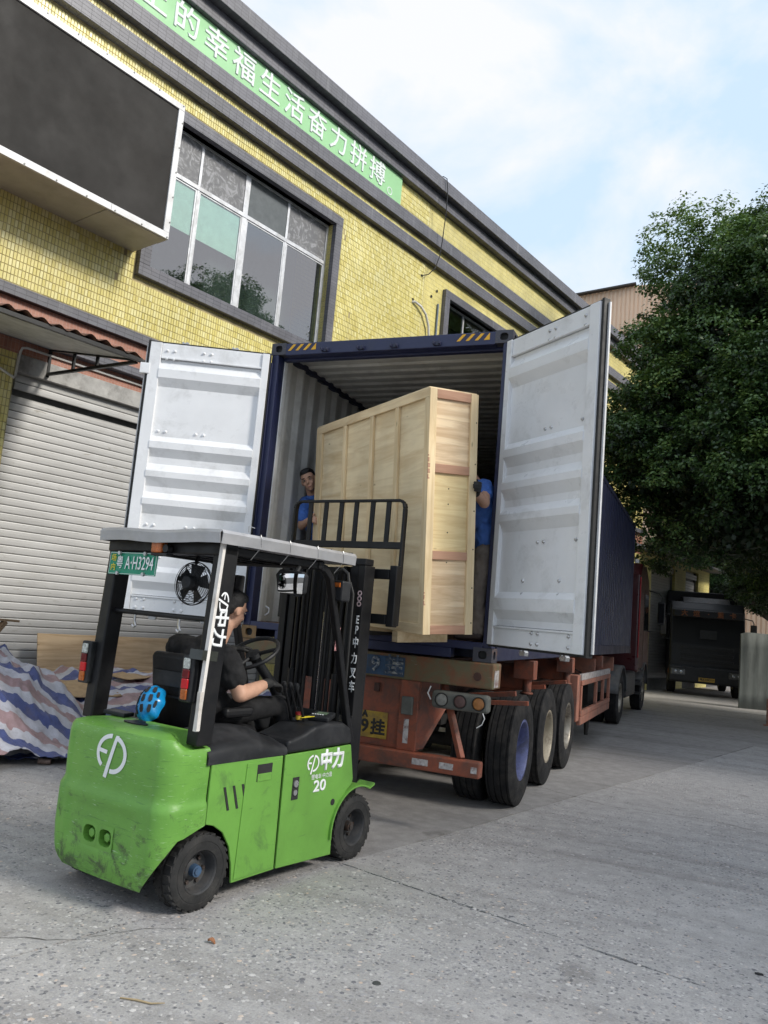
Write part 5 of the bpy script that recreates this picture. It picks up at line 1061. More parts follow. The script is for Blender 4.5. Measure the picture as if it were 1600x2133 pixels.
m = MB(); m.grid(roof_pt, 13, 13, sm=False)
for a, b, n in (((0, 0), (1, 0), 12), ((1, 0), (1, 1), 12), ((1, 1), (0, 1), 12), ((0, 1), (0, 0), 12)):
    P = [Vector(roof_pt(a[0] + (b[0] - a[0]) * k / n, a[1] + (b[1] - a[1]) * k / n)) for k in range(n + 1)]
    out = Vector((b[1] - a[1], -(b[0] - a[0]), 0)); 
    l1 = [p + out * .014 + Vector((0, 0, -.018)) for p in P]; l2 = [p + out * (.008 + random.uniform(-.001, .001)) + Vector((0, 0, -.078 + random.uniform(-.0015, .0015))) for p in P]
    m.add(P + l1 + l2, [(k + r * (n + 1), k + 1 + r * (n + 1), k + 1 + (r + 1) * (n + 1), k + (r + 1) * (n + 1)) for r in (0, 1) for k in range(n)])
rs = m.build('roof_sheet', ALSHEET, fl, fix=True); s_ = rs.modifiers.new('t', 'SOLIDIFY'); s_.thickness = .004
m = MB()
for y in (.15, .42, .70, .98): m.tube([(.562, y, 2.118), (.572, y, 2.10), (.566, y + .01, 2.045), (.51, y - .01, 1.965)], .0022, 5)
m.tube([(.555, .05, 2.12), (.57, .03, 2.15), (.60, .0, 2.15), (.63, .02, 2.14)], .0022, 5); m.build('tie_wire', BOLT, rs, fix=False)
m = MB(); m.cyl((-.42, -.05, 1.595), (.43, -.05, 1.595), .016, n=10); rb = m.build('rear_rod', FLBLK, fl)
for x in (-.23, .17): MB().tube([(x, -.05, 1.58), (x, -.05, 1.545), (x + .012, -.055, 1.53), (x + .022, -.055, 1.515), (x + .008, -.055, 1.505), (x - .012, -.055, 1.515)], .008, 6).build('hook', BOLT, rb, fix=False)
for s, x, y in ((-1, -.525, -.155), (1, .405, -.165)):
    t = MB().bb(x - .048, x + .048, y - .0, y + .05, 1.13, 1.39).build('tail_lamp', FLPLAS, fl, .012, seg=3)
    MB().bb(x - .025, x + .025, y - .012, y + .002, 1.315, 1.375).build('clear_lens', LENSW, t, .006); MB().bb(x - .025, x + .025, y - .012, y + .002, 1.262, 1.313).build('red_lens', LENSRD, t, .005); MB().bb(x - .025, x + .025, y - .012, y + .002, 1.205, 1.260).build('stop_lens', LENSR, t, .005); MB().bb(x - .022, x + .022, y - .012, y + .002, 1.145, 1.203).build('amber_lens', LENSA, t, .005)
m = MB(); m.bb(.508, .532, -.165, -.14, .99, 1.2); m.build('strip_foot', WTAPE, fl)
m = MB(); m.bar((.512, -.150, .985), (.512, -.098, 2.045), .026, .022, (0, 1, 0)); m.build('white_strip', WTAPE, fl)
MB().bar((.473, -.118, 1.37), (.473, -.114, 1.425), .100, .120, (0, 1, 0)).build('clear_tape', pm('clear_tape', (0.03, 0.033, 0.028), .12), fl)
m = MB(); ep_logo(m, lambda x, y: (.5215, -.055 + y * .085 + .0, 1.70 - x * .12), 1); m.build('maker_mark', WHITED, pr_, fix=False)
text_obj('maker_mark', '中力', .115, WHITED, pr_, frame_mat((.5215, -.068, 1.555), (0, -.045, -1), (0, 1, 0)), bold=.004, depth=.0004)
# plate and beacon
np_ = MB().prism([(-.222, -.07), (.222, -.07), (.222, .07), (-.222, .07)], (-.218, -.128, 1.890), (1, 0, 0), (0, .05, 1), (0, .003, 0)).build('number_plate', PLGREEN, fl, .001)
m = MB()
for a in ((-.215, .215, .064, .0665), (-.215, .215, -.0665, -.064)): m.bb(-.218 + a[0], -.218 + a[1], -.1325, -.1312, 1.890 + a[2], 1.890 + a[3])
for x in (-.2165, .2145): m.bb(-.218 + x, -.218 + x + .002, -.1325, -.1312, 1.828, 1.952)
m.build('plate_border', WHITED, np_)
fm = lambda x, z: frame_mat((x, -.1335, z), (1, 0, 0), (0, 0.03, 1))
text_obj('plate_mark', '场', .048, PLYEL, np_, fm(-.395, 1.920), bold=.0005, depth=.0004); text_obj('plate_mark', '内', .048, PLYEL, np_, fm(-.395, 1.862), bold=.0005, depth=.0004)
text_obj('plate_mark', '粤', .085, WHITED, np_, fm(-.335, 1.890), bold=.0004, depth=.0004, sx=.75); text_obj('plate_mark', 'A·H3294', .115, WHITED, np_, fm(-.152, 1.890), bold=.0006, depth=.0004, sx=.62)
m = MB()
for x in (-.34, -.10):
    for z in (1.953, 1.827): m.cyl((x, -.145, z), (x, -.13, z), .012, n=10)
m.build('plate_bolt', BOLT, np_)
bc = MB(); bc.bb(-.04, .10, -.15, -.09, 1.945, 1.962); bco = bc.build('beacon_base', FLPLAS, fl, .004); MB().bb(-.035, .055, -.158, -.102, 1.963, 2.032).build('beacon_lens', LENSA, bco, .01); MB().cyl((.085, -.15, 1.99), (.085, -.11, 1.99), .024, n=12).build('beeper', FLPLAS, bco)
# mirror, front lamp box
mr = MB().tube([(.49, .62, 1.97), (.50, .58, 1.93), (.50, .56, 1.88)], .016, 8).build('mirror', FLPLAS, fl, fix=False)
mm = Matrix.Translation((.50, .545, 1.86)) @ Euler((rad(6), 0, rad(12))).to_matrix().to_4x4()
hs = MB(); hs.prism([(-.10, -.06), (.05, -.085), (.09, -.06), (.10, .05), (.07, .075), (-.09, .085), (-.118, .05)], mm @ Vector((0, 0, 0)), mm.to_3x3() @ Vector((1, 0, 0)), mm.to_3x3() @ Vector((0, 0, 1)), mm.to_3x3() @ Vector((0, .05, 0))); hs.build('mirror_housing', FLPLAS, mr, .008)
MIRR = pm('mirror_glass', (0.80, 0.80, 0.80), .03, 1.0, var=.01, rvar=.01)
def mg(u, v): x = (u - .5) * .175; z = (v - .5) * .125; return mm @ Vector((x + .01 * (v - .5), -.004 - .012 * (1 - (x / .10) ** 2 - (z / .08) ** 2 * .6), z))
MB().grid(mg, 9, 7).build('mirror_glass', MIRR, mr)
for s in (-1, 1): l = MB().bb(s * .50 - .05, s * .50 + .05, 1.03, 1.13, 1.78, 1.92).build('front_lamp', FLPLAS, fl, .012); MB().bb(s * .50 - .03, s * .50 + .03, 1.02, 1.029, 1.875, 1.905).build('lamp_back_lens', LENSA, l)
m = MB(); m.bb(.44, .475, 1.13, 1.145, 1.50, 1.60); m.build('warning_sticker', WHITED, fl, rot=None); MB().bb(.4755, .477, 1.10, 1.15, 1.44, 1.60).build('warning_sticker', pm('sticker_red_white', (0.55, 0.2, 0.2), .5, var=.9, vs=70), fl)
# wheels
def flwheel(x, y, sx, R, W, steer=0.0, hub=None):
    h = W / 2; pr = [(R * .52, -h * .8), (R * .58, -h), (R * .84, -h), (R * .955, -h * .86), (R, -h * .62), (R, -h * .12), (R - .009, -h * .09), (R - .009, h * .09), (R, h * .12), (R, h * .62), (R * .955, h * .86), (R * .84, h), (R * .80, h * 1.0), (R * .795, h * .975), (R * .77, h * .975), (R * .765, h), (R * .58, h), (R * .52, h * .8)]
    o = MB().lathe(pr, (0, 0, 0), (1, 0, 0), 48).build('wheel', FTYRE, fl, loc=(x, y, R), rot=(0, 0, steer), fix=False); s = sx
    lug = MB()
    for k in range(26):
        t = 2 * PI * k / 26
        for q in (-1, 1): lug.box((q * h * .52, (R - .003) * math.cos(t), (R - .003) * math.sin(t)), (h * .66, .010, .034), (t + q * .25, 0, 0))
    lug.build('tread_lug_ring', FTYRE, o)
    rp = [(R * .56, h * .98), (R * .53, h * .9), (R * .50, h * .4), (R * .46, h * .05), (R * .30, -h * .02), (R * .22, h * .15), (.001, h * .15)]
    ro = MB().lathe([(a, s * b) for a, b in rp], (0, 0, 0), (1, 0, 0), 32).build('rim', FRIM, o)
    hb = MB(); hb.cyl((s * h * .1, 0, 0), (s * h * .62, 0, 0), R * .17, R * .15, 16); hb.cyl((s * h * .62, 0, 0), (s * h * .72, 0, 0), R * .10, n=8); hb.build('hub', hub or HUBD, ro)
    for k in range(6):
        t = 2 * PI * k / 6; MB().cyl((s * 0, R * .34 * math.cos(t), R * .34 * math.sin(t)), (s * h * .22, R * .34 * math.cos(t), R * .34 * math.sin(t)), .012, n=6).build('wheel_nut', HUBD, ro)
for s in (-1, 1):
    flwheel(s * .432 if s > 0 else -.40, .02, s, .207, .150, rad(-4), HUBBLUE); flwheel(s * .435, 1.47, s, .218, .165, 0, HUBD)
m = MB(); m.bb(-.40, .40, -.06, .02, .17, .27); m.build('steer_axle', GREASE, fl)
# mast
for s in (-1, 1):
    m = MB(); m.bb(*sorted((s * .335, s * .395)), 1.50, 1.525, .06, 2.07); m.bb(*sorted((s * .335, s * .395)), 1.605, 1.63, .06, 2.07); m.bb(*sorted((s * .380, s * .395)), 1.525, 1.605, .06, 2.07); mo = m.build('outer_mast', FLBLK, fl, .004)
    m = MB(); m.bb(*sorted((s * .26, s * .325)), 1.515, 1.535, .12, 2.10); m.bb(*sorted((s * .26, s * .325)), 1.60, 1.62, .12, 2.10); m.bb(*sorted((s * .31, s * .325)), 1.535, 1.60, .12, 2.10); m.build('inner_mast', FLBLK, fl, .004)
    m = MB(); m.cyl((s * .21, 1.50, .10), (s * .21, 1.50, 1.25), .032, n=12); m.build('lift_cylinder', FLBLK, fl); MB().cyl((s * .21, 1.50, 1.25), (s * .21, 1.50, 2.02), .018, n=10).build('lift_rod', FLBLK, fl)
    MB().bb(s * .13 - .012, s * .13 + .012, 1.50, 1.512, .4, 2.05).build('lift_chain', GREASE, fl)
    MB().tube([(s * .42, 1.38, .42), (s * .40, 1.44, .60), (s * .385, 1.48, .95)], .025, 8).build('tilt_cylinder', FLBLK, fl, fix=False)
for s in (-1, 1):
    for x, w in ((.245, .02), (.175, .016)): m = MB(); m.bb(*sorted((s * (x - w), s * (x + w)))  , 1.545, 1.60, .12, 2.06); m.build('mast_stage', FLBLK, fl, .004)
    MB().tube([(s * .155, 1.49, .5), (s * .155, 1.487, 1.9), (s * .14, 1.49, 2.03)], .013, 8).build('hose', RUBBER, fl, fix=False)
    MB().tube([(s * .075, 1.49, .45), (s * .075, 1.485, 2.02)], .012, 8).build('hose', RUBBER, fl, fix=False)
MB().cyl((0, 1.57, .12), (0, 1.57, 1.95), .05, n=16).build('lift_cylinder', FLBLK, fl); MB().cyl((.055, 1.50, .6), (.055, 1.50, 1.7), .009, n=8).build('lift_rod', STEELROD, fl)
MB().bb(-.17, .17, 1.555, 1.565, 1.2, 2.05).build('mast_dark_back', FLBLK, fl)  # added black plate that blocks the lit view through the mast
m = MB(); m.tube([(.29, 1.47, .45), (.29, 1.46, 1.2), (.29, 1.46, 1.92), (.27, 1.46, 2.0), (.22, 1.46, 2.03), (.14, 1.47, 2.0), (.10, 1.49, 1.8), (.10, 1.49, .5)], .012, 8); m.build('hose', RUBBER, fl, fix=False)
m = MB(); m.tube([(.335, 1.47, .85), (.335, 1.465, 1.3), (.33, 1.465, 1.85), (.30, 1.46, 1.93), (.25, 1.46, 1.9)], .009, 8); ho = m.build('hose', RUBBER, fl, fix=False); MB().cyl((.335, 1.47, .98), (.335, 1.47, 1.06), .016, n=8).build('hose_fitting', STEELROD, ho); MB().bb(.30, .37, 1.46, 1.49, .92, .97).build('hose_clamp', STEELROD, fl)
for y0, y1, z0, z1 in ((1.49, 1.60, 2.071, 2.12), (1.60, 1.64, .10, .22), (1.485, 1.499, .85, .97)): MB().bb(-.40, .40, y0, y1, z0, z1).build('mast_crossbar', FLBLK, fl, .006)
m = MB(); m.tube([(.02, 1.52, 2.12), (.02, 1.52, 2.16), (.045, 1.52, 2.18), (.07, 1.52, 2.16), (.07, 1.52, 2.12)], .008, 6); m.cyl((.10, 1.53, 2.14), (.24, 1.53, 2.14), .024, n=10); m.bb(-.18, .0, 1.51, 1.56, 2.121, 2.16); m.build('mast_top_fitting', FLBLK, fl)
for k, (ch, z) in enumerate((('E', 1.66), ('P', 1.585), ('中', 1.49), ('力', 1.375), ('叉', 1.27), ('车', 1.17))): text_obj('mast_mark', ch, .085, WHITED, fl, frame_mat((.366, 1.4985, z), (1, 0, 0), (0, 0, 1)), bold=.002, depth=.0005, sx=.62)
PINKD = pm('faded_pink_decal', (0.55, 0.42, 0.43), .5)
for k in range(3): MB().lathe([(.02, -.0006), (.02, .0006), (.011, .0006), (.011, -.0006)], (.366, 1.498, 1.86 - k * .04), (0, 1, 0), 14, close=True).build('mast_decal', PINKD, fl)
# carriage, load backrest, forks
m = MB(); m.bb(-.50, .50, 1.665, 1.715, 1.985, 2.06); m.bb(-.50, .50, 1.665, 1.715, 1.645, 1.72); m.bb(-.30, -.22, 1.635, 1.664, 1.62, 2.08); m.bb(.22, .30, 1.635, 1.664, 1.62, 2.08); cg = m.build('carriage', FLBLK, fl, .006)
for s in (-1, 1): MB().bb(*sorted((s * .501, s * .565)), 1.67, 1.735, 1.63, 2.09).build('carriage_end', FLBLK, cg, .006)
m = MB(); pts = []; 
for s in (-1, 1):
    a = [(s * .545, 1.75, 1.64), (s * .545, 1.75, 2.54), (s * .535, 1.75, 2.58), (s * .50, 1.75, 2.602)]; pts += a if s < 0 else a[::-1]
for p, q in zip(pts, pts[1:]): m.bar(p, q, .022, .046 if abs(p[0] - q[0]) < .02 else .034, (0, 1, 0))
m.bar((-.545, 1.75, 2.25), (.545, 1.75, 2.25), .022, .055); lbo = m.build('load_backrest', FLBLK, fl, .005)
for x in (-.386, -.224, -.067, .082, .241, .391): m2 = MB().bb(x - .021, x + .021, 1.742, 1.757, 2.235, 2.60).build('backrest_bar', FLBLK, lbo, .003)
for s in (-1, 1):
    m = MB(); x = s * .24; m.bb(x - .05, x + .05, 1.718, 1.752, 1.555, 2.08); v = [(x - .05, 1.753, 1.553), (x + .05, 1.753, 1.553), (x + .05, 1.753, 1.588), (x - .05, 1.753, 1.588), (x - .04, 2.70, 1.57), (x + .04, 2.70, 1.57), (x + .04, 2.70, 1.580), (x - .04, 2.70, 1.580)]
    m.add(v, [(0, 3, 2, 1), (4, 5, 6, 7), (0, 1, 5, 4), (2, 3, 7, 6), (0, 4, 7, 3), (1, 2, 6, 5)]); m.build('fork', FLBLK, fl, .003)

# fan clipped under the guard roof
fa = thing('electric_fan', 'small black cage fan hanging behind the forklift driver', 'fan', FL_O, (0, 0, FL_R))
fc = Vector((.135, .06, 1.80)); ax = Vector((.12, -1, .05)).normalized(); fu = ax.orthogonal().normalized(); fv = ax.cross(fu)
ring = lambda r, o: [fc + ax * o + (fu * math.cos(t) + fv * math.sin(t)) * r for t in [2 * PI * k / 40 for k in range(40)]]
m = MB()
for k in range(7): m.tube(ring(.045 + .0135 * k, .035 - .012 * (k / 6) ** 2), .0018, 5, closed=True)
m.tube(ring(.132, .0), .004, 6, closed=True)
for k in range(3): m.tube(ring(.09 + .02 * k, -.04 + .012 * k), .0018, 5, closed=True)
for k in range(6):
    t = 2 * PI * k / 6 + .3; d = fu * math.cos(t) + fv * math.sin(t); m.tube([fc + ax * .04 + d * .03, fc + ax * .03 + d * .10, fc + d * .132, fc - ax * .04 + d * .09], .0022, 5)
m.build('cage', FLBLK, fa, fix=False)
m = MB(); m.lathe([(.001, .075), (.035, .072), (.044, .06), (.046, .03), (.046, .0)], fc, ax, 20); m.build('motor', FLPLAS, fa)
for k in range(5):
    t = 2 * PI * k / 5; d = fu * math.cos(t) + fv * math.sin(t); e = fu * math.cos(t + 1.57) + fv * math.sin(t + 1.57)
    def bl(u, v, d=d, e=e): r = .035 + .08 * u; return fc + d * r + e * ((v - .5) * (.045 + .045 * u)) + ax * ((v - .5) * .03)
    MB().grid(bl, 5, 4).build('blade', FLPLAS, fa)
MB().tube([fc + Vector((0, .0, .12)), fc + Vector((0, .02, .17)), fc + Vector((0, .0, .21))], .012, 8).build('hanger', FLBLK, fa, fix=False)
# helmet on the rear cover
HB = pm('helmet_blue', (0.005, 0.22, 0.50), .3, var=.05)
he = thing('bicycle_helmet', 'bright blue bicycle helmet lying behind the forklift seat', 'helmet', FL_O, (0, 0, FL_R))
hc = Vector((-.085, .045, 1.045)); HM = Euler((rad(58), rad(-14), rad(8))).to_matrix()
def hs_(u, v):
    t = 2 * PI * u; p = v * 1.75; s = math.sin(p); r = 1 + .06 * math.cos(8 * t) * s * s
    return hc + HM @ Vector((.086 * s * math.cos(t) * r, .120 * s * math.sin(t) * r, .085 * math.cos(p)))
o = MB().grid(hs_, 48, 18, cu=True).build('shell', HB, he)
for x, y, a, b in [(x, y, .0125, .023) for x in (-.046, 0, .046) for y in (-.062, 0.0, .062)] + [(-.072, -.03, .009, .02), (.072, -.03, .009, .02), (-.072, .03, .009, .02), (.072, .03, .009, .02)]:
    z = .085 * math.sqrt(max(.02, 1 - (x / .088) ** 2 - (y / .122) ** 2)); nn = Vector((x / .088 ** 2, y / .122 ** 2, z / .085 ** 2)).normalized(); q = Vector((0, 1, 0)); q = (q - nn * q.dot(nn)).normalized(); e = q.cross(nn)
    MB().prism([(a * .55, -b), (a, -b * .3), (a * .7, b), (-a * .7, b), (-a, -b * .3), (-a * .55, -b)], hc + HM @ (Vector((x, y, z)) + nn * .0045), HM @ e, HM @ q, HM @ (-nn * .012)).build('vent_shade', DARKGAP, he)  # dark plates on the shell paint the shade inside the vents
MB().box(hc + Vector((-.01, -.02, -.065)), (.12, .10, .03)).build('padding', RUBBER, he, .01)
fa2 = thing('black_tray', 'flat black tray on top of the counterweight beside the post', 'tray', FL_O, (0, 0, FL_R)); MB().box((-.29, -.03, .972), (.16, .10, .025), (0, rad(3), rad(12))).build('tray_body', FLPLAS, fa2, .006)

# ================================================================== PEOPLE
SKIN = pm('skin', (0.50, 0.29, 0.20), .5, var=.06, vs=20, spec=.35); HAIR = pm('black_hair', (0.008, 0.008, 0.009), .6, var=.3, vs=60, bp=.5, bs=140); TEEB = pm('black_tee', (0.006, 0.006, 0.007), .9, var=.2, bp=.2, bs=90); PANTB = pm('black_trousers', (0.006, 0.006, 0.007), .9, var=.2, bp=.2); GLOVE = pm('black_glove', (0.010, 0.010, 0.010), .75, bp=.2, bs=150); BLUESH = pm('blue_work_shirt', (0.055, 0.15, 0.48), .8, var=.12, vs=14, bp=.25, bs=26); TAUPE = pm('taupe_trousers', (0.16, 0.135, 0.115), .85, var=.15, vs=10, bp=.35, bs=22); SHOE = pm('dark_shoe', (0.03, 0.018, 0.014), .6); LIP = pm('lips', (0.30, 0.11, 0.09), .5); EYEW = pm('eye', (0.30, 0.27, 0.25), .3); EYED = pm('iris', (0.01, 0.008, 0.007), .2)
def head_frame(c, fwd, up):
    f = Vector(fwd).normalized(); u = Vector(up); u = (u - f * u.dot(f)).normalized(); r = f.cross(u)
    M = Matrix((r, f, u)).transposed(); return Vector(c), M
def head_prims(c, M):
    E = tuple(M.to_euler()); P = lambda v: tuple(c + M @ Vector(v)); e = lambda p, r: ('e', P(p), r, E)
    return [e((0, -.012, .03), (.073, .092, .090)), e((0, .03, -.038), (.056, .060, .078)), e((0, .066, -.092), (.026, .022, .020)), ('c', P((0, .088, .006)), .008, P((0, .108, -.030)), .013), e((0, .074, .026), (.052, .020, .013)), e((.034, .064, -.03), (.022, .022, .024)), e((-.034, .064, -.03), (.022, .022, .024)), e((0, .084, -.066), (.022, .012, .012)), e((.074, -.004, -.012), (.010, .022, .032)), e((-.074, -.004, -.012), (.010, .022, .032)), e((0, .07, -.052), (.04, .02, .03))]
def face(c, M, par):
    E = M.to_euler(); P = lambda v: c + M @ Vector(v)
    def ell(n, p, r, mt):
        bm = bmesh.new(); bmesh.ops.create_icosphere(bm, subdivisions=2, radius=1, matrix=Matrix.Translation(P(p)) @ M.to_4x4() @ Matrix.Diagonal((*r, 1))); me = bpy.data.meshes.new(n); bm.to_mesh(me); bm.free(); me.materials.append(mt); me.polygons.foreach_set('use_smooth', [True] * len(me.polygons)); link(n, me, par)
    for s in (-1, 1):
        ell('eye', (s * .030, .079, .006), (.014, .010, .0065), EYEW); ell('iris', (s * .030, .0865, .006), (.006, .004, .006), EYED); ell('eyebrow', (s * .032, .088, .028), (.019, .008, .0045), HAIR)
    ell('mouth', (0, .0935, -.067), (.021, .006, .0055), LIP)
def hair(c, M, par):
    E = tuple(M.to_euler()); P = lambda v: tuple(c + M @ Vector(v))
    blob('hair', [('e', P((0, -.030, .050)), (.081, .088, .082), E), ('e', P((0, -.052, .012)), (.074, .060, .075), E), ('e', P((0, .015, .088)), (.062, .062, .040), E)], HAIR, par, .009, 3, (.008, .02))
def fingers(w, d, up, side, curl, n=4, L_=.085, r=.0095, thumb=True):
    """palm + fingers from wrist w along d; 'up' is the back of the hand, 'side' points to the thumb, curl bends towards the palm"""
    w, d, up, side = Vector(w), Vector(d).normalized(), Vector(up).normalized(), Vector(side).normalized(); pr = []
    k = w + d * .085
    for i in range(n):
        o = side * (.030 - .020 * i); base = w + d * .03 + o * .8; kn = k + o; ll = L_ * (.92, 1.0, .95, .76)[i]
        pr.append(('c', tuple(base), .016, tuple(kn), .012)); a = kn + (d * math.cos(curl * .5) - up * math.sin(curl * .5)) * ll * .45; b = a + (d * math.cos(curl * 1.2) - up * math.sin(curl * 1.2)) * ll * .32; c = b + (d * math.cos(curl * 1.8) - up * math.sin(curl * 1.8)) * ll * .25
        pr += [('c', tuple(kn), r * 1.05, tuple(a), r), ('c', tuple(a), r, tuple(b), r * .92), ('c', tuple(b), r * .92, tuple(c), r * .8)]
    if thumb:
        t0 = w + d * .025 + side * .022; t1 = t0 + (side * .75 + d * .55 - up * .25).normalized() * .045; t2 = t1 + (d * .9 + side * .15 - up * .45).normalized() * .035
        pr += [('c', tuple(t0), .017, tuple(t1), .0125), ('c', tuple(t1), .0125, tuple(t2), .010)]
    return pr
C_ = lambda a, ra, b, rb: ('c', tuple(a), ra, tuple(b), rb)
# driver
dv = thing('person', 'forklift driver in black t-shirt, black trousers and gloves, seen from behind', 'person', FL_O, (0, 0, FL_R))
hcn, hM = head_frame((.105, .455, 1.665), (.10, .95, -.30), (.14, .12, 1))
RS, RE, RW = (.225, .325, 1.36), (.315, .385, 1.145), (.275, .655, 1.20); LS, LE, LW = (-.195, .30, 1.395), (-.30, .52, 1.18), (-.14, .73, 1.37)
blob('body', head_prims(hcn, hM) + [C_((.055, .385, 1.40), .055, (.09, .43, 1.57), .053), C_(RS, .060, RE, .050), C_(RE, .052, (.295, .52, 1.168), .049), C_((.295, .52, 1.168), .049, RW, .033), C_(LS, .060, LE, .048), C_(LE, .048, LW, .030), C_((.03, .38, 1.05), .10, (.045, .365, 1.33), .12)], SKIN, dv, .0105, 4)
hair(hcn, hM, dv); face(hcn, hM, dv)
blob('shirt', [('e', (.02, .325, 1.25), (.235, .145, .20)), ('e', (.02, .355, 1.06), (.205, .15, .16)), C_((-.17, .31, 1.39), .088, (.20, .325, 1.36), .085), C_(RS, .082, (.272, .362, 1.235), .078), C_(LS, .082, (-.255, .42, 1.27), .076), ('e', (.03, .35, 1.43), (.13, .09, .055))], TEEB, dv, .011, 3, (.024, .05))
blob('trousers', [('e', (.03, .40, 1.0), (.18, .16, .115)), C_((.11, .42, 1.0), .095, (.185, .93, 1.045), .068), C_((-.07, .42, 1.0), .095, (-.15, .90, 1.02), .068), C_((.185, .93, 1.045), .066, (.18, 1.10, .62), .05), C_((-.15, .90, 1.02), .066, (-.14, 1.08, .62), .05)], PANTB, dv, .014, 4, (.012, .06))
blob('glove', [C_((.277, .63, 1.195), .036, (.273, .69, 1.203), .034)] + fingers((.273, .69, 1.203), (-.05, 1, -.05), (.3, .1, 1), (-1, .1, .3), .75, r=.0115), GLOVE, dv, .006, 2); blob('glove', [C_((-.145, .71, 1.355), .034, (-.135, .74, 1.385), .034)] + fingers((-.135, .745, 1.385), (.3, .9, .2), (-.2, -.2, 1), (1, -.2, .1), .9, r=.0115), GLOVE, dv, .006, 2)
for x in (.18, -.14): blob('shoe', [C_((x, 1.06, .50), .042, (x, 1.10, .55), .05), C_((x, 1.08, .49), .042, (x, 1.26, .475), .036)], SHOE, dv, .01, 2)
# man peering round the left side of the crate
ma = thing('person', 'man in blue work shirt peering round the left side of the crate', 'person', (-.86, 1.0, 1.563))
O_ = Vector((-.86, 1.0, 1.563)); Q = lambda x, y, z: tuple(Vector((x, y, z)) - O_)
hcn, hM = head_frame(Q(-.975, .58, 3.03), (.30, -.92, -.20), (-.46, -.05, 1))
RS, RE, RW = Q(-1.075, .73, 2.80), Q(-1.005, .585, 2.555), Q(-.875, .475, 2.60)
blob('body', head_prims(hcn, hM) + [C_(Q(-.975, .74, 2.84), .058, Q(-.98, .635, 2.97), .052), C_(RS, .055, RE, .042), C_(RE, .042, RW, .030), C_(Q(-.88, .92, 2.5), .10, Q(-.96, .78, 2.78), .11), C_(Q(-.83, .80, 2.80), .05, Q(-.70, .72, 2.60), .04), C_(Q(-.70, .72, 2.60), .04, Q(-.60, .78, 2.75), .03)] + fingers(RW, (.62, -.45, .10), (-.35, -.55, .5), (-.2, .1, 1), 1.15), SKIN, ma, .0085, 3)
hair(hcn, hM, ma); face(hcn, hM, ma)
blob('shirt', [('e', Q(-.945, .81, 2.68), (.185, .125, .20)), ('e', Q(-.89, .92, 2.46), (.175, .135, .17)), C_(Q(-1.06, .74, 2.82), .072, Q(-.84, .80, 2.82), .075), C_(RS, .074, Q(-1.025, .63, 2.635), .072), C_(Q(-.84, .80, 2.80), .07, Q(-.75, .74, 2.68), .068), ('e', Q(-.965, .72, 2.865), (.10, .085, .045))], BLUESH, ma, .010, 2, (.026, .035))
blob('trousers', [('e', Q(-.87, .98, 2.34), (.165, .14, .12)), C_(Q(-.95, .98, 2.32), .09, Q(-.96, .93, 1.98), .065), C_(Q(-.96, .93, 1.98), .065, Q(-.97, .98, 1.66), .058), C_(Q(-.79, 1.0, 2.32), .09, Q(-.76, 1.02, 1.98), .065), C_(Q(-.76, 1.02, 1.98), .065, Q(-.75, 1.1, 1.66), .058)], TAUPE, ma, .014, 3, (.014, .06))
for x, y in ((-.97, .98), (-.75, 1.1)): blob('shoe', [C_(Q(x, y + .02, 1.615), .042, Q(x, y - .15, 1.605), .038)], SHOE, ma, .01, 2)
# man on the right of the crate, head hidden behind it
mb_ = thing('person', 'man in blue shirt and taupe trousers pushing the right side of the crate', 'person', (1.05, .2, 1.563))
O_ = Vector((1.05, .2, 1.563)); hcn, hM = head_frame(Q(.80, .22, 3.12), (-.9, -.1, -.35), (-.3, 0, 1))
LS, LE, LW = Q(1.035, .06, 2.895), Q(1.115, -.18, 2.715), Q(1.095, -.46, 2.77)
blob('body', head_prims(hcn, hM) + [C_(Q(.93, .22, 2.93), .06, Q(.82, .22, 3.06), .054), C_(LS, .055, LE, .046), C_(LE, .046, LW, .033), C_(Q(1.06, .22, 2.5), .10, Q(1.0, .21, 2.8), .11), C_(Q(.98, .40, 2.88), .05, Q(.80, .45, 2.7), .04), C_(Q(.80, .45, 2.7), .04, Q(.70, .40, 2.85), .03)], SKIN, mb_, .0105, 3)
hair(hcn, hM, mb_); face(hcn, hM, mb_)
blob('shirt', [('e', Q(1.015, .21, 2.70), (.125, .175, .22)), ('e', Q(1.055, .22, 2.47), (.118, .165, .16)), ('c', Q(1.055, .22, 2.42), .118, Q(1.05, .22, 2.36), .115), C_(Q(1.02, .08, 2.89), .078, Q(.99, .36, 2.89), .075), C_(LS, .076, Q(1.065, -.045, 2.80), .074), C_(Q(.98, .38, 2.88), .07, Q(.89, .42, 2.79), .068), ('e', Q(.955, .21, 2.945), (.06, .09, .04))], BLUESH, mb_, .010, 2, (.026, .04))
blob('trousers', [('e', Q(1.065, .2, 2.32), (.115, .15, .13)), C_(Q(1.06, .13, 2.30), .098, Q(1.035, .10, 1.97), .074), C_(Q(1.035, .10, 1.97), .074, Q(1.06, .12, 1.64), .066), C_(Q(1.06, .29, 2.30), .098, Q(1.10, .36, 1.97), .072), C_(Q(1.10, .36, 1.97), .072, Q(1.12, .42, 1.64), .064)], TAUPE, mb_, .012, 2, (.032, .045))
blob('glove', [C_(Q(1.10, -.41, 2.76), .038, Q(1.112, -.50, 2.77), .038)] + fingers(Q(1.112, -.520, 2.77), (.77, -.64, .02), (.64, .77, .05), (0, .05, 1), 1.02, L_=.115, r=.0135), GLOVE, mb_, .006, 2)
for x, y in ((1.06, .10), (1.12, .42)): blob('shoe', [C_(Q(x + .01, y, 1.612), .044, Q(x - .17, y - .03, 1.604), .038)], SHOE, mb_, .01, 2)

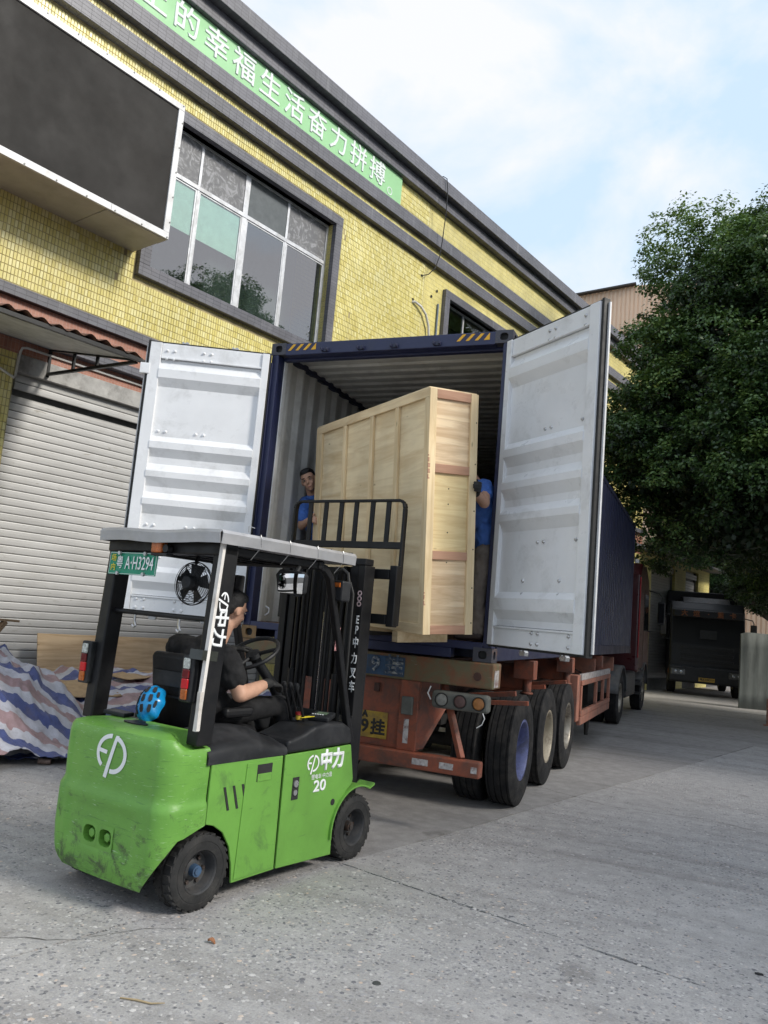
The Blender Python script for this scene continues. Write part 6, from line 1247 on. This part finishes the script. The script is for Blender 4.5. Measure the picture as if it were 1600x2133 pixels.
# ================================================================== TARPAULIN, BOARDS, CARDBOARD along the shutter
def tarpmat():
    m, nt, b, A, L = _nodes('striped_tarpaulin'); uv = A('ShaderNodeUVMap'); sp = A('ShaderNodeSeparateXYZ'); L(uv.outputs[0], sp.inputs[0])
    fr = A('ShaderNodeMath'); fr.operation = 'FRACT'; mu = A('ShaderNodeMath'); mu.operation = 'MULTIPLY'; mu.inputs[1].default_value = 1 / .56; L(sp.outputs[1], mu.inputs[0]); L(mu.outputs[0], fr.inputs[0])
    r = ramp(A, [(0.0, (0.075, 0.10, 0.27)), (.28, (0.56, 0.56, 0.62)), (.50, (0.40, 0.27, 0.28)), (.78, (0.58, 0.575, 0.62))]); r.color_ramp.interpolation = 'CONSTANT'; L(fr.outputs[0], r.inputs['Fac'])
    v = objvec(A, L); f = noise(A, L, v, 9, 6, .65); rr = ramp(A, [(.3, (.74,) * 3), (.7, (1.12,) * 3)]); L(f, rr.inputs['Fac']); c = mixc(A, L, 1.0, r.outputs[0], rr.outputs[0], 'MULTIPLY')
    d = noise(A, L, v, 2.4, 8, .7); rd = ramp(A, [(.55, (0, 0, 0)), (.72, (.5,) * 3)]); L(d, rd.inputs['Fac']); c = mixc(A, L, rd.outputs[0], c, (0.16, 0.12, 0.10))
    L(c, b.inputs['Base Color']); b.inputs['Roughness'].default_value = .38; n1 = bump(A, L, noise(A, L, v, 22, 7, .7, .6), .6, .02, b); return m
TARP = tarpmat()
def hsh(x, y): return math.sin(x * 12.9898 + y * 78.233) * 43758.5453 % 1.0
def vn(x, y):
    i, j = math.floor(x), math.floor(y); a, b = x - i, y - j; a = a * a * (3 - 2 * a); b = b * b * (3 - 2 * b)
    return (hsh(i, j) * (1 - a) + hsh(i + 1, j) * a) * (1 - b) + (hsh(i, j + 1) * (1 - a) + hsh(i + 1, j + 1) * a) * b
def ridged(x, y): return sum((1 - abs(2 * vn(x * k, y * k) - 1)) ** 2 * w for k, w in ((1, 1), (2.3, .5), (4.9, .28)))
def tarp(name, s0, s1, o0, o1, hf, label, ns, no, sw=0.0, ph=0.0):
    th = bthing(name, label, 'tarpaulin'); vs = []; uv = []
    for j in range(no):
        o = o0 + (o1 - o0) * j / (no - 1)
        for i in range(ns):
            s = s0 + (s1 - s0) * i / (ns - 1); q = vn(s * 2.1 + 7, o * 1.7) - .5; e = max(0, (j / (no - 1) - .8) / .2)
            oo = o + .22 * e * (vn(s * 1.6, 3.3) - .5) + .05 * e * (vn(s * 6, 9) - .5)
            vs.append((s + .05 * q, -oo, max(.004 + .01 * vn(s * 9, o * 9), hf(s, oo))))
    # stripe coordinate follows the cloth's own length across the fold
    acc = np.zeros((no, ns))
    V = np.array(vs).reshape(no, ns, 3)
    for j in range(1, no): acc[j] = acc[j - 1] + np.linalg.norm(V[j] - V[j - 1], axis=1) * .92
    acc = acc.mean(axis=1, keepdims=True) * .5 + acc * .5
    me = bpy.data.meshes.new(name); fs = [(j * ns + i, (j + 1) * ns + i, (j + 1) * ns + i + 1, j * ns + i + 1) for j in range(no - 1) for i in range(ns - 1)]
    me.from_pydata(vs, [], fs); ul = me.uv_layers.new(name='UVMap'); S = np.linspace(s0, s1, ns)
    co = [(S[k % ns], acc[k // ns, k % ns] + sw * S[k % ns] + ph + .10 * (vn(S[k % ns] * 1.4, acc[k // ns, k % ns] * 1.2) - .5)) for f in fs for k in f]; ul.data.foreach_set('uv', np.array(co, dtype=np.float32).ravel())
    me.materials.append(TARP); me.polygons.foreach_set('use_smooth', [True] * len(me.polygons))
    o = link('sheet', me, th); m = o.modifiers.new('t', 'SOLIDIFY'); m.thickness = .004; return th
sstep = lambda a, b, x: (lambda t: t * t * (3 - 2 * t))(min(1, max(0, (x - a) / (b - a))))
def h_flat(s, o):
    base = .62 - .22 * sstep(.2, 1.7, o); base *= 1 - sstep(1.6, 2.5, o); return base + .12 * (ridged(s * 1.3, o * 1.1) - .7) * (.35 + base) + .03 * (ridged(s * 4.1, o * 3.3) - .7) + .012 * vn(s * 14, o * 11)
def h_heap(s, o):
    d = ((s + 2.2) / 1.75) ** 2 + ((o - 1.5) / 1.05) ** 2
    h = 1.28 * math.exp(-d ** 1.7 * .9); h *= .80 + .32 * vn(s * 1.8, o * 1.3); return h + .24 * (ridged(s * 1.15 + o * .7, o * .7 - s * .3) - .75) * (.2 + h) + .05 * (ridged(s * 3.7 - o * 1.2, o * 2.9) - .7) + .03 * vn(s * 11, o * 9) + .035
tarp('tarpaulin', -1.35, 3.2, .10, 2.55, h_flat, 'flat striped tarpaulin spread over goods below the shutter', 150, 100, .10, .1)
tarp('tarpaulin', -4.2, -.30, .12, 2.85, h_heap, 'bulging heap under a blue, white and red striped tarpaulin', 170, 130, -.16, .0)
CARD = pm('cardboard', (0.50, 0.35, 0.20), .8, var=.12, vs=4, dirt=(0.25, 0.16, 0.09), dirt_amt=.5, ds=4, bp=.1); PLYB = wood('old_plywood', (0.66, 0.48, 0.29), (0.46, 0.30, 0.16), 'x', gs=.7)
def leaning(name, s0, s1, z0, z1, o0, o1, label, mat):
    t = bthing(name, label, 'board'); m = MB(); th = .015; v = [(s0, -o0, z0), (s1, -o0, z0), (s1, -o1, z1), (s0, -o1, z1)]
    m.add(v + [(a, b + th, c) for a, b, c in v], [(0, 1, 2, 3), (7, 6, 5, 4), (0, 4, 5, 1), (2, 6, 7, 3), (0, 3, 7, 4), (1, 5, 6, 2)]); m.build('sheet', mat, t, .002); return t
leaning('plywood_sheet', .06, 2.65, .30, 1.11, .32, .12, 'long plywood sheet leaning on the roller shutter behind the tarpaulin', PLYB)
def flat_sheet(name, c, w, l, rz, z, label, tilt=0.0, sag=.03):
    t = bthing(name, label, 'cardboard'); R_ = Euler((0, 0, rz)).to_matrix()
    def fn(u, v):
        p = R_ @ Vector(((u - .5) * w, (v - .5) * l, 0)); s, o = c[0] + p.x, c[1] + p.y
        return (s, -o, h_flat(s, o) * .35 + (z + tilt * (o - c[1])) * .65 + .03 + sag * math.sin(u * 5 + 1) * .3)
    o = MB().grid(fn, 14, 14).build('sheet', CARD, t); m = o.modifiers.new('t', 'SOLIDIFY'); m.thickness = .008; return t
flat_sheet('cardboard_sheet', (.10, 1.05), 1.0, .62, .12, .50, 'large flat cardboard sheet lying on the striped tarpaulin', -.22); flat_sheet('cardboard_sheet', (1.35, .62), .9, .35, -.35, .60, 'narrow cardboard strip lying near the plywood sheet', -.1)
rg = bthing('rag', 'crumpled pale rag on the cardboard sheet', 'rag'); blob('cloth', [('e', (.33 + .05 * math.cos(k * 2.1), -1.18 - .04 * math.sin(k * 1.7), .485 + .012 * (k % 3)), (.05, .03, .02), (0, k * .4, k)) for k in range(7)], pm('rag_pink', (0.52, 0.42, 0.42), .9), rg, .008, 1, (.02, .02))
tc_ = thing('tin_can', 'small dirty can lying at the edge of the striped tarpaulin', 'can', (-3.06, -.35, .0)); MB().cyl((-.05, -.03, .032), (.05, .03, .032), .03, n=16).build('can_body', pm('dirty_can', (0.16, 0.11, 0.09), .6, .2, var=.4, vs=30), tc_, .003)
pst = bthing('timber_offcut', 'splintered timber end sticking out at the left edge above the heap', 'timber'); m = MB(); m.bar((-1.75, -1.3, 1.33), (-.82, -1.22, 1.30), .09, .025); m.bar((-1.6, -1.45, .55), (-.98, -1.25, 1.29), .06, .05); m.build('plank', wood('grey_timber', (0.32, 0.22, 0.13), (0.18, 0.11, 0.06), 'x'), pst, .004)

# ================================================================== TREES
def leafmat():
    m, nt, b, A, L = _nodes('ficus_leaf'); an = A('ShaderNodeAttribute'); an.attribute_name = 'tint'
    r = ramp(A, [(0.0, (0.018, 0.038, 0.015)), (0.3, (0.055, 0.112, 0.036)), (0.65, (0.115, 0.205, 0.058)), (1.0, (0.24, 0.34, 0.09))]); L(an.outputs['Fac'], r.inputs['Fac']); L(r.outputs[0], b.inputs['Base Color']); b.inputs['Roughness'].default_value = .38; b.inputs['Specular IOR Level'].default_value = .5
    tl = A('ShaderNodeBsdfTranslucent'); mx = A('ShaderNodeMixShader'); mx.inputs[0].default_value = .22; mu = mixc(A, L, .5, r.outputs[0], (0.10, 0.16, 0.02)); L(mu, tl.inputs[0]); L(b.outputs[0], mx.inputs[1]); L(tl.outputs[0], mx.inputs[2]); L(mx.outputs[0], nt.nodes['Material Output'].inputs['Surface']); return m
LEAF = leafmat(); BARK = pm('bark', (0.085, 0.07, 0.055), .9, var=.3, vs=5, bp=.6, bs=18, stretch=(1, 1, .3))
TRUNK = Vector((7.0, 15.5, 0))
LOBES = [(2.7, 14.2, 6.3, 2.35), (3.0, 14.2, 8.3, 2.45), (3.6, 14.6, 10.4, 2.1), (5.3, 14.8, 11.3, 2.35), (5.0, 13.6, 7.4, 2.9), (7.3, 15.2, 9.6, 3.3), (8.6, 15.4, 6.6, 3.4), (4.4, 12.9, 5.0, 1.8), (2.3, 15.8, 5.0, 1.8), (5.8, 12.2, 6.3, 2.2), (5.5, 17.5, 7.5, 3.2), (3.6, 17.6, 6.0, 2.4), (6.7, 12.6, 4.7, 1.7), (2.1, 14.0, 9.4, 1.2), (1.7, 14.2, 7.4, 1.5), (2.2, 14.4, 11.0, .9), (3.9, 14.0, 12.2, 1.0), (5.0, 13.9, 12.7, .9), (1.5, 15.0, 5.9, 1.2), (3.2, 13.4, 4.6, 1.3), (2.5, 14.3, 11.0, 1.5), (3.3, 14.2, 11.7, 1.3), (1.25, 14.4, 7.6, 1.35), (1.2, 14.5, 6.0, 1.2)]
def crown_mesh(seed, nclump, per):
    rng = np.random.default_rng(seed); LB = np.array(LOBES); LB[:, 3] -= np.where(LB[:, 0] < 4.0, .20, .28); LB[:, 2] += np.where(LB[:, 2] > 6.5, np.where(LB[:, 0] < 4.0, -.60, -.75), 0.0); w = LB[:, 3] ** 2; w = w / w.sum()
    # boughs: tufts of many sizes standing out from the big masses, with gaps between them
    def sph(n): q = rng.normal(size=(n, 3)); return q / np.linalg.norm(q, axis=1, keepdims=True)
    B = 620; lb = rng.choice(len(LB), B, p=w); db = sph(B); db[:, 2] = np.where(db[:, 2] < -.6, -db[:, 2] * .5, db[:, 2]); db /= np.linalg.norm(db, axis=1, keepdims=True)
    br = rng.gamma(5, .11, B) + .22; bc = LB[lb, :3] + db * (LB[lb, 3] * rng.uniform(.80, 1.03, B))[:, None]; bt = rng.normal(.0, .13, B)
    ok = np.ones(B, bool)
    for k in range(len(LB)): ok &= ~((np.linalg.norm(bc - LB[k, :3], axis=1) < LB[k, 3] * .66) & (lb != k))
    bc, br, db, bt = bc[ok], br[ok], db[ok], bt[ok]; wb = br ** 2; wb /= wb.sum(); li = rng.choice(len(bc), nclump, p=wb)
    d = sph(nclump) + db[li] * .55; d[:, 2] += .15; d /= np.linalg.norm(d, axis=1, keepdims=True); rr = rng.uniform(.62, 1.05, nclump)
    c = bc[li] + d * (br[li] * rr)[:, None] * np.array([1, 1, .72]); n = nclump; cs = rng.uniform(.13, .30, n); tone = np.clip(rng.normal(.36, .12, n) + .18 * d[:, 2] + bt[li] + .25 * (rr - .85), .02, .92)  # tuft tops and outer leaves tinted lighter, as light would fall
    N = n * per; ci = np.repeat(np.arange(n), per); p = rng.normal(size=(N, 3)); p /= np.linalg.norm(p, axis=1, keepdims=True); p *= (rng.random(N) ** .45)[:, None]; p[:, 2] *= .62
    pos = c[ci] + p * cs[ci][:, None] * 1.05
    nor = p * .6 + d[ci] * .45 + np.array([0, 0, .75]) + rng.normal(size=(N, 3)) * .5; nor /= np.linalg.norm(nor, axis=1, keepdims=True)
    ax = p + d[ci] * .4 + rng.normal(size=(N, 3)) * .7; ax -= nor * (ax * nor).sum(1, keepdims=True); ax /= np.linalg.norm(ax, axis=1, keepdims=True); sd = np.cross(nor, ax)
    L_ = rng.uniform(.075, .125, N)[:, None]; W = L_ * .27
    # deep in the crown: large overlapping leaves tinted dark to stand in for inner shade
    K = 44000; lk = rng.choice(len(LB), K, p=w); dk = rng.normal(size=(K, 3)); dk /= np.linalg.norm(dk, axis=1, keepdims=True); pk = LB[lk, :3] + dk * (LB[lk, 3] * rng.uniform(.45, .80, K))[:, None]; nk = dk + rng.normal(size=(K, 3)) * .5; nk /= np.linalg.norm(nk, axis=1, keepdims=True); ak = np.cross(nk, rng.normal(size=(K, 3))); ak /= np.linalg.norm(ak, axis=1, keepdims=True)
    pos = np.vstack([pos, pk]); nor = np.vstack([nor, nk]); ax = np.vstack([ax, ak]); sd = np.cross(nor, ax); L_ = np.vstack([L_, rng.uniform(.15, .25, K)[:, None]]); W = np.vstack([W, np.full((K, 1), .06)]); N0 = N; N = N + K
    v = np.stack([pos, pos + ax * L_ * .45 + sd * W + nor * L_ * .05, pos + ax * L_, pos + ax * L_ * .45 - sd * W + nor * L_ * .05], 1)
    v = v.reshape(-1, 3) - np.array(TRUNK)
    me = bpy.data.meshes.new('crown'); me.vertices.add(4 * N); me.vertices.foreach_set('co', v.astype(np.float32).ravel()); me.loops.add(4 * N); me.loops.foreach_set('vertex_index', np.arange(4 * N, dtype=np.int32)); me.polygons.add(N); me.polygons.foreach_set('loop_start', np.arange(0, 4 * N, 4, dtype=np.int32)); me.polygons.foreach_set('loop_total', np.full(N, 4, dtype=np.int32)); me.update(calc_edges=True)
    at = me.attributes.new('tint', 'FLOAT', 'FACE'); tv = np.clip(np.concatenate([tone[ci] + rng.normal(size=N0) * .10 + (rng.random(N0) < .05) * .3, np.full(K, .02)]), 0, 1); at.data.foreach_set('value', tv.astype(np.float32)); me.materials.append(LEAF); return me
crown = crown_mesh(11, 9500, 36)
def trunk_mesh():
    m = MB(); rnd = random.Random(4); m.tube([(0, 0, 0), (.05, -.1, 1.2), (-.1, -.05, 2.6), (-.2, -.1, 4.2)], [.55, .42, .36, .32], 12)
    for L_ in LOBES[:13]:
        e = Vector(L_[:3]) - TRUNK; b = Vector((-.2, -.1, rnd.uniform(2.6, 4.2))); mid = b.lerp(e, .5) + Vector((rnd.uniform(-.4, .4), rnd.uniform(-.4, .4), .5)); m.tube([b, b.lerp(mid, .5), mid, mid.lerp(e, .6), e], [.20, .16, .12, .08, .04], 8)
        for k in range(4):
            q = e + Vector([rnd.gauss(0, 1) for _ in range(3)]).normalized() * L_[3] * .9; m.tube([mid.lerp(e, .5), e.lerp(q, .5), q], [.06, .04, .012], 5)
    return m.mesh('trunk', BARK)
tme = trunk_mesh()
def tree(loc, rz, sc, label, group=None):
    t = thing('ficus_tree', label, 'tree', loc, (0, 0, rz), group); t.scale = (sc, sc, sc); link('trunk', tme, t); link('crown', crown, t); return t
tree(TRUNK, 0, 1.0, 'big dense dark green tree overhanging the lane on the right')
G = 'trees across the yard'
LB_ = 'leafy green tree across the yard mirrored in the big window'
tree((19.0, -10.5, 0), 2.2, .95, LB_, G); tree((18.5, -.5, 0), 3.6, 1.0, LB_, G); tree((13.5, 10.0, 0), 3.6, 1.2, LB_, G)
tree((9.2, 26.0, 0), .1, .85, 'dark tree standing right behind the black truck', 'trees behind the truck'); tree((6.5, 38.0, 0), -.2, .95, 'farther dark tree between the truck and the peach building', 'trees behind the truck')

# ================================================================== LITTER
def bit(name, x, y, label, cat, mk): t = thing(name, label, cat, (x, y, 0)); mk(t)
LEAFD = pm('dry_leaf', (0.33, 0.15, 0.07), .8, var=.2, vs=40)
def mk_leaf(t):
    def fn(u, v): a = math.sin(PI * u) ** .8 * .022; return ((u - .5) * .045, (v - .5) * 1.3 * a, .004 + .012 * (v - .5) ** 2 * 4 + .008 * math.sin(u * 4))
    o = MB().grid(fn, 9, 5).build('leaf_blade', LEAFD, t); s = o.modifiers.new('t', 'SOLIDIFY'); s.thickness = .001
bit('dry_leaf', .63, -2.91, 'small dry orange leaf on the concrete near the forklift wheel', 'leaf', mk_leaf)
bit('twig', .74, -3.58, 'thin pale dry twig lying on the concrete in the foreground', 'twig', lambda t: MB().tube([(-.10, -.02, .005), (-.03, .0, .006), (.04, .008, .006), (.09, .035, .010)], [.003, .0045, .004, .002], 6).build('stick', wood('twig_wood', (0.45, 0.36, 0.22), (0.3, 0.22, 0.12), 'x', knots=False), t, fix=False))
bit('flat_plug', 1.51, -2.85, 'round flattened dark plug set in the foreground concrete', 'plug', lambda t: MB().lathe([(.001, .004), (.014, .005), (.019, .004), (.021, .0)], (0, 0, 0), (0, 0, 1), 16).build('disc', pm('plug_grey', (0.06, 0.065, 0.062), .6), t))
bit('rubber_scrap', 3.19, -1.61, 'small black rubber scrap on the concrete at the right edge', 'scrap', lambda t: MB().prism([(-.02, -.008), (.0, -.012), (.022, -.004), (.016, .010), (-.006, .008), (-.022, .004)], (0, 0, .001), (1, 0, 0), (0, 1, 0), (0, 0, .008)).build('flake', RUBBER, t, .002))
